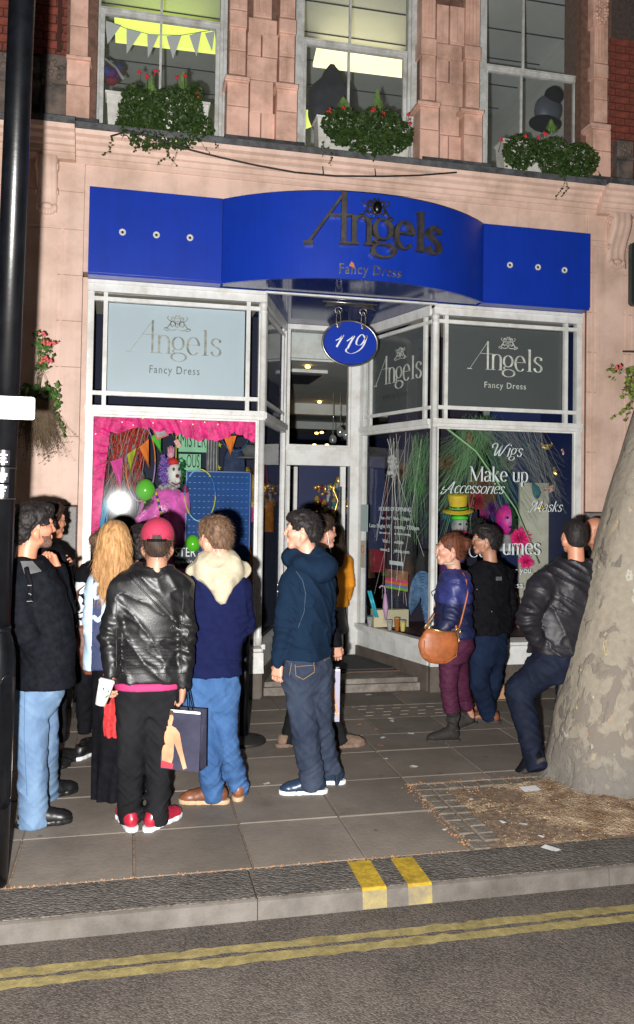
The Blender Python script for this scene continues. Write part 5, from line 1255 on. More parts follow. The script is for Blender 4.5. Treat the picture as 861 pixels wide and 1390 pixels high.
# things along the sill
def cup(px, py, Y, h_, m1, m2, label):
    t = thing('paper_cup', label, 'cup', XYZ(px, py, Y)); t.location.z = ZS+.002
    MB().lathe([(.022, 0), (.030, h_), (.001, h_)], (0, 0, 0), 16).build('cup_body', m1, t, True); MB().lathe([(.031, h_), (.032, h_+.008), (.027, h_+.014), (.001, h_+.014)], (0, 0, 0), 16).build('lid', m2, t, True)
kraft = mat('kraft_paper', (.35, .22, .12), .7)
cup(502, 850, 8.35, .10, CM['white'], CM['teal'], 'paper cup with teal lid and brown band on the sill near the door'); cup(529, 852, 8.10, .09, CM['white'], CM['white'], 'plain white cup on sill beside the orange cup')
cup(539, 850, 8.05, .12, CM['orange'], kraft, 'orange brown cup on the sill'); cup(547, 852, 8.0, .10, mat('pale_yellow', (.6, .5, .15), .5), CM['white'], 'pale yellow cup with white lid on the sill')
x0, z1 = XZ(508, 828, 8.3); x1, _ = XZ(555, 828, 8.3); tag(MB().box(x0, x1, 8.3, 8.42, ZS, max(z1, ZS+.12)).build('cream_box', mat('cream_cardboard', (.5, .45, .30), .7), None), 'long cream cardboard box on the display floor behind the cups', 'box')
um = thing('folded_umbrella', 'folded pale pink umbrella with curved handle standing in window', 'umbrella', (0, 0, 0)); lil = mat('lilac_cloth', (.42, .26, .42), .6)
b_ = XYZ(524, 842, 8.25); b_ = (b_[0], b_[1], max(b_[2], ZS)); tp = XYZ(523, 806, 8.25)
MB().tube([b_, ((b_[0]+tp[0])/2, 8.25, (b_[2]+tp[2])/2), tp], [.01, .032, .014], 10).build('canopy', lil, um, True)
MB().tube([tp]+[XYZ(x, y, 8.25) for x, y in ((523, 800), (522, 796), (518, 795), (515, 798))], .008, 7).build('handle', lil, um, True)
for k in range(2): tag(MB().tube([XYZ(500+k*3, 802, 8.3), XYZ(510+k*3, 838, 8.3)], .011, 8).build('blue_tube', mat('aqua_plastic%d' % k, (.02, .38, .5), .3), None, True), 'aqua blue plastic tube leaning near the cups', 'tube', 'aqua tubes')
# painted words on the glass of the right bay
M['glassword'] = mat('white_glass_lettering', (.62, .70, .72), .6)
gw = thing('window_lettering', 'white painted words Wigs, Make up, Accessories, Masks, Costumes on right window', 'lettering', (0, 0, 0))
YG = YB+.030
def word(w_, px0, pyb, px1, script=False, slant=0.0, bold=1.0):
    x0, zb_ = XZ(px0, pyb, YG); x1, _ = XZ(px1, pyb, YG)
    tot = sum((SG if (script and c in SG) else G)[c][0]+.02 for c in w_); letters(w_, (x1-x0)/tot, YG-.004, YG-.0015, None, slant, script, bold, .02, 'letter', M['glassword'], gw, (x0, zb_))
word('Wigs', 668, 619, 708, True, .35, 1.15); word('Make up', 638, 653, 718); word('Accessories', 603, 669, 683, True, .4, 1.2); word('Masks', 720, 694, 762, True, .4, 1.2)
word('C', 636, 756, 650); word('o', 650, 756, 660); word('st', 660, 755, 676); word('umes', 682, 753, 734, bold=1.1)
def gtext(s_, px0, pyb, px1, size):
    x0, zb_ = XZ(px0, pyb, YG); x1, _ = XZ(px1, pyb, YG); text_obj(s_, size, M['glassword'], gw, lambda u, v, d: (x0+u, YG-.002+d, zb_+v), 'lettering', .0015, width=x1-x0)
gtext('er you', 693, 778, 721, .085); gtext('ess', 695, 798, 710, .085); gtext('36', 693, 811, 703, .085)
# opening hours on the slanted pane
hl = thing('opening_hours_lettering', 'small white opening hours lettering on the slanted pane beside the door', 'lettering', (0, 0, 0))
def stext(s_, sc0, sc1, z, size):
    text_obj(s_, size, M['glassword'], hl, lambda u, v, d: on_splay(sc1-u, .006-d, z+v), 'lettering', .0015, width=sc1-sc0)
stext('HOURS OF OPENING', .34, .92, 1.70, .06); stext('Mon - Fri 9.30am - 5.30pm', .36, .90, 1.61, .05); stext('Late Night Wednesday 7.00pm', .20, 1.10, 1.52, .06)
stext('last entry one hour before closing', .34, .90, 1.46, .035); stext('Visit our website', .46, .84, 1.37, .055); stext('www.fancydress.com', .36, .88, 1.28, .055)
bp_ = splay_card(.40, .80, .90, 1.10, mat('poster_photo', (.10, .05, .06), .5, c2=(.45, .25, .15), vscale=12), 'striped_notice', -.012, -.008); tag(bp_, 'small poster with pink orange blue and green stripes on slanted pane', 'poster')
for k, c_ in enumerate(((.7, .05, .2), (.75, .2, .02), (.15, .2, .6), (.2, .5, .05))):
    o = splay_card(.402, .798, .902+.026*(3-k), .902+.026*(3-k)+.024, mat('stripe%d' % k, c_, .6), 'printed_stripe', -.007, -.004); o.parent = bp_
lb = splay_card(.48, .72, 1.15, 1.19, M['glassword'], 'white_label', -.006, -.004); tag(lb, 'tiny white label above the striped poster', 'label')
# ------------------------------------------------------------ figures: distance fields turned into continuous surfaces
_T = np.random.RandomState(11).rand(32, 32, 32).astype(np.float32)
def vnoise(x, y, z):
    xi = np.floor(x).astype(np.int32); yi = np.floor(y).astype(np.int32); zi = np.floor(z).astype(np.int32)
    fx, fy, fz = x-xi, y-yi, z-zi; fx = fx*fx*(3-2*fx); fy = fy*fy*(3-2*fy); fz = fz*fz*(3-2*fz)
    a = lambda i, j, k: _T[(xi+i) & 31, (yi+j) & 31, (zi+k) & 31]
    x00 = a(0,0,0)*(1-fx)+a(1,0,0)*fx; x10 = a(0,1,0)*(1-fx)+a(1,1,0)*fx; x01 = a(0,0,1)*(1-fx)+a(1,0,1)*fx; x11 = a(0,1,1)*(1-fx)+a(1,1,1)*fx
    return (x00*(1-fy)+x10*fy)*(1-fz)+(x01*(1-fy)+x11*fy)*fz
class Fld:
    def __init__(s, lo, hi, h):
        s.lo = np.array(lo, float); s.h = h; s.n = np.maximum(4, np.ceil((np.array(hi)-s.lo)/h).astype(int)+1)
        s.F = np.full(tuple(s.n), 0.25, np.float32)
    def sub(s, lo, hi):
        a = np.clip(np.floor((np.array(lo)-s.lo)/s.h).astype(int), 0, s.n-1); b = np.clip(np.ceil((np.array(hi)-s.lo)/s.h).astype(int)+1, 1, s.n)
        sl = tuple(slice(int(i), int(j)) for i, j in zip(a, b))
        ax = [(s.lo[k]+s.h*np.arange(sl[k].start, sl[k].stop)).astype(np.float32) for k in range(3)]
        return sl, ax[0][:, None, None], ax[1][None, :, None], ax[2][None, None, :]
    def union(s, sl, D, k):
        A = s.F[sl]; h = np.maximum(k-np.abs(A-D), 0)/k; s.F[sl] = np.minimum(A, D)-h*h*k*.25
    def cone(s, a, b, r1, r2, k=.02, carve=False, flat=None):
        a = np.array(a, float); b = np.array(b, float); m = max(r1, r2)+.06
        sl, X, Y, Z = s.sub(np.minimum(a, b)-m, np.maximum(a, b)+m)
        if 0 in s.F[sl].shape: return s
        d = b-a; L2 = float(d@d)+1e-9
        t = np.clip(((X-a[0])*d[0]+(Y-a[1])*d[1]+(Z-a[2])*d[2])/L2, 0, 1)
        D = np.sqrt((X-a[0]-t*d[0])**2+(Y-a[1]-t*d[1])**2+(Z-a[2]-t*d[2])**2)-(r1+(r2-r1)*t)
        if carve: s.F[sl] = np.maximum(s.F[sl], -D)
        else: s.union(sl, D, k)
        return s
    def ell(s, c, r, k=.02, yaw=0.0, carve=False, pitch=0.0):
        c = np.array(c, float); m = max(r)+.06; sl, X, Y, Z = s.sub(c-m, c+m)
        if 0 in s.F[sl].shape: return s
        x, y, z = X-c[0], Y-c[1], Z-c[2]
        if yaw: cs, sn = math.cos(yaw), math.sin(yaw); x, y = x*cs-y*sn, x*sn+y*cs
        if pitch: cs, sn = math.cos(pitch), math.sin(pitch); y, z = y*cs+z*sn, -y*sn+z*cs
        q = np.sqrt((x/r[0])**2+(y/r[1])**2+(z/r[2])**2); D = (q-1)*min(r)
        if carve: s.F[sl] = np.maximum(s.F[sl], -D)
        else: s.union(sl, D, k)
        return s
    def tube(s, st, yaw, k=.03, e=2.3, carve=False, topround=.03):
        """st = [(x,y,z,hw,hd)] from the top down; elliptical sections turned by yaw"""
        st = sorted(st, key=lambda q: q[2]); A = np.array(st, float); z0, z1 = A[0, 2], A[-1, 2]; m = A[:, 3:].max()+.06
        lo = A[:, :3].min(0)-m; hi = A[:, :3].max(0)+m; lo[2] = z0-.06; hi[2] = z1+.06
        sl, X, Y, Z = s.sub(lo, hi)
        if 0 in s.F[sl].shape: return s
        zz = np.clip(Z.ravel(), z0, z1)
        def ip(c):   # smooth interpolation of a column
            i = np.clip(np.searchsorted(A[:, 2], zz, side='right')-1, 0, len(A)-2); t = (zz-A[i, 2])/(A[i+1, 2]-A[i, 2]+1e-9); t = np.clip(t, 0, 1); t = t*.4+.6*t*t*(3-2*t)
            return (A[i, c]*(1-t)+A[i+1, c]*t)[None, None, :].astype(np.float32)
        cx_, cy_, hw, hd = ip(0), ip(1), ip(3), ip(4)
        cs, sn = math.cos(yaw), math.sin(yaw); dx, dy = X-cx_, Y-cy_; u = dx*cs-dy*sn; v = dx*sn+dy*cs
        q = (np.abs(u/hw)**e+np.abs(v/hd)**e)**(1/e); D = (q-1)*np.minimum(hw, hd)*.9
        over = np.maximum(z0-Z, Z-z1)
        D = np.where(over > 0, np.sqrt(np.maximum(D, 0)**2+over**2)+np.minimum(D, 0)*0, np.maximum(D, over))
        if carve: s.F[sl] = np.maximum(s.F[sl], -D)
        else: s.union(sl, D, k)
        return s
    def cutz(s, z, above=False):
        Z = (s.lo[2]+s.h*np.arange(s.n[2])).astype(np.float32)[None, None, :]; s.F = np.maximum(s.F, (Z-z) if above else (z-Z)); return s
    def disp(s, fn, band=.035):
        I = np.nonzero(np.abs(s.F) < band)
        x = s.lo[0]+s.h*I[0]; y = s.lo[1]+s.h*I[1]; z = s.lo[2]+s.h*I[2]; s.F[I] += fn(x, y, z).astype(np.float32); return s
    def mesh(s):
        F = s.F; F = np.pad(F, 1, constant_values=.2); S = F < 0; n = np.array(F.shape)-1
        tot = np.zeros(tuple(n), np.int8); P_ = np.zeros(tuple(n)+(3,), np.float32)
        for ax in range(3):
            o1, o2 = [k for k in range(3) if k != ax]
            for i in (0, 1):
                for j in (0, 1):
                    sa = [slice(0, n[k]) for k in range(3)]; sb = [slice(0, n[k]) for k in range(3)]
                    sb[ax] = slice(1, n[ax]+1)
                    sa[o1] = slice(i, n[o1]+i); sb[o1] = slice(i, n[o1]+i); sa[o2] = slice(j, n[o2]+j); sb[o2] = slice(j, n[o2]+j)
                    fa, fb = F[tuple(sa)], F[tuple(sb)]; c = (fa < 0) != (fb < 0); t = np.where(c, fa/(fa-fb+1e-12), 0)
                    tot += c; P_[..., ax] += t; P_[..., o1] += c*i; P_[..., o2] += c*j
        act = tot > 0; idx = np.full(tuple(n), -1, np.int64); idx[act] = np.arange(act.sum())
        I = np.argwhere(act); V = (I+P_[act]/tot[act][:, None]-1)*s.h+s.lo
        Q = []
        for ax in range(3):
            o1, o2 = [(1, 2), (2, 0), (0, 1)][ax]
            sa = [slice(1, n[k]) for k in range(3)]; sa[ax] = slice(0, n[ax]); sb = list(sa); sb[ax] = slice(1, n[ax]+1)
            a, b = S[tuple(sa)], S[tuple(sb)]; c = np.argwhere(a != b)
            if len(c) == 0: continue
            flip = a[tuple(c.T)]; base = c.copy(); off = np.zeros(3, int); off[o1] = 1; off[o2] = 1; base = base+off
            d1 = np.zeros(3, int); d1[o1] = 1; d2 = np.zeros(3, int); d2[o2] = 1
            q = np.stack([idx[tuple((base-d1-d2).T)], idx[tuple((base-d2).T)], idx[tuple(base.T)], idx[tuple((base-d1).T)]], 1)
            q[~flip] = q[~flip][:, ::-1]; Q.append(q)
        Q = np.concatenate(Q) if Q else np.zeros((0, 4), int)
        return V, Q
def np_mesh(name, parts, m=None, parent=None, smooth=True):
    """parts: list of (V, Q) quads joined into one mesh object"""
    V = np.concatenate([p[0] for p in parts]); off = 0; Q = []
    for v, q in parts: Q.append(q+off); off += len(v)
    Q = np.concatenate(Q); me = bpy.data.meshes.new(name); k = Q.shape[1]
    me.vertices.add(len(V)); me.vertices.foreach_set('co', V.astype(np.float32).ravel()); me.loops.add(Q.size); me.loops.foreach_set('vertex_index', Q.ravel().astype(np.int32))
    me.polygons.add(len(Q)); me.polygons.foreach_set('loop_start', np.arange(0, Q.size, k, dtype=np.int32)); me.update(calc_edges=True); me.validate()
    if smooth: me.shade_smooth()
    o = bpy.data.objects.new(name, me); C.objects.link(o)
    if m is not None: me.materials.append(m)
    if parent is not None: o.parent = parent
    return o
def xf(part, Rm, t):
    V, Q = part; V2 = V@np.array(Rm, float).T+np.array(t, float)
    if np.linalg.det(np.array(Rm, float)) < 0: Q = Q[:, ::-1]
    return V2, Q
def yawM(a, pitch=0.0, roll=0.0):
    """turn +Y (the face) clockwise by a (seen from above), then nod down by pitch"""
    c, s_ = math.cos(a), math.sin(a); Ry = np.array([[c, s_, 0], [-s_, c, 0], [0, 0, 1]])
    c, s_ = math.cos(pitch), math.sin(pitch); Rx = np.array([[1, 0, 0], [0, c, s_], [0, -s_, c]])
    c, s_ = math.cos(roll), math.sin(roll); Rr = np.array([[c, 0, s_], [0, 1, 0], [-s_, 0, c]])
    return Ry@Rx@Rr
_cache = {}
def head_mesh(fem=False, h=.0042):
    key = ('head', fem)
    if key in _cache: return _cache[key]
    f = Fld((-.105, -.13, -.20), (.105, .15, .135), h); j = .92 if fem else 1.0
    f.ell((0, -.012, .028), (.076, .094, .092)); f.ell((0, .022, -.040), (.060*j, .068, .074), .03); f.cone((-.02, .070, -.098), (.02, .070, -.098), .016*j, .016*j, .03)
    nz = .102 if fem else .106; f.cone((0, .088, .018), (0, nz, -.022), .008, .0105 if fem else .012, .012); f.ell((0, .099, -.027), (.015, .011, .008), .01)
    f.cone((-.035, .080, .030), (.035, .080, .030), .011, .011, .02)
    for s_ in (-1, 1):
        f.ell((s_*.031, .094, .012), (.015, .012, .010), carve=True); f.ell((s_*.030, .079, .011), (.0125, .0125, .0105), .004)
        f.ell((s_*.044, .052, -.022), (.02, .03, .02), .03)
        f.ell((s_*.078, -.006, -.008), (.0075, .020, .032), .008, yaw=s_*.35); f.ell((s_*.084, -.003, -.006), (.004, .011, .018), carve=True)
        f.cone((s_*.078, .066*0-.014, -.04), (s_*.05, .02, -.085), .006, .012, .03)
    f.cone((-.017, .090, -.056), (.017, .090, -.056), .0065, .0065, .008); f.cone((-.015, .089, -.067), (.015, .089, -.067), .007, .007, .008)
    f.ell((0, .099, -.0612), (.02, .006, .0016), carve=True)
    f.cone((0, -.028, -.05), (0, -.045, -.20), .054*j, .057*j, .03)
    _cache[key] = f.mesh(); return _cache[key]
def hand_mesh(curl=.5, spread=.06, h=.0034, grip=False):
    key = ('hand', curl, spread, grip)
    if key in _cache: return _cache[key]
    # wrist at origin, fingers toward -Z, thumb toward +Y, palm faces +X
    f = Fld((-.05, -.065, -.215), (.085, .085, .04), h)
    f.cone((0, 0, .04), (0, 0, -.005), .026, .024, .02)
    for y in (-.028, -.009, .011, .029): f.cone((0, y*.62, -.018), (.0, y, -.082), .0155, .0125, .018)
    for (y, L_, r_) in ((.031, .070, .0092), (.0105, .080, .0095), (-.010, .074, .0090), (-.0285, .058, .0080)):
        p = np.array([0, y, -.085]); a = .12+curl*.35
        for i, fr in enumerate((.45, .31, .24)):
            q = p+np.array([math.sin(a), spread*np.sign(y)*(1-.3*i), -math.cos(a)])*L_*fr
            f.cone(p, q, r_*(1-.07*i), r_*(1-.07*(i+1)), .004); p = q; a += curl*(1.0 if i == 0 else .85)+.08
    a = .35+curl*.3; p0 = np.array([.006, .024, -.022]); p1 = p0+np.array([.016, .028, -.030]); p2 = p1+np.array([.014+.012*curl, .010, -.026]); p3 = p2+np.array([.010+.01*curl, -.002, -.020])
    f.cone(p0, p1, .0155, .0115, .014); f.cone(p1, p2, .0108, .0098, .004); f.cone(p2, p3, .0098, .0078, .004)
    _cache[key] = f.mesh(); return _cache[key]
def unit(v): v = np.array(v, float); return v/(np.linalg.norm(v)+1e-9)
def place_hand(wr, fdir, thumb, curl=.5, sc=1.0, **k):
    F = unit(fdir); T = np.array(thumb, float); T = unit(T-F*(T@F)); return F, T, curl, sc, k
def hand_at(wr, fdir, thumb, palm, curl=.5, sc=.98, **k):
    F = unit(fdir); T = np.array(thumb, float); T = unit(T-F*(T@F)); N = np.cross(T, -F)
    if N@np.array(palm, float) < 0: N = -N
    M_ = np.stack([N, T, -F], 1)*sc; return xf(hand_mesh(curl, **k), M_, wr)
def shoe_parts(kind):
    key = ('shoe', kind)
    if key in _cache: return _cache[key]
    f = Fld((-.07, -.10, .0), (.07, .21, .34 if kind == 'boot' else .15), .0055)
    f.cone((0, .135, .036), (0, .02, .048), .036, .040, .02); f.ell((0, .150, .034), (.040, .050, .028), .02); f.ell((0, -.045, .05), (.036, .040, .045), .03)
    f.cone((0, .09, .045), (0, .0, .085), .03, .036, .03); f.cone((0, -.03, .06), (0, -.025, .085 if kind != 'boot' else .26), .040, .042 if kind != 'boot' else .062, .02)
    f.cone((0, -.02, .12 if kind != 'boot' else .30), (0, -.02, .2 if kind != 'boot' else .36), .034, .034, carve=True)
    if kind == 'boot': f.disp(lambda x, y, z: .006*np.sin(z*75+vnoise(x*25, y*25, z*9)*7)*(z > .09)); f.cutz(.285, True)
    else: f.cutz(.092 if kind != 'trainer' else .098, True)
    f.disp(lambda x, y, z: .002*(vnoise(x*60, y*60, z*60)-.5)); f.cutz(.016); up = f.mesh()
    g = Fld((-.07, -.11, -.005), (.07, .22, .05), .006)
    for (y, w) in ((-.055, .034), (-.02, .036), (.03, .034), (.08, .040), (.13, .044), (.16, .036)): g.ell((0, y, .014), (w+.003, .045, .06), .01)
    g.cutz(.0).cutz(.026 if kind in ('trainer', 'sneaker') else .018, True)
    so = g.mesh(); _cache[key] = (up, so); return _cache[key]
def ribbons(name, pts, dirs, L, w, m, parent, seed=1, curve=.3, kind_stuff=True, droop=(0, 0, -1), segs=3):
    """many thin tapering strands rooted at pts"""
    r_ = np.random.RandomState(seed); n = len(pts); L = L*(0.6+.8*r_.rand(n))[:, None]; side = np.cross(dirs, r_.randn(n, 3)); side /= np.linalg.norm(side, axis=1)[:, None]+1e-9
    V = []; p = pts.copy(); d = dirs.copy()
    for i in range(segs+1):
        t = i/segs; ww = w*(1-.85*t); V += [p-side*ww/2, p+side*ww/2]; d = d+np.array(droop)*curve/segs+r_.randn(n, 3)*.06; d /= np.linalg.norm(d, axis=1)[:, None]; p = p+d*L/segs
    V = np.stack(V, 1).reshape(-1, 3); k = 2*(segs+1); Q = []
    for i in range(segs): b = np.arange(n)*k+2*i; Q.append(np.stack([b, b+1, b+3, b+2], 1))
    return (V, np.concatenate(Q))
def sample(part, n, seed=1, cond=None):
    V, Q = part; r_ = np.random.RandomState(seed); a = V[Q[:, 1]]-V[Q[:, 0]]; b = V[Q[:, 3]]-V[Q[:, 0]]; N = np.cross(a, b); ar = np.linalg.norm(N, axis=1); N = N/(ar[:, None]+1e-12)
    c = V[Q].mean(1)
    if cond is not None: ar = ar*cond(c)
    i = r_.choice(len(Q), n, p=ar/ar.sum()); uv = r_.rand(n, 2)-.5
    return c[i]+a[i]*uv[:, :1]+b[i]*uv[:, 1:], N[i]
def hair_mesh(style, seed=1):
    """head frame; returns (V,Q)"""
    f = Fld((-.13, -.16, -.34 if style == 'long' else -.14), (.13, .14, .16), .0055)
    if style == 'short': f.ell((0, -.016, .034), (.084, .102, .098)); f.ell((0, .045, .085), (.06, .05, .035), .03); f.ell((0, -.055, -.02), (.066, .052, .075), .03)
    elif style == 'crop': f.ell((0, -.016, .032), (.0795, .0975, .0955)); f.ell((0, -.055, -.02), (.062, .048, .07), .03)
    elif style == 'full': f.ell((0, -.02, .035), (.092, .108, .102)); f.ell((0, .05, .095), (.062, .05, .035), .03); f.ell((0, -.06, -.03), (.074, .056, .085), .03)
    elif style == 'bun': f.ell((0, -.018, .03), (.082, .100, .096)); f.ell((0, -.05, -.03), (.064, .055, .07), .03); f.ell((0, -.125, .045), (.048, .040, .046), .02)
    elif style == 'long':
        f.ell((0, -.018, .035), (.088, .104, .100)); f.ell((0, -.055, -.06), (.092, .060, .13), .04); f.cone((-.045, -.07, -.10), (-.062, -.085, -.27), .050, .034, .05); f.cone((.045, -.07, -.10), (.045, -.085, -.27), .050, .034, .05); f.cone((0, -.085, -.05), (-.005, -.10, -.285), .060, .042, .05)
    # clear the face
    f.ell((0, .105, -.030), (.070, .085, .100), carve=True)
    if style in ('short', 'crop', 'full'):
        for s_ in (-1, 1): f.ell((s_*.085, .012, -.045), (.035, .04, .05), carve=True)
        f.ell((0, .03, -.125), (.12, .10, .055), carve=True); f.ell((0, -.10, -.155), (.12, .10, .05), carve=True)
    fr = {'short': 1, 'crop': .25, 'full': 1.3, 'bun': .7, 'long': .9}[style]
    if style == 'long': f.disp(lambda x, y, z: .006*fr*(vnoise(np.arctan2(x, -y)*7+seed, z*1.5, z*0+3)-.5)+.003*(vnoise(np.arctan2(x, -y)*26, z*4, z*0)-.5))
    elif style == 'bun': f.disp(lambda x, y, z: .006*(vnoise(x*50+seed, z*50, y*12)-.5))
    else: f.disp(lambda x, y, z: .009*fr*(vnoise(x*34+seed, y*34, z*34)-.5)+.009*fr*(vnoise(x*70+z*40, y*70, z*55)-.5))
    return f.mesh()
M['skin'] = mat('skin_light', (.52, .265, .185), .5, var=.10, vscale=18, bump=.12, bscale=160, bdist=.002)
M['skin2'] = mat('skin_tan', (.36, .175, .11), .5, var=.10, vscale=18, bump=.12, bscale=160, bdist=.002)
M['skin3'] = mat('skin_warm', (.46, .20, .12), .48, var=.08, vscale=18)
M['eyew'] = mat('eye_white', (.6, .6, .58), .2); M['iris'] = mat('dark_iris', (.02, .012, .01), .15); M['lip'] = mat('lips', (.36, .12, .10), .45)
def hairmat(n, a, b): return mat(n, a, .6, c2=b, vscale=10, stretch=(7, 7, 1.2), bump=.4, bscale=26, bdist=.003, spec=.25)
HM = {'black': hairmat('black_hair', (.022, .018, .018), (.006, .005, .005)), 'dark': hairmat('dark_brown_hair', (.055, .032, .022), (.014, .009, .007)), 'brown': hairmat('mid_brown_hair', (.17, .10, .06), (.05, .028, .018)),
      'blonde': hairmat('golden_blonde_hair', (.50, .29, .125), (.21, .10, .038)), 'auburn': hairmat('auburn_hair', (.15, .05, .022), (.045, .015, .01))}

def person(label, J, yaw=0, torso=None, jacket=None, trousers=None, jm=None, tm=None, skin='skin', fem=False, hair=('short', 'dark'), hyaw=None, hpitch=0.0, hroll=0.0,
           hands=(), shoes=(), arm_r=(.062, .050, .036), leg_r=(.092, .068, .062), jopt=None, topt=None, fine=.010, hem_flare=0, hs=1.0, eyes=True, skirt=None, group=None, strands=1400, hlen=.028):
    """J: joints as photo pixels + distance; everything is converted to metres about a root on the pavement"""
    W = {k: onY(*v) for k, v in J.items()}
    root_p = W.get('root', W['pelvis']); rt = np.array([root_p[0], root_p[1], 0.0])
    J_ = {k: v-rt for k, v in W.items()}
    t = thing('person', label, 'person', tuple(rt), 0, group)
    ya = R(yaw); hy = R(hyaw if hyaw is not None else yaw); HMx = yawM(hy, R(hpitch), R(hroll))*hs
    jopt = jopt or {}; topt = topt or {}
    # skin: one mesh (head and neck, hands, limbs under the clothes)
    parts = [xf(head_mesh(fem), HMx, J_['head'])]
    lo = np.min([v for v in J_.values()], 0)-.12; hi = np.max([v for v in J_.values()], 0)+.12
    b = Fld((lo[0], lo[1], 0.05), (hi[0], hi[1], J_['neck'][2]+.02), .02)
    p_, nk = J_['pelvis'], J_['neck']; ch = p_*.38+nk*.62
    b.cone(p_, ch, .085, .085, .05); b.cone(ch, nk-np.array([0, 0, .07]), .08, .05, .05)
    for s_ in 'lr':
        if 'sh'+s_ in J_: b.cone(nk-np.array([0, 0, .08]), J_['sh'+s_], .035, .035, .04); b.cone(J_['sh'+s_], J_['el'+s_], .040, .034, .03); b.cone(J_['el'+s_], J_['wr'+s_], .033, .024, .02)
        if 'kn'+s_ in J_: b.cone(J_['hip'+s_], J_['kn'+s_], .068, .048, .03); b.cone(J_['kn'+s_], J_['an'+s_], .040, .026, .02)
    parts.append(b.mesh())
    for (wk, fd, th, pn, cu) in hands: parts.append(hand_at(J_[wk], fd, th, pn, cu, .98*hs*(.9 if fem else 1)))
    body = np_mesh('body', parts, M[skin], t)
    if eyes:
        for s_ in (-1, 1):
            c = HMx@np.array([s_*.030, .0845, .011])+J_['head']; e = MB().ball(c, .0098*hs, 10, 8).build('eye', M['eyew'], t, True)
            c2 = HMx@np.array([s_*.0305, .0915, .011])+J_['head']; MB().ball(c2, .0048*hs, 8, 6).build('iris', M['iris'], e, True)
            pts = [HMx@np.array([s_*x, y, z])+J_['head'] for x, y, z in ((.014, .094, .033), (.03, .0935, .038), (.046, .082, .034))]
            MB().tube(pts, [.0025, .0035, .002], 6).build('eyebrow', HM[hair[1]] if hair else M['iris'], t, True)
        pts = [HMx@np.array([x, .0955-abs(x)*.25, -.0612])+J_['head'] for x in (-.02, -.008, .008, .02)]
        MB().tube(pts, [.002, .0055, .0055, .002], 6).build('lips', M['lip'], t, True)
    if hair:
        hp = hair_mesh(hair[0], len(label)); hv = xf(hp, HMx, J_['head'])
        ho = np_mesh('hair', [hv], HM[hair[1]], t)
        if strands:
            strands = int(strands*1.6)
            P_, N_ = sample(hp, strands, len(label)); bk = np.array([0, -.6, -.8])
            if hair[0] == 'long': d = N_*.12+np.array([0, -.05, -1.0]); L_, w_, cu = .075, .0028, .25
            elif hair[0] == 'bun': d = N_*.25+np.array([0, -1.0, .15]); L_, w_, cu = .03, .0018, .3
            else: d = N_*.50+np.array([.12, -.45, -.35])+np.sin(P_*46)*.25; L_, w_, cu = hlen, .0017, .6
            d = d+np.random.RandomState(4).randn(len(d), 3)*(.12 if hair[0] == 'long' else .28); d /= np.linalg.norm(d, axis=1)[:, None]
            so = np_mesh('hair_strands', [xf(ribbons('s', P_-N_*.002, d, L_, w_, None, None, 3, cu), HMx, J_['head'])], HM[hair[1]], t, False); stuff(so)
    # upper garment
    if jacket:
        st = []
        for (x, y, Y, hw, hd) in jacket: q = onY(x, y, Y)-rt; st.append((q[0], q[1], q[2], hw, hd))
        zs_ = [q[2] for q in st]; pts = [J_[k] for k in J_ if k[:2] in ('sh', 'el', 'wr')]+[np.array(q[:3]) for q in st]
        lo = np.min(pts, 0)-.24; hi = np.max(pts, 0)+.24; lo[2] = min(zs_+[p[2] for p in pts])-.08; hi[2] = max(zs_)+.10
        g = Fld(lo, hi, fine); g.tube(st, ya, .03, 2.35)
        a1, a2, a3 = arm_r
        for s_ in 'lr':
            if 'sh'+s_ in J_:
                S_, E_, W_ = J_['sh'+s_], J_['el'+s_], J_['wr'+s_]
                g.cone(S_, E_, a1, a2, .016); g.cone(E_, W_, a2*.98, a3, .010)
                g.cone(S_, (S_+nk*1.0)/2+np.array([0, 0, .01]), a1*.9, a1*.72, .05)
        wr_amp = jopt.get('wr', .014)*1.25; cf = [(J_['el'+s_], unit(J_['wr'+s_]-J_['sh'+s_])) for s_ in 'lr' if 'el'+s_ in J_]
        zhem = min(zs_); zt_ = max(zs_); seed_ = len(label)*.37; q_ = jopt.get('quilt', 0)
        def wr(x, y, z):
            n1 = vnoise(x*7+seed_, y*7, z*3.5+seed_); d = wr_amp*.9*(n1-.5)
            r1 = 1-np.abs(2*vnoise(x*11+z*5+seed_, y*9, z*5+x*4)-1); d -= wr_amp*.55*r1**4
            r2 = 1-np.abs(2*vnoise(x*7-z*6+seed_, y*9+3, z*17+x*10)-1); d -= wr_amp*.45*r2**5
            for (E_, ax_) in cf:
                dd = np.sqrt((x-E_[0])**2+(y-E_[1])**2+(z-E_[2])**2); al = (x-E_[0])*ax_[0]+(y-E_[1])*ax_[1]+(z-E_[2])*ax_[2]
                d += wr_amp*.45*np.exp(-(dd/.10)**2)*np.sin(al*120+vnoise(x*20, y*20, z*8)*5)
            if q_: 
                band = np.abs(np.sin((z-zhem)*math.pi/q_+.4*vnoise(x*8, y*8, z*0))); d -= .013*band**.6-.0065
            if jopt.get('rib'):
                d += .006*np.exp(-((z-zhem-.065)/.008)**2)
            return d
        g.disp(wr)
        g.tube([(a, b_, c-.0, max(.02, w-.018), max(.02, d_-.018)) for a, b_, c, w, d_ in st if c < zhem+.12][-2:]+[(st[-1][0], st[-1][1], zhem-.05, st[-1][3]-.018, st[-1][4]-.018)], ya, carve=True) if False else None
        for s_ in 'lr':
            if 'wr'+s_ in J_ and (('wr'+s_) in [h_[0] for h_ in hands]):
                dv = unit(J_['wr'+s_]-J_['el'+s_]); g.cone(J_['wr'+s_]+dv*.012, J_['wr'+s_]+dv*.10, a3*.78, a3*1.3, carve=True)
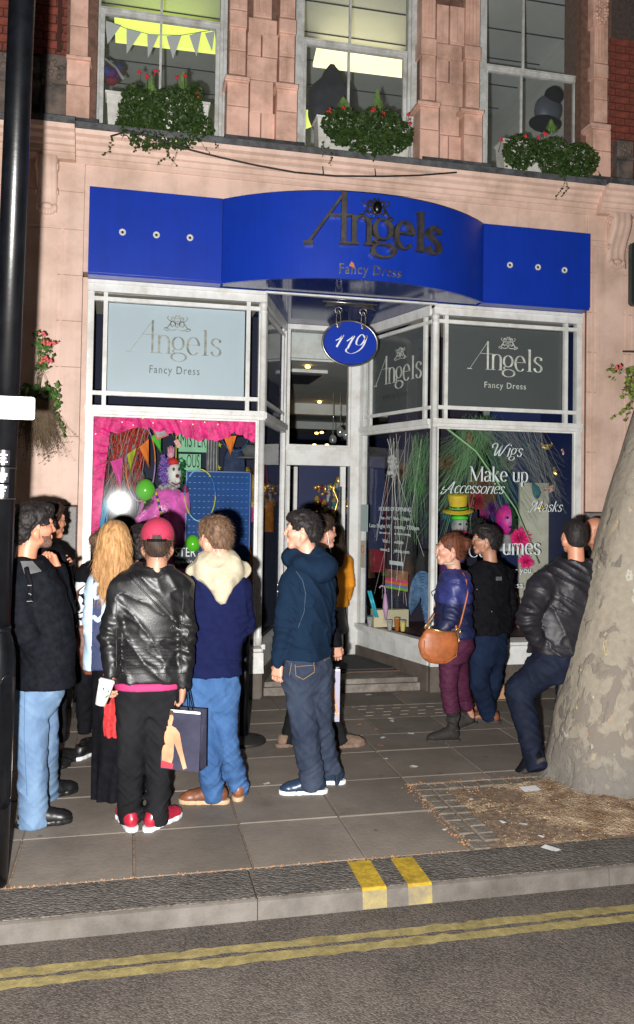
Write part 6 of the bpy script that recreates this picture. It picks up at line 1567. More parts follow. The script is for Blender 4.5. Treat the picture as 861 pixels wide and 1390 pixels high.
        nb = jopt.get('neckcut', .062); nkp = J_['neck']+np.array(jopt.get('noff', (0, 0, 0))); g.cone(nkp+np.array([0, 0, .0]), nkp+np.array([0, 0, .16]), nb, nb*1.15, carve=True)
        ja = np_mesh(jopt.get('name', 'jacket'), [g.mesh()], jm, t)
        if jopt.get('collar', 0): MB().tube([nk+np.array([(.070+.004*math.sin(3*a))*math.cos(a), (.066+.004*math.sin(2*a))*math.sin(a), .006-.012*math.sin(a-ya)]) for a in np.linspace(0, 6.3, 26)], .0135, 8).build('collar', jm, t, True)
    if trousers:
        st = []
        for (x, y, Y, hw, hd) in trousers: q = onY(x, y, Y)-rt; st.append((q[0], q[1], q[2], hw, hd))
        pts = [J_[k] for k in J_ if k[:2] in ('hi', 'kn', 'an')]+[np.array(q[:3]) for q in st]; lo = np.min(pts, 0)-.16; hi = np.max(pts, 0)+.16
        g = Fld(lo, hi, fine); g.tube(st[:-1]+[(st[-1][0], st[-1][1], st[-1][2], st[-1][3]*.80, st[-1][4]*.8)], ya, .03, 2.2); l1, l2, l3 = [v*.95 for v in leg_r]
        hem = topt.get('hem', .02)
        for s_ in 'lr':
            if 'kn'+s_ in J_: g.cone(J_['hip'+s_], J_['kn'+s_], l1, l2, .05); g.cone(J_['kn'+s_], J_['an'+s_]-np.array([0, 0, .03]), l2, l3, .010)
        ta = topt.get('wr', .008); sd_ = len(label)*.71
        kn = [(J_['kn'+s_], J_['an'+s_]) for s_ in 'lr' if 'kn'+s_ in J_]
        def wt(x, y, z):
            r1 = 1-np.abs(2*vnoise(x*6+sd_, y*6, z*15+x*14)-1); r2 = 1-np.abs(2*vnoise(x*7+sd_+9, y*7, z*24-x*20)-1); d = ta*.6*(vnoise(x*8+sd_, y*8, z*4)-.5)-ta*.6*r1**5-ta*.4*r2**5
            for (K_, A_) in kn:
                dd = np.sqrt((x-K_[0])**2+(y-K_[1])**2+((z-K_[2])*.7)**2); d -= ta*.9*np.exp(-(dd/.13)**2)*(1-np.abs(2*vnoise(x*9+sd_, y*9, z*26+x*26)-1))**4
                dd = np.sqrt((x-A_[0])**2+(y-A_[1])**2+((z-A_[2]-.05)*.8)**2); d -= ta*1.2*np.exp(-(dd/.13)**2)*((1-np.abs(2*vnoise(x*8+sd_, y*8+5, z*30-x*18)-1))**3-.3)
            return d
        g.disp(wt)
        for s_ in 'lr':
            if 'an'+s_ in J_:
                A_ = J_['an'+s_]; dv = unit(A_-J_['kn'+s_]); e = A_+dv*topt.get('len', .055)
                sl, X, Y, Z = g.sub(A_-.16, A_+np.array([.16, .16, .16])); pl = (X-e[0])*dv[0]+(Y-e[1])*dv[1]+(Z-e[2])*dv[2]
                g.F[sl] = np.maximum(g.F[sl], pl)
        np_mesh(topt.get('name', 'trousers'), [g.mesh()], tm, t)
    if skirt:
        st = []
        for (x, y, Y, hw, hd) in skirt[0]: q = onY(x, y, Y)-rt; st.append((q[0], q[1], q[2], hw, hd))
        A = np.array(st); lo = A[:, :3].min(0)-.30; hi = A[:, :3].max(0)+.30; g = Fld(lo, hi, fine); g.tube(st, ya, .03, 2.1)
        g.disp(lambda x, y, z: .012*np.sin(np.arctan2(x-A[-1, 0], y-A[-1, 1])*9+vnoise(x*6, y*6, z*3)*4)*np.clip((A[0, 2]-z)/(A[0, 2]-A[-1, 2]+1e-6), 0, 1)); np_mesh('skirt', [g.mesh()], skirt[1], t)
    for i, (ak, ty, syaw, um, sm, z_, pt) in enumerate(shoes):
        up, so = shoe_parts(ty); A_ = J_[ak]; Ms = yawM(R(syaw), R(pt))*(.88 if ty == 'boot' else 1); pos = np.array([A_[0], A_[1], z_])+(Ms@np.array([0, .042, 0]) if ty == 'boot' else 0)
        sh_ = np_mesh('shoe' if ty != 'boot' else 'boot', [xf(up, Ms, pos)], um, t); np_mesh('sole', [xf(so, Ms, pos)], sm, sh_)
        if ty in ('trainer', 'sneaker'):
            mb = MB()
            for k in range(4):
                a = Ms@np.array([-.018, .045+.018*k, .087-.009*k])+pos; b2 = Ms@np.array([.018, .050+.018*k, .086-.009*k])+pos; mb.tube([a, (a+b2)/2+np.array([0, 0, .004]), b2], .0028, 5)
            mb.build('laces', M['signwhite'] if ty == 'trainer' else um, sh_, True)
    return t, J_, rt, HMx
from mathutils.bvhtree import BVHTree
def child_of(t, nm):
    for o in t.children:
        if o.name.split('.')[0] == nm: return o
class Surf:
    """draw seams, straps and marks on a garment by looking it up from the eye"""
    def __init__(s, root, nm):
        o = child_of(root, nm); s.rt = np.array(root.location); s.o = o; s.root = root
        s.b = BVHTree.FromPolygons([tuple(v.co) for v in o.data.vertices], [tuple(p.vertices) for p in o.data.polygons])
    def hit(s, px, py, off=.003):
        d = ray(px, py); d = d/np.linalg.norm(d); h = s.b.ray_cast(Vector(EYE-s.rt), Vector(d), 30)
        if h[0] is None: return None
        n = np.array(h[1]); return np.array(h[0])+n*off
    def line(s, pts, r_, name, m, off=.002, n=14, parent=None, flat=None):
        P_ = []
        for i in range(len(pts)-1):
            for k in range(n): t = k/n; P_.append((pts[i][0]*(1-t)+pts[i+1][0]*t, pts[i][1]*(1-t)+pts[i+1][1]*t))
        P_.append(pts[-1]); q = [s.hit(x, y, off) for x, y in P_]; q = [a for a in q if a is not None]
        if len(q) < 2: return None
        return MB().tube(q, r_, 6).build(name, m, parent or s.root, True)
    def patch(s, poly, name, m, off=.003, n=10):
        """quad patch given 4 pixel corners, draped on the surface"""
        (ax, ay), (bx, by), (cx2, cy2), (dx, dy) = poly; vs = []; fs = []; last = None
        for j in range(n+1):
            for i in range(n+1):
                u, v = i/n, j/n; x = (ax*(1-u)+bx*u)*(1-v)+(dx*(1-u)+cx2*u)*v; y = (ay*(1-u)+by*u)*(1-v)+(dy*(1-u)+cy2*u)*v
                h = s.hit(x, y, off)
                if h is None: h = last if last is not None else np.zeros(3)
                last = h; vs.append(tuple(h))
        for j in range(n):
            for i in range(n): fs.append((j*(n+1)+i, (j+1)*(n+1)+i, (j+1)*(n+1)+i+1, j*(n+1)+i+1))
        return MB().add(vs, fs).build(name, m, s.root, True)
for _n in ('skin','skin2','skin3'): pass
def split_mat(o, m2, cond):
    o.data.materials.append(m2); rt = np.array(o.parent.location)
    for p in o.data.polygons:
        if cond(np.array(p.center)+rt): p.material_index = 1
def part_field(root, nm, lo, hi, h, fn, m, kw=None):
    g = Fld(lo, hi, h); fn(g); return np_mesh(nm, [g.mesh()], m, root)
# cloths
M['leather'] = mat('black_leather', (.008, .008, .009), .44, var=.5, vscale=9, bump=.3, bscale=110, bdist=.003, spec=.45)
M['blackcloth'] = mat('black_cotton', (.006, .006, .008), .85, spec=.06, var=.3, vscale=20, bump=.3, bscale=200, bdist=.002)
M['blackfleece'] = mat('black_softshell', (.006, .007, .010), .8, spec=.06, var=.35, vscale=30, bump=.4, bscale=240, bdist=.002)
M['nylon'] = mat('black_nylon', (.012, .011, .015), .5, var=.3, vscale=8, bump=.25, bscale=14, bdist=.015, spec=.3)
M['navyknit'] = mat('navy_knit', (.007, .0095, .042), .92, spec=.06, var=.10, vscale=30, bump=.7, bscale=260, bdist=.003)
M['tealnavy'] = mat('dark_teal_navy_jersey', (.0065, .016, .035), .92, spec=.06, var=.07, vscale=40, bump=.4, bscale=300, bdist=.002)
M['creamfleece'] = mat('cream_fleece', (.44, .39, .28), .95, c2=(.36, .32, .23), vscale=30, bump=.35, bscale=160, bdist=.003)
def denim(name, a, b, rough=.85):
    return mat(name, a, rough, spec=.1, c2=b, vscale=5.5, bump=.35, bscale=260, bdist=.002, stretch=(1, 1, .6), detail=10, ramp=(.3, .7))
M['jean1'] = denim('pale_blue_denim', (.16, .245, .36), (.075, .13, .235)); M['jean2'] = denim('mid_blue_denim', (.06, .135, .29), (.022, .058, .155))
M['jean3'] = denim('dark_grey_denim', (.042, .055, .085), (.014, .020, .038)); M['jean4'] = denim('indigo_denim', (.010, .020, .05), (.004, .007, .018))
M['blackjean'] = denim('black_denim', (.013, .013, .015), (.006, .006, .007)); M['navytrouser'] = mat('dark_navy_trouser', (.007, .010, .022), .75, spec=.12, var=.3, vscale=12)
M['redshoe'] = mat('red_leather_shoe', (.30, .012, .03), .35, var=.15, vscale=20); M['whitesole'] = mat('white_rubber_sole', (.62, .64, .66), .5, var=.08, vscale=30)
M['brownshoe'] = mat('tan_brown_leather', (.16, .055, .025), .45, var=.35, vscale=14); M['tansole'] = mat('tan_sole', (.40, .28, .17), .7); M['suede'] = mat('taupe_suede', (.16, .105, .075), .9, var=.3, vscale=20)
M['navyshoe'] = mat('navy_leather_shoe', (.012, .028, .06), .35, var=.2, vscale=20); M['blackshoe'] = mat('black_shoe', (.008, .008, .009), .4, var=.4, vscale=25); M['darksole'] = mat('dark_sole', (.03, .025, .022), .8)
M['bootleather'] = mat('dark_suede_boot', (.012, .010, .009), .8, var=.4, vscale=18)
M['puffer'] = mat('royal_navy_puffer', (.022, .028, .13), .5, var=.2, vscale=9, bump=.4, bscale=30, bdist=.006); M['puffer2'] = mat('deep_navy_puffer', (.008, .012, .05), .55, var=.2, vscale=9, bump=.4, bscale=30, bdist=.006)
M['purpletrouser'] = mat('plum_checked_trouser', (.070, .013, .040), .7, spec=.2, c2=(.035, .007, .02), vscale=60, stretch=(.3, .3, 1.6), bump=.3, bscale=60)
M['orangeleather'] = mat('orange_tan_leather', (.30, .088, .026), .5, var=.22, vscale=14, bump=.3, bscale=120, bdist=.002); M['brownleather'] = mat('worn_brown_leather', (.12, .035, .018), .5, var=.4, vscale=12, bump=.4, bscale=60)
M['brass'] = mat('brass_fitting', (.7, .5, .2), .3, metal=.9)

# 1. man in the red cap
p, J_, rt, HX_ = person('man seen from behind in black leather jacket and raspberry red cap', dict(head=(214,737,4.66), neck=(210,768,4.64), pelvis=(202,935,4.66),
    shl=(166,799,4.66), ell=(150,862,4.60), wrl=(152,915,4.56), shr=(245,799,4.68), elr=(253,864,4.62), wrr=(249,930,4.60),
    hipl=(181,958,4.67), hipr=(222,958,4.67), knl=(178,1030,4.62), knr=(216,1034,4.66), anl=(176,1100,4.69), anr=(213,1104,4.66)), yaw=2, hyaw=4, hair=('crop', 'dark'),
    jacket=[(209,770,4.65,.090,.07),(207,781,4.65,.155,.09),(205,800,4.66,.188,.110),(203,842,4.66,.178,.112),(203,884,4.66,.170,.108),(203,923,4.66,.190,.120)],
    trousers=[(203,912,4.67,.160,.11),(201,938,4.67,.168,.12),(201,966,4.67,.160,.11)], jm=M['leather'], tm=M['blackjean'], skin='skin2',
    hands=[('wrl', (-.25,.25,-1), (.1,1,-.1), (1,0,0), .9), ('wrr', (-.05,.1,-1), (.2,1,0), (-1,0,0), 1.3)], arm_r=(.062,.053,.038), leg_r=(.094,.070,.064),
    jopt={'wr': .014, 'name': 'leather_jacket', 'collar': 0}, topt={'wr': .012}, fine=.009, eyes=False,
    shoes=[('anl','trainer',-14,M['redshoe'],M['whitesole'],0,0), ('anr','trainer',42,M['redshoe'],M['whitesole'],0,0)])
def HP(x, y, z): return HX_@np.array([x, y, z])+J_['head']
redcap = mat('raspberry_red_cap', (.33, .018, .055), .8, bump=.3, bscale=220, bdist=.002)
g = Fld((-.12,-.14,-.04), (.12,.20,.16), .0055); g.ell((0,-.012,.042), (.092,.110,.100)); g.ell((0,.06,.07), (.075,.05,.06), .03); g.cutz(.018)
g.disp(lambda x, y, z: -.0022*np.exp(-((np.abs(np.sin(3*np.arctan2(x, y)))*np.sqrt(x*x+y*y))/.004)**2)); g.ell((0,-.012,.030), (.082,.100,.09), carve=True)
g.cone((0,-.125,.028), (0,-.06,.030), .026, .026, carve=True)
cap = np_mesh('cap', [xf(g.mesh(), HX_, J_['head'])], redcap, p)
MB().tube([HP(x, -.012-.112*math.sqrt(max(0, 1-(x/.094)**2)), .020) for x in np.linspace(-.05, .05, 9)], .008, 6).build('cap_strap', M['blackcloth'], cap, True)
MB().tube([HP(x, -.013-.112*math.sqrt(max(0, 1-(x/.094)**2)), .052) for x in np.linspace(-.026, .026, 7)], .0035, 6).build('cap_opening_seam', redcap, cap, True)
MB().ball(HP(0, -.012, .143), .008, 8, 6).build('cap_button', redcap, cap, True)
vs = [HP(x*1.0, .085+y, .035-abs(x)*.25) for y in (0, .075) for x in (-.07, -.035, 0, .035, .07)]; MB().add([tuple(v) for v in vs], [(i, i+1, i+6, i+5) for i in range(4)]).build('cap_peak', redcap, cap)
S = Surf(p, 'leather_jacket')
MB().tube([HP(.062*math.sin(a)*1.0, -.02-.062*math.cos(a), -.135) for a in np.linspace(-1.9, 1.9, 15)], .012, 8).build('collar', M['leather'], p, True)
S.line([(176,782), (243,853)], .005, 'shoulder_strap', M['leather'], .004); S.line([(183,779), (247,849)], .0025, 'strap_edge', M['leather'], .004)
S.line([(243,853), (258,842)], .0045, 'shoulder_strap', M['leather'], .004)
h = S.hit(235, 853, .006)
if h is not None: MB().tube([h+np.array([a, 0, b_]) for a, b_ in ((-.012,-.016),(.012,-.009),(.010,.018),(-.013,.010),(-.012,-.016))], .0022, 6).build('buckle', M['steel'], p, True)
S.line([(158,790), (158,914)], .0022, 'seam', M['leather'], .001); S.line([(249,800), (246,914)], .0022, 'seam', M['leather'], .001); S.line([(160,866), (247,866)], .0028, 'seam', M['leather'], .001); S.line([(151,915), (254,914)], .0022, 'seam', M['leather'], .001)
for j in range(9):
    y = 871+j*4.6; S.line([(172,y), (238,y)], .0026, 'ribbed_panel', M['leather'], .0, n=20)
stm = mat('magenta_tshirt', (.34, .02, .11), .8)
pj = onY(203, 927, 4.66)-rt; part_field(p, 'tshirt_hem', pj+np.array([-.24,-.2,-.06]), pj+np.array([.24,.2,.05]), .01, lambda g: g.tube([(pj[0],pj[1],pj[2]+.02,.190,.125),(pj[0],pj[1],pj[2]-.022,.186,.128)], 0), stm)

# 2. cream hood
p, J_, rt, HX_ = person('young man from behind in navy knit jumper with cream fleece hood and blue jeans', dict(head=(291,729,4.92), neck=(294,764,4.90), pelvis=(286,925,4.92),
    shl=(266,799,4.92), ell=(256,850,4.98), wrl=(266,872,5.12), shr=(327,799,4.93), elr=(333,848,4.96), wrr=(322,868,5.14),
    hipl=(268,948,4.93), hipr=(302,948,4.93), knl=(281,1012,4.88), knr=(307,1010,4.94), anl=(290,1072,4.96), anr=(325,1066,5.04)), yaw=-8, hyaw=-34, hpitch=8, hair=('short', 'brown'),
    jacket=[(295,768,4.91,.095,.08),(298,780,4.91,.155,.10),(298,800,4.92,.175,.11),(297,845,4.92,.168,.112),(292,885,4.92,.160,.112),(288,915,4.92,.165,.120)],
    trousers=[(288,905,4.93,.158,.115),(285,930,4.93,.168,.132),(285,958,4.93,.165,.12)], jm=M['navyknit'], tm=M['jean2'], skin='skin',
    arm_r=(.062,.052,.040), leg_r=(.094,.070,.060), jopt={'wr': .012, 'name': 'jumper', 'rib': 1, 'collar': 0}, topt={'wr': .013}, fine=.009, eyes=False,
    shoes=[('anl','sneaker',-78,M['brownshoe'],M['tansole'],0,0), ('anr','sneaker',14,M['brownshoe'],M['tansole'],0,0)])
nk = J_['neck']
def hoodf(g):
    g.cone(nk+np.array([-.045,.0,.0]), nk+np.array([.05,.0,.0]), .080, .080); g.cone(nk+np.array([-.125,.015,-.045]), nk+np.array([.0,-.10,-.105]), .042, .048, .03); g.cone(nk+np.array([.150,.015,-.045]), nk+np.array([.03,-.10,-.105]), .042, .048, .03)
    g.cone(nk+np.array([-.06,-.06,-.03]), nk+np.array([.09,-.06,-.03]), .055, .055, .05); g.cone(nk+np.array([.012,-.10,-.10]), nk+np.array([.02,-.105,-.185]), .062, .038, .05); g.cone(nk+np.array([-.13,.02,-.05]), nk+np.array([-.05,.02,.0]), .04, .06, .03); g.cone(nk+np.array([.155,.02,-.05]), nk+np.array([.05,.02,.0]), .04, .06, .03)
    g.disp(lambda x, y, z: .008*(vnoise(x*9, y*9, z*8)-.5)-.010*(1-np.abs(2*vnoise(x*9+z*9, y*9, z*9-x*8)-1))**5); g.cone(nk+np.array([0,.0,.0]), nk+np.array([0,.01,.16]), .060, .075, carve=True)
hd_ = part_field(p, 'hood', nk+np.array([-.22,-.22,-.30]), nk+np.array([.24,.14,.12]), .0085, hoodf, M['creamfleece'])
S = Surf(p, 'jumper'); ribm = M['navyknit']; S.line([(252,893), (325,897)], .0028, 'waistband_seam', ribm, .001)
S = Surf(p, 'trousers'); M['stitch'] = mat('tan_stitching', (.28, .17, .07), .8); M['bluestitch'] = mat('blue_stitching', (.04, .10, .22), .8)
S.line([(258,925), (257,938), (268,944), (279,939), (280,925)], .0016, 'back_pocket', M['bluestitch'], .002); S.line([(300,922), (300,936), (309,941), (316,934), (316,920)], .0016, 'back_pocket', M['bluestitch'], .002); S.line([(288,919), (286,950)], .002, 'seam', M['bluestitch'], .001)

# 3. navy hoodie man
p, J_, rt, HX_ = person('dark haired young man facing left in dark navy zip hoodie and dark jeans', dict(head=(410,720,5.02), neck=(416,757,5.04), pelvis=(416,902,5.05),
    shl=(394,796,5.00), ell=(386,852,4.96), wrl=(379,898,5.00), shr=(440,794,5.10), elr=(443,848,5.18), wrr=(436,876,5.30),
    hipl=(404,922,5.03), hipr=(430,922,5.07), knl=(413,988,4.98), knr=(434,985,5.08), anl=(424,1056,5.02), anr=(449,1048,5.17)), yaw=-42, hyaw=-80, hair=('short', 'black'), hs=.98,
    jacket=[(418,764,5.04,.095,.085),(419,778,5.04,.15,.105),(419,800,5.05,.185,.125),(416,840,5.05,.180,.130),(415,872,5.05,.172,.128),(413,892,5.05,.180,.135)],
    trousers=[(414,884,5.05,.160,.115),(417,905,5.05,.172,.135),(417,930,5.05,.165,.12)], jm=M['tealnavy'], tm=M['jean3'], skin='skin',
    hands=[('wrl', (-.15,.0,-1), (-.7,.7,-.1), (.6,.6,0), .7)], arm_r=(.066,.058,.044), leg_r=(.096,.076,.072), jopt={'wr': .013, 'name': 'hoodie', 'rib': 1, 'collar': 0}, topt={'wr': .014}, fine=.009, strands=2200, hlen=.028,
    shoes=[('anl','sneaker',-84,M['navyshoe'],M['whitesole'],0,0), ('anr','sneaker',-78,M['navyshoe'],M['whitesole'],0,0)])
nk = J_['neck']
def hoodf(g):
    g.cone(nk+np.array([-.06,.02,.0]), nk+np.array([.05,-.02,.0]), .078, .078); g.ell(nk+np.array([.085,-.075,-.055]), (.105,.085,.085), .04, yaw=R(-42)); g.cone(nk+np.array([-.05,-.075,-.03]), nk+np.array([.07,-.11,-.09]), .045, .05, .04); g.cone(nk+np.array([.11,.03,-.03]), nk+np.array([.09,-.07,-.09]), .05, .05, .04)
    g.cone(nk+np.array([-.12,.02,.0]), nk+np.array([-.06,.03,-.02]), .022, .04, .03)
    g.disp(lambda x, y, z: .010*(vnoise(x*12, y*12, z*10)-.5)-.008*(1-np.abs(2*vnoise(x*15+z*9, y*15, z*15-x*10)-1))**3); g.cone(nk+np.array([-.005,.01,-.01]), nk+np.array([-.02,.02,.16]), .058, .070, carve=True)
part_field(p, 'hood', nk+np.array([-.2,-.24,-.22]), nk+np.array([.26,.16,.12]), .0085, hoodf, M['tealnavy'])
MB().tube([nk+np.array([.066*math.cos(a)-.01, .066*math.sin(a)+.01, .012-.015*math.sin(a)]) for a in np.linspace(0, 6.4, 24)], .009, 8).build('grey_lining', mat('pale_grey_jersey', (.45, .45, .46), .9), p, True)
S = Surf(p, 'hoodie'); sm_ = mat('grey_blue_stitch', (.06, .09, .12), .8); S.line([(402,775), (411,788), (415,806), (413,830), (405,852)], .0014, 'seam', sm_, .001); S.line([(377,872), (402,880), (440,874), (450,868)], .0022, 'waistband_seam', M['tealnavy'], .001)
for (x, y) in ((378,794), (378,803)): 
    h = S.hit(x, y, .004)
    if h is not None: MB().ball(h, (.004,.004,.010), 8, 6).build('zip_toggle', M['steel'], p, True)
S = Surf(p, 'trousers'); S.line([(401,902), (402,917), (412,922), (427,912), (426,899)], .0017, 'back_pocket', M['stitch'], .002); S.line([(402,905), (425,903)], .0014, 'back_pocket', M['stitch'], .002); S.line([(396,900), (393,918)], .0014, 'seam', M['stitch'], .001); S.line([(434,898), (434,990)], .0022, 'seam', M['jean3'], .001)
S.line([(440,897), (448,892)], .0014, 'back_pocket', M['stitch'], .002)

# 4. bearded man with glasses at the lamp post
p, J_, rt, HX_ = person('bearded man with glasses and backpack in black jacket and pale jeans beside the lamp post', dict(head=(47,714,4.86), neck=(40,753,4.86), pelvis=(48,930,4.88),
    shl=(66,790,5.02), ell=(88,826,5.16), wrl=(78,772,5.08), shr=(24,795,4.74), elr=(36,862,4.68), wrr=(56,896,4.74),
    hipl=(56,950,4.97), hipr=(42,950,4.82), knl=(60,1018,5.02), knr=(43,1025,4.80), anl=(62,1070,5.22), anr=(46,1108,4.80)), yaw=58, hyaw=72, hair=('full', 'black'),
    jacket=[(40,760,4.86,.10,.085),(42,774,4.86,.16,.11),(48,800,4.87,.20,.135),(55,845,4.88,.205,.155),(58,890,4.88,.205,.155),(56,928,4.88,.205,.16)],
    trousers=[(50,915,4.89,.165,.13),(50,938,4.89,.172,.14),(50,962,4.89,.165,.12)], jm=M['blackfleece'], tm=M['jean1'], skin='skin3',
    hands=[('wrl', (-.35,-.15,.85), (-.5,.4,.3), (-.6,-.5,0), 1.2), ('wrr', (.65,.35,-.6), (.3,.5,.7), (.3,1,0), .6)], arm_r=(.070,.062,.048), leg_r=(.100,.078,.076), jopt={'wr': .009}, topt={'wr': .012},
    shoes=[('anr','sneaker',84,M['blackshoe'],M['blackshoe'],0,0), ('anl','sneaker',62,M['blackshoe'],M['blackshoe'],0,0)])
def HP(x, y, z): return HX_@np.array([x, y, z])+J_['head']
g = Fld((-.09,-.02,-.13), (.09,.13,.0), .0045); g.ell((0,.020,-.048), (.064,.072,.074)); g.cone((-.02,.070,-.098), (.02,.070,-.098), .021, .021, .03); g.cutz(-.038, True); g.ell((0,.11,-.062), (.022,.03,.012), carve=True); g.disp(lambda x, y, z: .004*(vnoise(x*110, y*110, z*110)-.5))
np_mesh('beard', [xf(g.mesh(), HX_, J_['head'])], mat('black_stubble', (.05, .028, .022), .8, c2=(.20, .09, .06), vscale=120, bump=.6, bscale=200), p)
gl = MB()
for s_ in (-1, 1): gl.tube([HP(s_*.033+.022*math.cos(a), .103, .010+.016*math.sin(a)) for a in np.linspace(0, 6.3, 16)], .0016, 5, False); gl.tube([HP(s_*.055, .100, .014), HP(s_*.078, .06, .014), HP(s_*.080, .0, .010)], .0016, 5)
gl.tube([HP(-.011, .106, .013), HP(.011, .106, .013)], .0016, 5); gl.build('glasses', M['dsteel'], p, True)
S = Surf(p, 'jacket'); gm_ = mat('grey_collar', (.10, .10, .105), .8)
S.patch([(28,762), (44,762), (57,776), (34,781)], 'collar_yoke', gm_, .003)
S.line([(36,772), (41,790), (42,806), (40,818)], .014, 'backpack_strap', M['blackcloth'], .006)
for (x, y) in ((39,795), (40,806), (38,818)): S.line([(x-4, y), (x+5, y)], .0018, 'strap_tab', mat('pale_tab%d' % y, (.30, .30, .30), .6), .022, n=3)
S.line([(66,775), (92,905)], .0022, 'seam', M['blackfleece'], .001)
S = Surf(p, 'trousers'); S.line([(34,925), (33,1000), (37,1080)], .0016, 'seam', M['bluestitch'], .001)

# 5. man behind them looking at a phone
ph, J_, rt, HX_ = person('dark haired man half hidden behind the bearded man, holding up a phone', dict(head=(67,707,5.75), neck=(64,736,5.75), pelvis=(66,890,5.75), shl=(84,770,5.85), ell=(92,806,5.8), wrl=(82,778,5.70), shr=(46,770,5.65), elr=(48,815,5.6), wrr=(60,840,5.6),
    hipl=(74,900,5.8), hipr=(58,900,5.7), knl=(76,950,5.8), knr=(58,950,5.7), anl=(78,1000,5.85), anr=(60,1005,5.7)), yaw=50, hyaw=60, hair=('short', 'dark'),
    jacket=[(64,742,5.75,.10,.08),(65,755,5.75,.17,.11),(66,790,5.75,.19,.13),(66,880,5.75,.18,.14)], trousers=[(66,875,5.75,.16,.12),(66,905,5.75,.16,.12)], jm=M['blackcloth'], tm=M['blackjean'], skin='skin3',
    hands=[('wrl', (.5,-.1,.8), (-.5,.3,.6), (0,-.4,1), .8)], fine=.014, strands=700, shoes=[('anr','sneaker',50,M['blackshoe'],M['blackshoe'],0,0), ('anl','sneaker',50,M['blackshoe'],M['blackshoe'],0,0)])
c = onY(92, 768, 5.66); phn = MB(); phn.bar(c+np.array([-.05, 0, -.015]), c+np.array([.05, 0, .03]), .012, .06, (0, 1, .3)); tag(phn.build('mobile_phone', M['black'], None), 'dark mobile phone held up by the half hidden man', 'phone')

# 6. woman in black with white sleeves, brown bag
p, J_, rt, HX_ = person('woman in black hooded top with white sleeve and black leggings facing the left window', dict(head=(143,741,6.05), neck=(133,765,6.03), pelvis=(128,880,6.05), shl=(114,782,6.0), ell=(109,825,5.97), wrl=(112,858,5.98), shr=(150,782,6.1), elr=(152,825,6.1), wrr=(148,850,6.2),
    hipl=(118,895,6.03), hipr=(136,895,6.07), knl=(114,938,5.98), knr=(130,940,6.05), anl=(115,985,5.98), anr=(122,990,6.1)), yaw=10, hyaw=30, fem=True, hair=('bun', 'brown'),
    jacket=[(133,770,6.04,.085,.07),(132,780,6.04,.15,.10),(130,810,6.04,.165,.115),(128,850,6.05,.155,.115),(127,885,6.05,.175,.13)], trousers=[(127,878,6.05,.155,.12),(127,900,6.05,.16,.125)], jm=M['blackcloth'], tm=M['blackcloth'], skin='skin',
    fine=.012, eyes=False, arm_r=(.050,.042,.036), leg_r=(.080,.055,.042), strands=900, shoes=[('anl','sneaker',35,M['blackshoe'],M['whitesole'],0,0), ('anr','sneaker',50,M['blackshoe'],M['whitesole'],0,0)])
ws = mat('white_jersey_sleeve', (.55, .57, .60), .8, var=.1, bump=.3)
g = Fld(J_['elr']*0+np.minimum(J_['shl'], J_['wrl'])-.12, np.maximum(J_['shl'], J_['wrl'])+.12, .01); g.cone(J_['shl'], J_['ell'], .056, .050, .02); g.cone(J_['ell'], J_['wrl'], .049, .044, .02); g.disp(lambda x, y, z: .012*(vnoise(x*14, y*14, z*20)-.5)); np_mesh('white_sleeve', [g.mesh()], ws, p)
br = thing('brown_handbag', 'slouchy brown leather handbag hanging between the two women', 'handbag', tuple(onY(116, 915, 5.75)))
g = Fld((-.13,-.07,-.06), (.13,.07,.36), .009); g.tube([(-.01,0,.31,.085,.03),(0,0,.20,.075,.045),(.02,0,.05,.045,.035),(.03,0,.0,.03,.02)], 0, e=3); g.disp(lambda x, y, z: .012*(vnoise(x*16, y*16, z*14)-.5)-.008*(1-np.abs(2*vnoise(x*22+z*9, y*20, z*12)-1))**3); np_mesh('bag_body', [g.mesh()], M['brownleather'], br)
MB().tube([(-.08,-.01,.30), (-.02,-.02,.315), (.07,-.01,.31)], .012, 8).build('rim', M['brownleather'], br, True); MB().tube([(-.08,0,.31), (-.06,.02,.55), (.02,.03,.62), (.07,0,.31)], .006, 6).build('strap', M['brownleather'], br, True)

# 7. blonde woman with number jersey
p, J_, rt, HX_ = person('woman with long golden hair in navy number jersey and long black skirt', dict(head=(156,736,5.20), neck=(155,770,5.18), pelvis=(152,900,5.2), shl=(134,794,5.16), ell=(124,840,5.14), wrl=(128,880,5.14), shr=(184,794,5.22), elr=(190,840,5.3), wrr=(184,870,5.4)),
    yaw=4, hyaw=6, fem=True, hair=('long', 'blonde'), hs=1.02, jacket=[(156,772,5.2,.085,.07),(156,783,5.2,.15,.10),(157,810,5.2,.175,.12),(156,850,5.2,.165,.12),(155,905,5.2,.175,.135)], jm=mat('navy_jersey', (.02, .03, .08), .8, bump=.3),
    skirt=([(157,895,5.2,.14,.12),(158,930,5.2,.145,.13),(158,1000,5.2,.135,.12),(157,1094,5.2,.140,.13)], M['blackcloth']), arm_r=(.058,.050,.040), fine=.011, eyes=False, strands=3600, jopt={'wr': .010, 'name': 'jersey', 'collar': 0})
S = Surf(p, 'jersey'); pb = mat('pale_blue_print', (.42, .56, .72), .7)
for pl in ([(141,792), (129,793), (128,812)], [(128,812), (137,810), (141,820), (140,836), (133,842), (126,836)]): S.line(pl, .016, 'number_print', pb, -.006, n=8)
o = child_of(p, 'jersey'); split_mat(o, pb, lambda c: c[0] < onY(126, 830, 5.16)[0])
rc = mat('red_lace_cloth', (.55, .03, .03), .8, c2=(.28, .01, .015), vscale=55, bump=.5, bscale=50)
a = [onY(*v, 5.04)-rt for v in ((140,915), (163,915), (162,1003), (141,1000))]; vs = []; fs = []
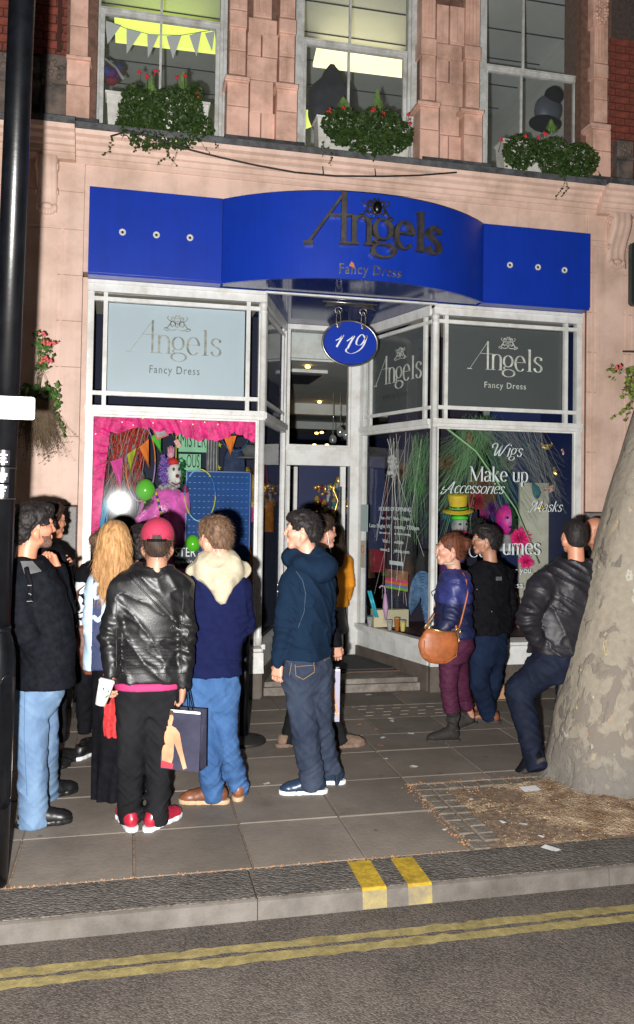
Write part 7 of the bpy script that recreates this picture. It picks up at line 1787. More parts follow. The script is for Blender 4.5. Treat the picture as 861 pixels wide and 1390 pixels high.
for j in range(13):
    for i in range(9):
        u, v = i/8, j/12; q = (a[0]*(1-u)+a[1]*u)*(1-v)+(a[3]*(1-u)+a[2]*u)*v; vs.append((q[0]+.004*math.sin(j*1.1), q[1]+.012*math.sin(u*9+v*2), q[2]+.006*math.sin(i*2.0)*v))
for j in range(12):
    for i in range(8): fs.append((j*9+i, (j+1)*9+i, (j+1)*9+i+1, j*9+i+1))
tag(MB().add(vs, fs).build('red_cloth', rc, None, True), 'red lace cloth hanging beside the black skirt under the drink cup', 'cloth'); bpy.data.objects['red_cloth'].location = tuple(rt)

# 8. dark haired person between the blonde and the cap
person('dark haired person in black glimpsed between the golden hair and the red cap', dict(head=(192,738,5.75), neck=(190,768,5.75), pelvis=(188,890,5.75), shl=(168,788,5.75), ell=(165,830,5.8), wrl=(168,860,5.9), shr=(212,788,5.75), elr=(216,830,5.8), wrr=(212,860,5.9),
    hipl=(180,905,5.75), hipr=(198,905,5.75), knl=(180,955,5.75), knr=(198,955,5.75), anl=(180,1010,5.75), anr=(199,1010,5.75)), yaw=0, hair=('full', 'black'), jacket=[(190,772,5.75,.09,.07),(190,784,5.75,.17,.10),(189,820,5.75,.19,.12),(188,885,5.75,.18,.13)],
    trousers=[(188,880,5.75,.16,.12),(188,910,5.75,.16,.12)], jm=M['blackcloth'], tm=M['blackjean'], fine=.014, eyes=False, strands=900, shoes=[('anr','sneaker',0,M['blackshoe'],M['blackshoe'],0,0), ('anl','sneaker',0,M['blackshoe'],M['blackshoe'],0,0)])

# 9. man with earphones walking past the step
p, J_, rt, HX_ = person('young man in black with white earphone walking right behind the navy hoodie man', dict(head=(437,722,5.95), neck=(430,753,5.95), pelvis=(424,878,5.92), shl=(436,776,6.08), ell=(440,820,6.12), wrl=(440,850,6.15), shr=(432,778,5.80), elr=(446,830,5.74), wrr=(456,874,5.72),
    hipl=(426,892,6.0), hipr=(424,892,5.86), knl=(404,945,5.98), knr=(440,942,5.88), anl=(392,998,6.0), anr=(462,998,5.9)), yaw=75, hyaw=78, hair=('short', 'dark'),
    jacket=[(431,758,5.95,.09,.08),(431,770,5.95,.16,.11),(430,800,5.94,.185,.13),(427,840,5.93,.18,.13),(426,880,5.92,.18,.14)], trousers=[(425,872,5.93,.16,.125),(424,900,5.93,.16,.13)], jm=M['blackfleece'], tm=M['blackjean'], skin='skin',
    hands=[('wrr', (.1,-.05,-1), (1,.1,0), (0,1,0), 1.1)], leg_r=(.088,.060,.052), fine=.011, strands=1200, shoes=[('anl','sneaker',80,M['suede'],M['suede'],0,0), ('anr','sneaker',80,M['suede'],M['suede'],0,0)])
MB().ball(HX_@np.array([.086, .004, -.010])+J_['head'], .007, 8, 6).build('earphone', M['signwhite'], p, True)
MB().tube([HX_@np.array([.088, .006, -.016])+J_['head'], HX_@np.array([.080, .02, -.08])+J_['head'], HX_@np.array([.07, .045, -.15])+J_['head']], .0022, 5).build('earphone_cable', M['signwhite'], p, True)

# 10. woman going in through the door
p, J_, rt, HX_ = person('dark haired woman in orange top and grey skirt stepping in through the shop door', dict(head=(455,727,8.35), neck=(453,748,8.35), pelvis=(448,825,8.35), shl=(437,762,8.35), ell=(434,792,8.35), wrl=(438,815,8.45), shr=(470,762,8.35), elr=(474,792,8.35), wrr=(472,812,8.45),
    hipl=(443,830,8.35), hipr=(453,830,8.35), knl=(443,866,8.35), knr=(454,866,8.35), anl=(443,893,8.35), anr=(454,893,8.35)), yaw=8, fem=True, hair=('long', 'dark'),
    jacket=[(453,750,8.35,.08,.07),(453,758,8.35,.14,.09),(452,780,8.35,.165,.11),(450,822,8.35,.17,.12)], trousers=[(449,828,8.35,.13,.11),(449,836,8.35,.13,.11)], tm=M['blackjean'], jm=mat('orange_top', (.80, .30, .012), .7, var=.2), skirt=([(449,820,8.35,.14,.11),(448,858,8.35,.18,.14)], mat('grey_skirt', (.16, .16, .17), .8)),
    fine=.016, eyes=False, strands=900, shoes=[('anr','sneaker',10,M['blackshoe'],M['blackshoe'],.132,0), ('anl','sneaker',10,M['blackshoe'],M['blackshoe'],.132,0)])

# 11. woman in the blue puffer jacket
p, J_, rt, HX_ = person('woman in blue quilted jacket and plum trousers walking left with orange bag', dict(head=(610,746,5.95), neck=(616,772,5.96), pelvis=(616,875,5.96), shl=(618,792,5.86), ell=(614,836,5.80), wrl=(596,866,5.76), shr=(620,792,6.08), elr=(612,830,6.16), wrr=(600,850,6.18),
    hipl=(611,893,5.93), hipr=(620,893,6.02), knl=(609,930,5.90), knr=(626,938,6.08), anl=(617,988,5.92), anr=(641,972,6.20)), yaw=-78, hyaw=-86, fem=True, hair=('bun', 'auburn'),
    jacket=[(618,774,5.96,.09,.085),(618,784,5.96,.14,.115),(616,806,5.96,.165,.135),(615,835,5.96,.16,.13),(616,864,5.96,.175,.15)], trousers=[(616,856,5.96,.15,.14),(617,876,5.96,.16,.15),(616,896,5.96,.15,.135)], jm=M['puffer'], tm=M['purpletrouser'],
    hands=[('wrl', (-.25,-.1,-1), (-1,.1,.1), (0,.9,0), .7)], arm_r=(.060,.052,.040), leg_r=(.088,.062,.050), jopt={'wr': .010, 'quilt': .085, 'name': 'quilted_jacket', 'collar': 0}, topt={'wr': .008, 'len': -.125}, fine=.009,
    shoes=[('anl','boot',-82,M['bootleather'],M['darksole'],0,0), ('anr','boot',-60,M['bootleather'],M['darksole'],.03,25)])
o = child_of(p, 'quilted_jacket'); zc = onY(600, 817, 5.95)[2]; split_mat(o, M['puffer2'], lambda c: c[2] < zc)
nk = J_['neck']
def cf_(g):
    g.cone(nk+np.array([-.03,0,.01]), nk+np.array([.03,0,.01]), .082, .082); g.ell(nk+np.array([.095,0,-.005]), (.07,.09,.055), .04); g.disp(lambda x, y, z: .010*(vnoise(x*16, y*16, z*14)-.5)); g.cone(nk+np.array([-.03,0,.02]), nk+np.array([-.05,0,.16]), .060, .075, carve=True); g.cutz(nk[2]+.062)
part_field(p, 'collar', nk+np.array([-.16,-.16,-.10]), nk+np.array([.2,.16,.10]), .009, cf_, M['puffer'])
MB().tube([nk+np.array([.06*math.cos(a)-.03, .06*math.sin(a), .045]) for a in np.linspace(0, 6.3, 20)], .012, 8).build('fleece_lining', M['creamfleece'], p, True)
S = Surf(p, 'quilted_jacket')
for (x, y) in ((590,800), (588,818), (587,838)):
    h = S.hit(x+2, y, .006)
    if h is not None: MB().tube([h, h+np.array([-.03, 0, -.02]), h+np.array([-.02, 0, -.05])], .004, 6).build('toggle', M['blackcloth'], p, True)
hb = thing('orange_handbag', 'orange tan leather crossbody handbag on the hip of the woman in quilted jacket', 'handbag', tuple(onY(596, 875, 5.72)))
hb.rotation_euler = (0, R(8), 0)
g = Fld((-.19,-.07,-.17), (.19,.07,.16), .0075); g.tube([(0,0,.105,.115,.03),(0,0,.07,.142,.045),(0,0,.02,.158,.05),(0,0,-.03,.160,.052),(0,0,-.07,.148,.05),(0,0,-.105,.120,.042),(0,0,-.128,.08,.03),(0,0,-.138,.04,.018)], 0, .03, 2.2); g.disp(lambda x, y, z: .006*(vnoise(x*14, y*14, z*14)-.5)); np_mesh('bag_body', [g.mesh()], M['orangeleather'], hb)
MB().tube([(-.13,-.035,.02), (-.125,-.052,-.06), (-.06,-.055,-.115), (.05,-.055,-.118), (.125,-.05,-.06), (.135,-.035,.03)], .0035, 6).build('flap_seam', M['orangeleather'], hb, True); MB().tube([(-.10,-.03,.11), (.0,-.045,.10), (.11,-.03,.115)], .006, 6).build('zip', M['brass'], hb, True)
for sx in (-1, 1): MB().tube([(sx*.12+.018*math.cos(a), -.03, .12+.018*math.sin(a)) for a in np.linspace(0, 6.3, 14)], .004, 5, False).build('ring', M['brass'], hb, True)
MB().tube([(.125,-.03,.10), (.13,-.05,.06), (.12,-.052,.02)], .0035, 5).build('tassel', M['brass'], hb, True)
org = np.array(hb.location); Sj = Surf(p, 'quilted_jacket'); L_ = []
for (x, y) in ((619,862), (625,845), (630,825), (634,805), (633,788), (628,778)):
    h = Sj.hit(x, y, .006); 
    if h is not None: L_.append(h+rt)
st_ = MB().tube([org+np.array([.12,-.03,.14])]+L_, .0075, 6); o = st_.build('shoulder_strap', M['orangeleather'], hb, True); o.matrix_parent_inverse = hb.matrix_basis.inverted()
L2 = [Sj.hit(x, y, .006) for x, y in ((584,845), (590,832), (592,822))]; L2 = [h+rt for h in L2 if h is not None]
if len(L2) > 1: o = MB().tube([org+np.array([-.12,-.03,.13])]+L2, .0085, 6).build('shoulder_strap', M['orangeleather'], hb, True); o.matrix_parent_inverse = hb.matrix_basis.inverted()

# 12. man in black jacket beside her
p, J_, rt, HX_ = person('dark haired man in black field jacket and indigo jeans looking left at the right window', dict(head=(659,733,6.35), neck=(664,760,6.36), pelvis=(662,872,6.36), shl=(644,782,6.32), ell=(643,820,6.30), wrl=(650,850,6.34), shr=(685,782,6.42), elr=(691,822,6.40), wrr=(686,852,6.36),
    hipl=(654,890,6.34), hipr=(671,890,6.38), knl=(651,928,6.30), knr=(668,928,6.42), anl=(664,966,6.36), anr=(658,960,6.62)), yaw=-25, hyaw=-70, hair=('short', 'black'), hs=1.0,
    jacket=[(665,764,6.36,.09,.08),(665,774,6.36,.155,.10),(665,800,6.36,.19,.125),(665,830,6.36,.185,.13),(666,858,6.36,.20,.14)], trousers=[(663,850,6.36,.16,.12),(662,878,6.36,.17,.13),(662,898,6.36,.165,.12)], jm=M['blackcloth'], tm=M['jean4'], skin='skin2',
    arm_r=(.066,.058,.046), leg_r=(.095,.075,.066), jopt={'wr': .013}, topt={'wr': .012}, strands=1500, shoes=[('anl','sneaker',-62,M['brownshoe'],M['darksole'],0,0), ('anr','sneaker',-55,M['brownshoe'],M['darksole'],0,0)])
S = Surf(p, 'jacket')
for (x, y, w_) in ((668,830,.006), (648,800,.005)):
    h = S.hit(x, y, .003); 
    if h is not None: MB().ball(h, (w_, .003, w_), 10, 6).build('popper', M['steel'], p, True)
S.patch([(673,783), (681,783), (681,788), (673,788)], 'sleeve_badge', mat('grey_badge', (.10,.10,.10), .6), .004, 4); S.line([(646,822), (690,826)], .002, 'seam', M['blackcloth'], .001); S.line([(668,768), (668,856)], .002, 'seam', M['blackcloth'], .001)

# 13. man leaning by the tree
p, J_, rt, HX_ = person('broad man in black nylon jacket seen from behind, leaning against the plane tree', dict(head=(779,728,5.22), neck=(780,757,5.20), pelvis=(762,893,5.2), shl=(738,794,5.18), ell=(716,842,5.12), wrl=(733,876,5.16), shr=(818,794,5.22), elr=(836,842,5.2), wrr=(828,880,5.2),
    hipl=(742,908,5.18), hipr=(778,908,5.22), knl=(704,938,5.30), knr=(772,965,5.25), anl=(728,1034,5.06), anr=(764,1050,5.30)), yaw=4, hyaw=4, hair=('crop', 'black'), hs=.98,
    jacket=[(780,762,5.2,.105,.085),(779,774,5.2,.175,.11),(775,798,5.2,.225,.13),(768,840,5.2,.225,.14),(762,885,5.2,.225,.145)], trousers=[(764,878,5.2,.20,.13),(761,900,5.2,.20,.14),(760,922,5.2,.19,.13)], jm=M['nylon'], tm=M['navytrouser'], skin='skin3',
    arm_r=(.082,.074,.052), leg_r=(.112,.096,.062), jopt={'wr': .020, 'collar': 0}, topt={'wr': .014}, eyes=False, strands=1500, hlen=.012, shoes=[('anl','sneaker',-20,M['blackcloth'],M['darksole'],.06,40), ('anr','sneaker',0,M['blackshoe'],M['blackshoe'],0,0)])
nk = J_['neck']
def cf_(g):
    g.cone(nk+np.array([-.05,0,-.005]), nk+np.array([.05,0,-.005]), .088, .088); g.ell(nk+np.array([.02,-.08,-.05]), (.13,.055,.055), .04); g.disp(lambda x, y, z: .010*(vnoise(x*14, y*14, z*20)-.5)); g.cone(nk+np.array([0,0.01,.0]), nk+np.array([0,.02,.16]), .062, .08, carve=True); g.cutz(nk[2]+.075)
part_field(p, 'collar', nk+np.array([-.2,-.2,-.14]), nk+np.array([.2,.16,.12]), .009, cf_, M['blackfleece'])
S = Surf(p, 'jacket'); S.line([(750,776), (790,800), (822,826)], .0028, 'hood_seam', M['nylon'], .001); S.line([(703,874), (812,884)], .003, 'hem_seam', M['nylon'], .001)

# 14. bald man beyond
person('bald man mostly hidden between the leaning man and the tree trunk', dict(head=(806,722,6.25), neck=(810,748,6.25), pelvis=(812,860,6.25), shl=(792,768,6.25), ell=(790,805,6.25), wrl=(795,840,6.25), shr=(830,768,6.25), elr=(834,805,6.25), wrr=(830,840,6.25),
    hipl=(804,875,6.25), hipr=(820,875,6.25), knl=(804,915,6.25), knr=(820,915,6.25), anl=(804,960,6.25), anr=(822,960,6.25)), yaw=-60, hyaw=-70, hair=None, strands=0, skin='skin3', jacket=[(810,752,6.25,.09,.08),(810,764,6.25,.17,.10),(811,800,6.25,.19,.13),(812,858,6.25,.18,.13)],
    trousers=[(812,850,6.25,.16,.12),(812,880,6.25,.16,.12)], jm=M['blackcloth'], tm=M['jean4'], fine=.016, eyes=False, shoes=[('anl','sneaker',-60,M['blackshoe'],M['blackshoe'],0,0), ('anr','sneaker',-60,M['blackshoe'],M['blackshoe'],0,0)])
# ------------------------------------------------------------ lamp post at the kerb
lp = thing('lamp_post', 'black steel lamp post with thicker base and stickers at the left kerb', 'lamp post', (0, 0, 0))
_f = onZ(-11, 1180, 0); _t = onY(24, 150, 4.12); lp.location = (float(_f[0]), 4.12, 0); lp.rotation_euler = (0, math.atan2(float(_t[0]-_f[0]), float(_t[2])), 0)
MB().lathe([(.093, -.02), (.093, .95), (.091, 1.02), (.086, 1.08), (.072, 1.13), (.061, 1.16), (.060, 1.17)], (0, 0, 0), 36).build('base_section', M['black'], lp, True)
MB().lathe([(.0600, 1.16), (.0600, 4.6), (.056, 6.4), (.050, 8.2)], (0, 0, 0), 36).build('pole', M['black'], lp, True)
MB().lathe([(.063, 1.165), (.065, 1.175), (.063, 1.19)], (0, 0, 0), 36).build('collar', M['black'], lp, True)
# hatch on the base, facing the pavement right side
hp_ = []
for (z0, z1, w) in ((.36, .98, .045),):
    pts = [(w*math.cos(a), z1-.05+.05*math.sin(a)) for a in np.linspace(0, math.pi, 9)]+[(w*math.cos(a), z0+.05+.05*math.sin(a)) for a in np.linspace(math.pi, 2*math.pi, 9)]
    mb = MB(); n = len(pts); vs = []
    for off in (.097, .080):
        for (x, z) in pts: a = R(-40)+x/.093; vs.append((math.cos(a)*off, math.sin(a)*off, z))
    mb.add(vs, [tuple(range(n))]+[(i, i+n, (i+1) % n+n, (i+1) % n) for i in range(n)]); mb.build('access_hatch', M['black'], lp)
    MB().tube([(math.cos(R(-40)+x/.093)*.0965, math.sin(R(-40)+x/.093)*.0965, z) for x, z in pts+[pts[0]]], .0035, 6).build('hatch_rim', M['black'], lp, True)
MB().tube([(0, 0, 8.2), (0, -.15, 8.5), (0, -.7, 8.65)], .045, 12).build('arm', M['black'], lp, True); MB().ball((0, -.9, 8.62), (.14, .32, .09), 16, 8).build('lantern', M['black'], lp, True)
stk = mat('black_sticker', (.02, .02, .025), .25)
def wrap(a0, a1, z0, z1, m, nm, off=.0607, par=lp):
    vs = []; n = 8
    for i in range(n+1):
        a = R(a0+(a1-a0)*i/n); vs += [(math.cos(a)*off, math.sin(a)*off, z0), (math.cos(a)*off, math.sin(a)*off, z1)]
    return MB().add(vs, [(2*i, 2*i+2, 2*i+3, 2*i+1) for i in range(n)]).build(nm, m, par)
for k, (z0, z1) in enumerate(((1.94, 2.01), (1.86, 1.925), (1.79, 1.85))):
    wrap(-110, -55, z0, z1, stk, 'sticker')
    for j in range(3 if k != 1 else 2):
        wrap(-106+j*3, -64-((j*7+k*5) % 12), z0+.012+j*.016, z0+.019+j*.016+(.008 if k == 1 else 0), M['signwhite'], 'sticker_print', .0613)
for z in (1.928, 1.785): MB().lathe([(.0603, z-.003), (.063, z-.002), (.063, z+.002), (.0603, z+.003)], (0, 0, 0), 30).build('steel_band', M['dsteel'], lp, True)
sp = thing('white_street_plate', 'blank white reflective plate fixed across the lamp post', 'street sign', (0, 0, 0))
Ys = 4.03; xa, z1 = XZ(-60, 535, Ys); xb, z0 = XZ(47, 570, Ys)
retro = mat('white_retroreflective_sheet', (.9, .9, .86), .35, var=.03, vscale=8)
n_ = 6; rr_ = .012; pts = []
for (cx2, cz2, a0) in ((xb-rr_, z1-rr_, 0), (xa+rr_, z1-rr_, 90), (xa+rr_, z0+rr_, 180), (xb-rr_, z0+rr_, 270)):
    for k in range(n_): a = R(a0+90*k/(n_-1)); pts.append((cx2+rr_*math.cos(a), cz2+rr_*math.sin(a)))
MB().prism(pts[::-1], Ys, Ys+.012).build('plate', retro, sp); MB().prism([(xa+.02, z1-.008), (xb-.02, z1-.008), (xb-.02, z1-.005), (xa+.02, z1-.005)][::-1], Ys-.002, Ys-.0005).build('plate_line', CM['grey'], sp)
MB().lathe([(.062, z0-.0), (.066, z0+.01), (.066, z0+.03), (.062, z0+.04)], (lp.location[0]+.022, 4.12, 0), 28).build('clamp', M['dsteel'], sp, True); MB().box(lp.location[0]-.01, lp.location[0]+.04, Ys+.013, 4.07, z0+.005, z0+.035).build('clamp_lug', M['dsteel'], sp)

# ------------------------------------------------------------ queue barrier post, boxes, bag and cup
c = onZ(331, 1003, .02)
bp2 = thing('barrier_post', 'black queue barrier post on a round base behind the cream hooded man', 'barrier post', (float(c[0]), float(c[1]), 0))
MB().lathe([(.165, .002), (.165, .014), (.155, .024), (.05, .035), (.035, .05)], (0, 0, 0), 36).build('base', M['rubber'], bp2, True); MB().lathe([(.033, .04), (.033, .93)], (0, 0, 0), 24).build('post', M['black'], bp2, True); MB().lathe([(.040, .93), (.042, .94), (.042, 1.0), (.036, 1.01)], (0, 0, 0), 24).build('belt_head', M['black'], bp2, True)
kb = mat('brown_cardboard', (.42, .24, .13), .85, var=.1, vscale=5, bump=.1)
x0, z1 = XZ(625, 905, 7.36); x1, _ = XZ(655, 905, 7.36)
tag(MB().add([(x0-.05, 7.25, 0), (x1+.10, 7.20, 0), (x1+.10, 7.34, 0), (x0-.05, 7.36, 0), (x0-.03, 7.38, z1+.02), (x1-.02, 7.37, z1+.01), (x1-.02, 7.42, z1+.01), (x0-.03, 7.42, z1+.02)], [(0,3,2,1),(4,5,6,7),(0,1,5,4),(1,2,6,5),(2,3,7,6),(3,0,4,7)]).build('cardboard_box', kb, None), 'flattened brown cardboard box leaning on the shopfront behind the woman in plum trousers', 'cardboard box')
tag(MB().box(3.30, 3.42, 7.1, 7.2, 0, .12).build('cardboard_box', kb, None), 'small brown cardboard box beyond the jeans of the man in field jacket', 'cardboard box')
# paper carrier bags with a photographic print
dgrey = mat('slate_glossy_paper', (.035, .035, .06), .35, var=.25, vscale=6); lgrey = mat('lilac_grey_paper', (.28, .27, .36), .45, var=.12, vscale=5); skinp = mat('printed_skin_tone', (.50, .25, .14), .5, var=.25, vscale=9); hairp = mat('printed_dark_hair', (.05, .025, .015), .6); redp = mat('printed_red', (.55, .03, .05), .6)
def carrier(name, label, loc, w, d, h, rz, m, side, figure=1, tilt=0):
    t = thing(name, label, 'carrier bag', loc); t.rotation_euler = (0, R(tilt), R(rz))
    mb = MB().add([(-w, -d, 0), (w, -d, 0), (w, d, 0), (-w, d, 0), (-w*1.02, -d*.75, h), (w*1.02, -d*.75, h), (w*1.02, d*.75, h), (-w*1.02, d*.75, h), (w*.86, 0, 0), (w*.82, 0, h), (w*.62, 0, h*.35), (-w*.86, 0, 0), (-w*.82, 0, h)],
                  [(0, 1, 5, 4), (2, 3, 7, 6), (0, 3, 2, 1)]); mb.build('bag_panel', m, t)
    MB().add([(w, -d, 0), (w*.9, 0, 0), (w, d, 0), (w*1.02, -d*.75, h), (w*.80, 0, h), (w*1.02, d*.75, h), (w*.86, 0, h*.3)], [(0, 1, 6), (0, 6, 3), (6, 4, 3), (1, 2, 6), (6, 2, 5), (6, 5, 4)]).add([(-w, -d, 0), (-w*.9, 0, 0), (-w, d, 0), (-w*1.02, -d*.75, h), (-w*.80, 0, h), (-w*1.02, d*.75, h), (-w*.86, 0, h*.3)], [(1, 0, 6), (6, 0, 3), (4, 6, 3), (2, 1, 6), (2, 6, 5), (5, 6, 4)]).build('gusset', side, t)
    def F_(u, v): return (u*w, -d*(1-.25*v)-.0025, v*h)
    def pf(poly, nm, m_): MB().add([F_(u, v) for u, v in poly], [tuple(range(len(poly)))]).build(nm, m_, t)
    if figure:
        pf([(-.88, .06), (-.42, .04), (-.30, .20), (-.28, .45), (.02, .22), (.22, .02), (.40, .05), (.16, .34), (-.02, .62), (-.22, .70), (-.48, .74), (-.78, .70), (-.90, .60)], 'printed_torso', skinp)
        pf([(-.60, .72), (-.44, .73), (-.36, .86), (-.42, .96), (-.60, .97), (-.66, .86)], 'printed_face', skinp); MB().add([tuple(np.array(F_(u, v))-np.array([0, .002, 0])) for u, v in [(-.68, .86), (-.62, .90), (-.42, .92), (-.34, .88), (-.36, .99), (-.50, 1.0), (-.66, .99)]], [tuple(range(7))]).build('printed_hair', hairp, t)
        MB().add([tuple(np.array(F_(u, v))-np.array([0, .002, 0])) for u, v in [(-.90, .02), (-.30, .02), (-.28, .10), (-.90, .14)]], [(0, 1, 2, 3)]).build('printed_waistband', redp, t)
    MB().add([(-w*.98, -d*.76-.001, h-.012), (w*.98, -d*.76-.001, h-.012), (w*.98, -d*.76-.001, h+.001), (-w*.98, -d*.76-.001, h+.001)], [(0, 1, 2, 3)]).build('top_fold', M['signwhite'], t)
    for y in (-d*.6, d*.6): MB().tube([(-w*.35, y, h-.01), (-w*.28, y*.5, h+.09), (-.01, 0, h+.17), (w*.20, y*.5, h+.09), (w*.35, y, h-.01)], .0035, 6).build('cord_handle', M['blackcloth'], t, True)
    return t
c = onY(248, 1040, 4.60)
carrier('paper_carrier_bag', 'dark carrier bag printed with shirtless figure, hanging from the right hand of the capped man', (float(c[0])+.0, 4.58, float(c[2])), .115, .05, .315, -28, dgrey, dgrey)
c = onY(445, 976, 5.70)
tb = carrier('paper_carrier_bag', 'lilac grey carrier bag held behind the man in dark jeans', (float(c[0]), 5.68, float(c[2])), .075, .05, .36, -12, lgrey, dgrey, 0)
MB().add([(-.02, -.054, .16), (.015, -.054, .28), (.035, -.0535, .27), (.055, -.054, .12), (.072, -.054, .03), (.05, -.054, .05), (.015, -.054, .14), (-.015, -.054, .20), (-.06, -.054, .10), (-.072, -.054, .16), (-.05, -.054, .24)], [tuple(range(11))]).build('printed_arm', skinp, tb)
MB().add([(-.07, -.0535, .06), (.07, -.0535, .055), (.07, -.0535, .062), (-.07, -.0535, .067)], [(0, 1, 2, 3)]).build('printed_line', M['signwhite'], tb)
c = onY(141, 940, 4.50)
dc = thing('paper_cup', 'white printed paper drink cup held low by the man in the leather jacket', 'cup', tuple(c)); dc.rotation_euler = (0, R(14), 0)
MB().lathe([(.028, -.065), (.040, .055), (.001, .055)], (0, 0, 0), 24).build('cup_body', mat('white_cup_paper', (.72, .72, .70), .4), dc, True); MB().lathe([(.042, .052), (.043, .062), (.036, .072), (.001, .072)], (0, 0, 0), 24).build('lid', mat('clear_lid', (.75, .76, .78), .2), dc, True)
for k, (a, z, m_) in enumerate(((-60, .01, CM['teal']), (-50, -.012, CM['orange']), (-62, -.02, CM['green']), (-100, .02, CM['crimson']))):
    MB().add([tuple(np.array([math.cos(R(a+u*14)), math.sin(R(a+u*14)), 0])*(.0365+(z+v*.012)*.1+.0008)+np.array([0, 0, z+v*.014])) for u, v in ((-.5, 0), (.5, 0), (.5, 1), (-.5, 1))], [(0, 1, 2, 3)]).build('printed_mark', m_, dc)

# ------------------------------------------------------------ litter and leaves
rl_ = random.Random(21)
wh = mat('scrap_white_paper', (.55, .55, .56), .7); lf1 = mat('fallen_leaf_orange', (.34, .15, .06), .8, var=.3); lf2 = mat('fallen_leaf_olive', (.25, .22, .06), .8, var=.3)
def scrap(px, py, s_, m, nm, label, cat, group, z=.004, asp=1.6, leaf=False):
    c = onZ(px, py, z); a = rl_.uniform(0, 3.1); n = 7 if leaf else 4; vs = []
    for k in range(n):
        t_ = 2*math.pi*k/n+(.6 if not leaf else 0); q = s_*(1 if not leaf or k % 2 else .6)*rl_.uniform(.8, 1.15); x, y = q*asp*math.cos(t_), q*math.sin(t_); vs.append((c[0]+x*math.cos(a)-y*math.sin(a), c[1]+x*math.sin(a)+y*math.cos(a), z+rl_.uniform(0, s_*.28)))
    vs.append((float(c[0]), float(c[1]), z+s_*.18)); o = MB().add(vs, [(k, (k+1) % n, n) for k in range(n)]).build(nm, m, None); tag(o, label, cat, group); return o
for (x, y, s_) in ((362,1064,.02),(520,1001,.022),(558,996,.022),(443,946,.04),(500,944,.03),(531,976,.022),(532,979,.024),(576,1086,.012),(604,1126,.012),(562,1041,.02),(523,1030,.016),(95,1019,.014)):
    scrap(x, y, s_, wh, 'paper_scrap', 'scrap of white paper lying on the paving', 'litter', 'paper scraps on the pavement')
for (x, y, s_) in ((720,1072,.05),(749,1155,0),(745,1152,.035),(711,1119,.022),(683,1116,.018),(757,1154,.02),(640,1085,.018),(735,1135,.014)):
    if s_: scrap(x, y, s_, wh, 'paper_scrap', 'scrap of white paper lying on the soil of the tree pit', 'litter', 'paper scraps in the tree pit', z=.012)
for (x, y) in ((508,940),(521,938),(545,938),(538,942),(500,982),(470,982),(455,982),(488,983),(512,990),(430,975),(517,1012),(560,1042),(300,997),(90,1018)): scrap(x, y, .022, lf1, 'fallen_leaf', 'small fallen brown leaf lying on the paving slabs', 'leaf', 'fallen leaves on the pavement', leaf=True)
for (x, y) in ((511,936),(569,934),(425,972)): scrap(x, y, .035, lf2, 'fallen_leaf', 'larger olive leaf lying by the door step', 'leaf', 'olive leaves by the step', leaf=True)
mb = MB()
for k in range(2400):      # bark crumbs and grit in the pit
    x = rl_.uniform(1.95, 4.3); y = rl_.uniform(4.07, 4.95); s_ = rl_.uniform(.003, .010); z = .004+.05*max(0, 1-math.hypot(x-3.3, y-4.95)/1.1); a = rl_.uniform(0, 3)
    mb.add([(x-s_*math.cos(a), y-s_*math.sin(a), z), (x+s_*math.cos(a), y+s_*math.sin(a), z+s_*.4), (x-s_*.5*math.sin(a), y+s_*.5*math.cos(a), z+s_*.6), (x+s_*.5*math.sin(a), y-s_*.5*math.cos(a), z+s_*.2)], [(0, 3, 2), (3, 1, 2), (0, 2, 1)])
o = stuff(mb.build('bark_crumbs', mat('bark_crumbs', (.42, .28, .15), .9, c2=(.14, .075, .035), vscale=22), None)); o['label'] = 'bark crumbs and grit scattered over the tree pit'; o['category'] = 'grit'
mb = MB()
for k in range(240):
    x = 1.76+rl_.gauss(0, .018) if k < 120 else rl_.uniform(1.8, 3.4); y = rl_.uniform(4.1, 5.06) if k < 120 else 5.05+rl_.gauss(0, .02); s_ = rl_.uniform(.004, .009)
    mb.add([(x-s_, y, .002), (x+s_, y+s_*.5, .004), (x, y+s_, .006)], [(0, 1, 2)])
o = stuff(mb.build('leaf_crumbs', lf1, None)); o['label'] = 'orange leaf crumbs along the edge of the tree pit'; o['category'] = 'leaf crumbs'

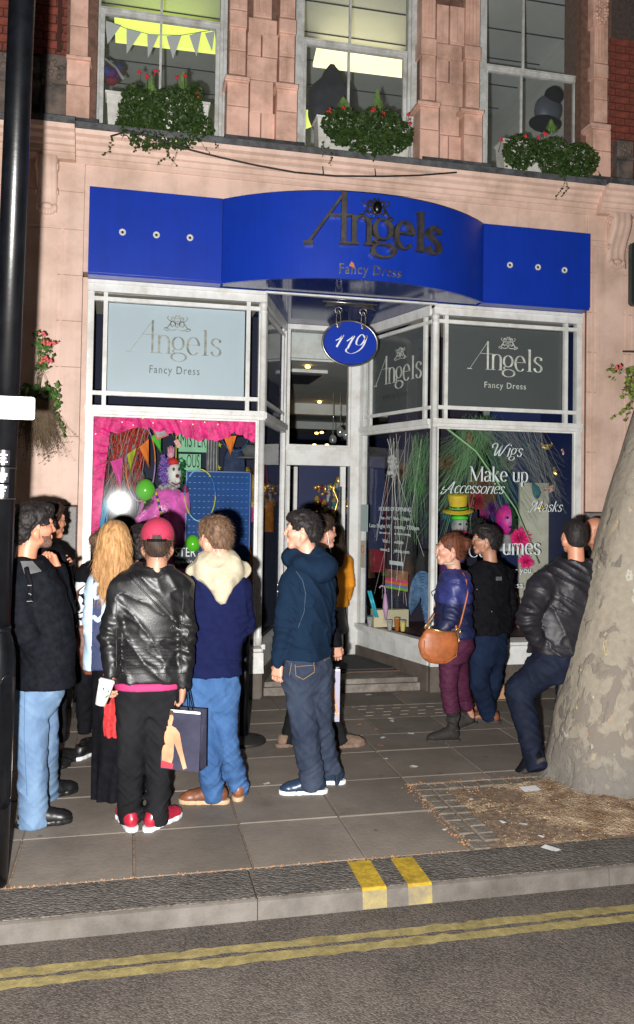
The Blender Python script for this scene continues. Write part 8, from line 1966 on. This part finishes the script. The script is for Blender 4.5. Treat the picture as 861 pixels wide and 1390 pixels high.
# ------------------------------------------------------------ the plane tree
def bark_mat():
    m = bpy.data.materials.new('plane_tree_bark'); m.use_nodes = True; nt = m.node_tree; nd = nt.nodes; b = nd['Principled BSDF']; L = nt.links.new
    b.inputs['Roughness'].default_value = .8; b.inputs['Specular IOR Level'].default_value = .2
    tc = nd.new('ShaderNodeTexCoord'); mp = nd.new('ShaderNodeMapping'); mp.inputs['Scale'].default_value = (1, 1, .62); L(tc.outputs['Object'], mp.inputs[0])
    wn_ = nd.new('ShaderNodeTexNoise'); wn_.inputs['Scale'].default_value = 5; wn_.inputs['Detail'].default_value = 5; L(mp.outputs[0], wn_.inputs['Vector'])
    va = nd.new('ShaderNodeVectorMath'); va.operation = 'MULTIPLY_ADD'; va.inputs[1].default_value = (.28, .28, .28); L(wn_.outputs['Color'], va.inputs[0]); L(mp.outputs[0], va.inputs[2])
    def patch(scale, thr, w=.02, off=0.0):
        n = nd.new('ShaderNodeTexNoise'); n.noise_dimensions = '4D'; n.inputs['W'].default_value = off; n.inputs['Scale'].default_value = scale; n.inputs['Detail'].default_value = 3.5; n.inputs['Roughness'].default_value = .5; L(va.outputs[0], n.inputs['Vector'])
        r_ = nd.new('ShaderNodeMapRange'); r_.inputs['From Min'].default_value = thr; r_.inputs['From Max'].default_value = thr+w; L(n.outputs[0], r_.inputs[0]); return r_.outputs[0]
    def mix(f, a, bcol, an=None):
        x = nd.new('ShaderNodeMix'); x.data_type = 'RGBA'
        if hasattr(f, 'type'): L(f, x.inputs[0])
        else: x.inputs[0].default_value = f
        for v, i in ((a, 6), (bcol, 7)):
            if hasattr(v, 'type'): L(v, x.inputs[i])
            else: x.inputs[i].default_value = (*v, 1)
        return x.outputs[2]
    fine = nd.new('ShaderNodeTexNoise'); fine.inputs['Scale'].default_value = 26; fine.inputs['Detail'].default_value = 8; L(tc.outputs['Object'], fine.inputs['Vector'])
    base = mix(fine.outputs[0], (.158, .138, .108), (.268, .238, .192))
    sep = nd.new('ShaderNodeSeparateXYZ'); L(tc.outputs['Object'], sep.inputs[0])
    low = nd.new('ShaderNodeMapRange'); low.inputs['From Min'].default_value = 1.15; low.inputs['From Max'].default_value = .25; L(sep.outputs[2], low.inputs[0])   # old bark stays on the foot of the trunk
    n1 = nd.new('ShaderNodeTexNoise'); n1.inputs['Scale'].default_value = 11; n1.inputs['Detail'].default_value = 7; L(va.outputs[0], n1.inputs['Vector'])
    ad = nd.new('ShaderNodeMath'); ad.operation = 'MULTIPLY_ADD'; ad.inputs[1].default_value = .20; L(low.outputs[0], ad.inputs[0]); L(n1.outputs[0], ad.inputs[2])
    r1 = nd.new('ShaderNodeMapRange'); r1.inputs['From Min'].default_value = .61; r1.inputs['From Max'].default_value = .68; L(ad.outputs[0], r1.inputs[0])
    c1 = mix(r1.outputs[0], base, (.150, .130, .110))
    c2_ = mix(patch(7, .63, .015, 2), c1, (.122, .108, .094)); c3 = mix(patch(15, .66, .015, 5), c2_, (.30, .25, .16)); c4 = mix(patch(12, .715, .012, 9), c3, (.42, .34, .10)); c5 = mix(patch(17, .70, .012, 14), c4, (.34, .17, .10))
    c6 = mix(patch(10, .66, .02, 20), c5, (.31, .30, .25))
    bot = nd.new('ShaderNodeMapRange'); bot.inputs['From Min'].default_value = .34; bot.inputs['From Max'].default_value = .05; L(sep.outputs[2], bot.inputs[0])
    mu = nd.new('ShaderNodeMath'); mu.operation = 'MULTIPLY'; mu.inputs[1].default_value = .75; L(bot.outputs[0], mu.inputs[0])
    c7 = mix(mu.outputs[0], c6, mix(fine.outputs[0], (.085, .08, .075), (.17, .16, .145)))
    L(c7, b.inputs['Base Color'])
    bp = nd.new('ShaderNodeBump'); bp.inputs['Strength'].default_value = .55; bp.inputs['Distance'].default_value = .012; hs_ = nd.new('ShaderNodeMath'); hs_.operation = 'MULTIPLY_ADD'; hs_.inputs[1].default_value = .8; L(r1.outputs[0], hs_.inputs[0]); L(fine.outputs[0], hs_.inputs[2]); L(hs_.outputs[0], bp.inputs['Height']); L(bp.outputs[0], b.inputs['Normal'])
    return m
bark = bark_mat()
tc0 = onZ(861, 1090, 0); TX, TY = 3.30, 4.98
tree = thing('plane_tree', 'stout plane tree with mottled camouflage bark growing from the soil pit', 'tree', (TX, TY, 0))
# trunk outline: left edge measured in the photograph, circular sections that widen into the root flare
TYc = 4.98; zs_ = []; xl = []; R_ = []
for (px, py) in ((712,1092),(724,1070),(735,1040),(745,1000),(756,950),(766,905),(778,855),(793,795),(806,745),(817,700),(830,655),(845,605),(861,556)):
    q = onY(px, py, TYc); z = float(q[2]); cxx = float(q[0])+.5
    for it in range(12):
        zc = max(z, -.03); r_ = max(.36, .60-.24*min(1, (zc+.03)/1.2)**.6)
        best = None
        for k in range(60):
            an = 2*math.pi*k/60; pp_ = np.array([cxx+r_*math.cos(an), TYc+.86*r_*math.sin(an)+.06*zc, zc])-EYE; dd = pp_@_fwd; sx_ = CX+FPX*(pp_@CR)/dd; sy_ = CY-FPX*(pp_@CU)/dd
            if best is None or sx_ < best[0]: best = (sx_, sy_)
        cxx += (px-best[0])/235; z -= (py-best[1])/235
    zs_.append(max(z, -.03)); xl.append(cxx-r_); R_.append(r_)
zs_[0] = min(zs_[0], .0)
zs2 = zs_+[3.0, 3.6, 4.4]; slope = (xl[-1]-xl[-4])/(zs_[-1]-zs_[-4])
xl2 = xl+[xl[-1]+slope*(z-zs_[-1])*.8 for z in zs2[-3:]]; R2 = R_+[.33, .31, .28]
nseg = 110; nz_ = 120; vs = []; fs = []
def lerp(z, A): return float(np.interp(z, zs2, A))
for j in range(nz_+1):
    z = -.03+(4.4+.03)*(j/nz_)**1.25; r_ = lerp(z, R2); cx2 = lerp(z, xl2)+r_-TX
    for k in range(nseg):
        a = 2*math.pi*k/nseg; flare = max(0, .45-z)/.45; rr2 = r_*(1+.10*flare**2*(math.sin(a*5+1.0)+.5*math.sin(a*9))*(.35 if math.cos(a) < -.5 else 1))
        nn = float(vnoise(np.array([math.cos(a)*2.6+5]), np.array([math.sin(a)*2.6+5]), np.array([z*2.2]))[0])-.5; n2 = float(vnoise(np.array([math.cos(a)*9+5]), np.array([math.sin(a)*9+5]), np.array([z*7.]))[0])-.5
        rr2 += .026*nn+.010*n2; yy = .86 if z < 1 else .86
        vs.append((cx2+rr2*math.cos(a), rr2*math.sin(a)*yy+.06*z, z))
for j in range(nz_):
    for k in range(nseg): fs.append((j*nseg+k, j*nseg+(k+1) % nseg, (j+1)*nseg+(k+1) % nseg, (j+1)*nseg+k))
MB().add(vs, fs).build('trunk', bark, tree, True)
topx = lerp(4.4, xl2)+.28-TX
for (dx, dy, dz, r0) in ((2.6, .4, 3.6, .17), (1.9, 1.6, 3.4, .16), (2.4, -1.0, 3.4, .15), (3.4, .2, 2.4, .12)):
    b0 = np.array([topx, .26, 4.3]); MB().tube([b0-np.array([0, 0, .4]), b0+np.array([dx*.2, dy*.2, dz*.3]), b0+np.array([dx*.6, dy*.6, dz*.65]), b0+np.array([dx, dy, dz])], [r0*1.2, r0, r0*.7, r0*.35], 12).build('limb', bark, tree, True)
leafm = mat('plane_leaves', (.055, .085, .02), .6, var=.4, vscale=3)
mb = MB(); q_ = random.Random(5)
for k in range(5200):
    c = np.array([topx+3.6, .3, 8.2])+np.array([q_.gauss(0, 1.0), q_.gauss(0, 1.0), q_.gauss(0, .7)]); s_ = q_.uniform(.05, .10); a = np.array([q_.gauss(0, 1), q_.gauss(0, 1), q_.gauss(0, .5)]); a /= np.linalg.norm(a); b_ = np.cross(a, (q_.random(), .3, 1)); b_ /= np.linalg.norm(b_)
    mb.add([c-a*s_, c+b_*s_*.7, c+a*s_, c-b_*s_*.7], [(0, 1, 2, 3)])
stuff(mb.build('crown', leafm, tree))

# ------------------------------------------------------------ window boxes, wall plants, cable
ivy = mat('dark_ivy_leaf', (.014, .034, .008), .5, spec=.25, c2=(.040, .072, .016), vscale=14); ivy2 = mat('yellow_green_leaf', (.14, .20, .025), .6, var=.3, vscale=12); redf = mat('geranium_red', (.55, .02, .03), .5); pinkf = mat('coral_pink_petal', (.62, .10, .10), .5); deadm = mat('dry_brown_stem', (.13, .09, .05), .9, c2=(.06, .04, .025), vscale=20)
whitebox = mat('white_planter_plastic', (.60, .60, .57), .5, var=.08, dirt=.3, dscale=8)
def leaf(mb, c, s_, q, asp=.75):
    n = np.array([q.gauss(0, .7), -1+q.gauss(0, .5), q.gauss(0, .7)+.3]); n /= np.linalg.norm(n); a = np.cross(n, (q.gauss(0, 1), q.gauss(0, 1), q.gauss(0, 1))); a /= np.linalg.norm(a); b_ = np.cross(n, a)
    mb.add([c-a*s_, c-a*s_*.2+b_*s_*asp*.8+n*s_*.15, c+a*s_*.35+b_*s_*asp*.55, c+a*s_*1.05-n*s_*.1, c+a*s_*.35-b_*s_*asp*.55, c-a*s_*.2-b_*s_*asp*.8+n*s_*.15], [(0, 1, 2, 3), (0, 3, 4, 5)])
def vine(mb, mbs, c, L_, q, drift=0.0, s_=.016, dens=.022):
    p_ = np.array(c, float); pts = [p_.copy()]; d = np.array([drift, -.15, -1.0])
    for k in range(int(L_/dens)):
        d = d+np.array([q.gauss(0, .18), q.gauss(0, .05), q.gauss(0, .06)]); d /= np.linalg.norm(d); p_ = p_+d*dens; p_[1] = min(p_[1], c[1]); pts.append(p_.copy())
        leaf(mb, p_+np.array([q.gauss(0, .008), -.004, q.gauss(0, .006)]), s_*q.uniform(.6, 1.2), q)
    if len(pts) > 2: mbs.tube(pts, .0014, 4)
def window_box(label, bx, masses, flowers, vines, seed, conif=()):
    """bx = pixel corners of the white trough; masses = (px, py, rx, ry, count)"""
    q = random.Random(seed); Yb = 7.42; x0, z1 = XZ(bx[0], bx[1], Yb); x1, _ = XZ(bx[2], bx[1], Yb); z0 = 5.02
    t = thing('window_box', label, 'window box', (0, 0, 0), 0, 'window boxes on the first floor ledge')
    MB().add([(x0+.02, Yb, z0), (x1-.02, Yb, z0), (x1-.02, Yb+.16, z0), (x0+.02, Yb+.16, z0), (x0, Yb-.01, z1), (x1, Yb-.01, z1), (x1, Yb+.17, z1), (x0, Yb+.17, z1)], [(0,3,2,1),(4,5,6,7),(0,1,5,4),(1,2,6,5),(2,3,7,6),(3,0,4,7)]).build('trough', whitebox, t)
    MB().box(x0-.012, x1+.012, Yb-.022, Yb+.18, z1+.001, z1+.022).build('rim', whitebox, t)
    mb = MB(); ms = MB()
    for (px, py, rx, ry, n) in masses:
        for k in range(n):
            a = q.uniform(0, 2*math.pi); rr3 = math.sqrt(q.random()); Yq = Yb-.04-q.random()*.20*math.sqrt(max(.02, 1-rr3*rr3)); c = np.array(onY(px+rx*rr3*math.cos(a), py+ry*rr3*math.sin(a), Yq)); leaf(mb, c, q.uniform(.013, .029), q)
    for (px, py, L_, dr) in vines: vine(mb, ms, onY(px, py, 7.20), L_, q, dr)
    stuff(mb.build('foliage', ivy, t)); 
    if ms.v: ms.build('trailing_stems', deadm, t)
    for (px, py, h) in conif:
        m2 = MB(); b0 = np.array(onY(px, py, Yb+.02))
        for k in range(420):
            u = q.random()**.8; rad = .055*(1-u)+.006; a = q.uniform(0, 6.28); p0 = b0+np.array([rad*.4*math.cos(a), rad*.4*math.sin(a), u*h]); e = p0+np.array([rad*math.cos(a), rad*math.sin(a), .035]); m2.add([p0, p0+np.array([.004, 0, 0]), e], [(0, 1, 2)])
        stuff(m2.build('dwarf_conifer', mat('conifer_green', (.09, .17, .035), .7, var=.4, vscale=20), t))
    ms2 = MB()
    for (px, py) in flowers:
        c = np.array(onY(px, py, 7.26)); f_ = MB(); ms2.tube([c, c+np.array([q.uniform(-.02, .02), .06, -.10])], .002, 4)
        for k in range(7): f_.ball(c+np.array([q.gauss(0, .010), q.gauss(0, .008), q.gauss(0, .010)]), q.uniform(.007, .011), 6, 4)
        f_.build('flower', redf, t, True)
    stuff(ms2.build('flower_stalks', ivy, t))
window_box('white window box spilling dense dark ivy with red flowers under the left sash window', (145, 127, 284), [(192,152,32,32,950),(235,155,42,36,1300),(268,176,22,22,460),(176,172,20,22,380),(262,128,14,14,160),(205,188,34,16,520),(246,192,30,12,380),(180,125,16,10,90)],
    [(190,98),(200,104),(212,98),(241,105),(250,102),(269,129)], [(222,190,.28,0),(230,195,.26,.1),(188,188,.14,.2),(196,192,.13,.5),(152,185,.20,-.05),(275,195,.10,.5),(240,195,.16,.35),(290,190,.10,.3)], 31, [(204,132,.17),(248,132,.22)])
window_box('white window box with dark ivy and red flowers under the middle sash window', (431, 160, 557), [(466,168,30,22,700),(512,172,36,26,1000),(530,192,28,16,420),(505,204,30,14,420),(545,182,16,18,220),(470,186,26,12,260)],
    [(447,150),(466,145),(507,149),(520,154),(555,156),(557,167)], [(447,198,.14,-.4),(452,205,.16,-.2),(440,190,.10,-.3),(508,208,.10,.4)], 32, [(466,150,.10),(512,152,.19)])
window_box('white window box with dark ivy and few red flowers under the right sash window', (683, 192, 795), [(707,206,24,24,620),(752,214,22,28,660),(785,218,28,24,760),(735,205,16,14,180),(765,236,24,10,220)],
    [(681,189),(714,184),(731,186),(739,182)], [(765,240,.30,0),(767,243,.26,.05),(690,222,.06,-.3),(812,232,.06,.5)], 33, [(748,182,.12)])
cb = [(150,185,7.2),(175,178,7.2),(215,188,7.19),(260,204,7.20),(300,214,7.215),(350,225,7.22),(400,234,7.22),(455,239,7.22),(520,239.5,7.22),(570,238,7.22),(620,234,7.23)]
tag(MB().tube([onY(*v) for v in cb], .0075, 6).build('cable', M['rubber'], None, True), 'sagging black cable slung along the cornice from the left window box', 'cable')
for (x, y) in ((438,232),(509,235)): tag(MB().tube([onY(x, y-6, 7.22), onY(x+1, y+4, 7.21)], .004, 5).build('cable_clip', M['rubber'], None), 'tiny black clip gripping the sagging cable on cornice', 'cable clip', 'cable clips on the cornice')
# hanging plants at both edges
def hanging_plant(label, px, py, Y, flowers, seed, dead, right):
    q = random.Random(seed); t = thing('hanging_plant', label, 'plant', (0, 0, 0)); c = np.array(onY(px, py, Y))
    MB().lathe([(.05, -.16), (.12, -.10), (.15, 0), (.155, .01), (.14, .0)], c, 20).build('basket', deadm, t, True); MB().tube([c+np.array([0, .0, .3]), c+np.array([0, .32, .36])], .010, 6).build('bracket_arm', M['black'], t); MB().tube([c+np.array([-.14, 0, 0]), c+np.array([0, 0, .3]), c+np.array([.14, 0, 0])], .003, 5).build('hanging_chain', M['dsteel'], t)
    mb = MB(); ms = MB()
    for k in range(150):
        a = q.uniform(0, 6.28); rr3 = q.uniform(.3, 1)*.18; leaf(mb, c+np.array([rr3*math.cos(a), rr3*math.sin(a)*.8, q.gauss(.03, .06)]), q.uniform(.02, .04), q)
    for (dx, dz, L_, dr, s_) in right: vine(mb, ms, c+np.array([dx, -.05, dz]), L_, q, dr, s_, .03)
    fm_ = ivy2 if not dead else mat('mid_green_leaf', (.05, .115, .018), .6, var=.4); ms.build('trailing_stems', deadm, t)
    if dead:
        m3 = MB()
        for k in range(dead):
            p0 = c+np.array([q.uniform(-.12, .10), q.uniform(-.1, .1), q.uniform(-.12, .0)]); e = p0+np.array([q.gauss(.05, .08), q.gauss(0, .03), -q.uniform(.08, .42)]); m_ = (p0+e)/2+np.array([q.gauss(0, .02), 0, 0]); w_ = .0018; m3.add([p0-np.array([w_, 0, 0]), p0+np.array([w_, 0, 0]), m_+np.array([w_, 0, 0]), e, m_-np.array([w_, 0, 0])], [(0, 1, 2, 3, 4)])
            for j in range(2): leaf(m3, m_+(e-m_)*q.random(), .007, q)
        stuff(m3.build('dry_foliage', deadm, t))
    for (x, y) in flowers:
        for k in range(9): leaf(mb, np.array(onY(x-7, y+6, Y-.17))+np.array([q.gauss(0, .03), q.gauss(0, .02), q.gauss(0, .03)]), q.uniform(.014, .028), q)
    stuff(mb.build('foliage', fm_, t))
    for (x, y) in flowers:
        f_ = MB(); cc = np.array(onY(x, y, Y-.18))
        for k in range(6): f_.ball(cc+np.array([q.gauss(0, .012), q.gauss(0, .008), q.gauss(0, .010)]), q.uniform(.008, .013), 6, 4)
        MB().tube([cc, (cc+c)/2+np.array([-.03, 0, .02]), c+np.array([0, -.05, .02])], .002, 4).build('flower_stalk', ivy, t); f_.build('flower', pinkf, t, True)
hanging_plant('hanging basket with coral flowers and dry brown trailing stems beside the lamp post', 52, 545, 7.02, [(59,453),(60,465),(67,467),(73,465),(62,487),(67,489),(57,490)], 41, 420, [(.12, .03, .38, .45, .016), (.10, .02, .30, .35, .016)])
hanging_plant('green leafy plant trailing down the pink pier at the right edge behind the tree', 872, 520, 7.05, [(838,500),(842,497)], 42, 0, [(-.10, -.02, .50, -.12, .026), (-.14, .02, .42, -.05, .024), (-.08, -.05, .6, -.02, .026), (-.16, .05, .25, -.2, .022)])
# dark rounded sign at the extreme right
x0, z1 = XZ(858, 328, 7.30); x1, z0 = XZ(925, 419, 7.30)
ds = MB(); rr_ = .04; pts = []
for (cx2, cz2, a0) in ((x1-rr_, z1-rr_, 0), (x0+rr_, z1-rr_, 90), (x0+rr_, z0+rr_, 180), (x1-rr_, z0+rr_, 270)):
    for k in range(6): a = R(a0+90*k/5); pts.append((cx2+rr_*math.cos(a), cz2+rr_*math.sin(a)))
tag(ds.prism(pts[::-1], 7.30, 7.36).build('dark_wall_sign', mat('dark_green_sign', (.02, .03, .028), .35), None), 'dark rounded sign board on the pier at the extreme right', 'sign')
# clothed dummy and props glimpsed in the upper windows
cape = mat('charcoal_cape', (.018, .018, .024), .7, var=.4, vscale=6, bump=.5, bscale=10, bdist=.04)
q0 = XYZ(450, 150, 8.15)
g = Fld((q0[0]-.42, 7.85, q0[2]-.55), (q0[0]+.42, 8.5, q0[2]+.62), .02)
g.tube([(q0[0], 8.15, q0[2]+.47, .03, .03), (q0[0], 8.15, q0[2]+.36, .10, .09), (q0[0], 8.15, q0[2]+.18, .23, .15), (q0[0], 8.15, q0[2]-.05, .24, .16), (q0[0]+.02, 8.15, q0[2]-.3, .17, .14), (q0[0]+.02, 8.15, q0[2]-.5, .13, .12)], 0); g.disp(lambda x, y, z: .02*(vnoise(x*7, y*7, z*4)-.5))
V, Q = g.mesh(); tag(np_mesh('hooded_cape', [(V, Q)], cape), 'charcoal hooded cape on a stand inside the middle upper window', 'cape')
q1 = XYZ(740, 175, 8.2)
vs = [XYZ(*v, 8.2) for v in ((718,178),(728,148),(748,132),(760,128),(760,178),(745,172),(730,180))]; t = thing('masked_bust', 'pale blue and black masked bust inside the right upper window', 'bust', (0, 0, 0))
MB().ball(XYZ(744, 150, 8.25), (.16, .10, .17), 14, 10).build('pale_head', mat('pale_blue_grey', (.07, .08, .11), .5), t, True); MB().ball(XYZ(740, 168, 8.18), (.19, .10, .09), 14, 8).build('black_collar', M['blackcloth'], t, True); MB().ball(XYZ(752, 130, 8.2), (.11, .09, .10), 12, 8).build('black_hat', M['blackcloth'], t, True)
gt = thing('grey_bunting', 'grey paper bunting hanging inside the left upper window', 'bunting', (0, 0, 0)); gp = mat('grey_paper', (.62, .63, .64), .8)
for (a, b, c_) in (((143,28),(165,34),(146,60)),((172,38),(192,44),(172,73)),((200,46),(216,47),(201,79)),((226,49),(247,47),(235,80)),((257,48),(274,42),(267,77)),((278,45),(292,42),(288,70))): MB().add([XYZ(*a, 8.0), XYZ(*b, 8.0), XYZ(*c_, 7.98)], [(0, 1, 2)]).build('pennant', gp, gt)
MB().tube([XYZ(*v, 8.0) for v in ((142,26),(170,38),(205,47),(245,48),(275,43),(295,40))], .003, 5).build('cord', M['black'], gt)
mb = MB(); q_ = random.Random(9)
for k in range(8): mb = MB().ball(XYZ(150+q_.uniform(-9, 12), 100+q_.uniform(-8, 10), 8.1+q_.uniform(-.1, .1)), (.06, .05, .05), 10, 7); tag(mb.build('toy_prop', [CM['purple'], CM['blue'], CM['crimson'], CM['brown']][k % 4], None, True), 'coloured costume prop piled on the sill inside the left upper window', 'prop', 'props piled inside the left upper window')
tag(MB().tube([XYZ(143, 80, 7.95), XYZ(158, 92, 7.95), XYZ(168, 108, 7.95)], .014, 6).build('beaded_white_strip', CM['white'], None, True), 'curved white beaded strip over the props in the left upper window', 'beads')
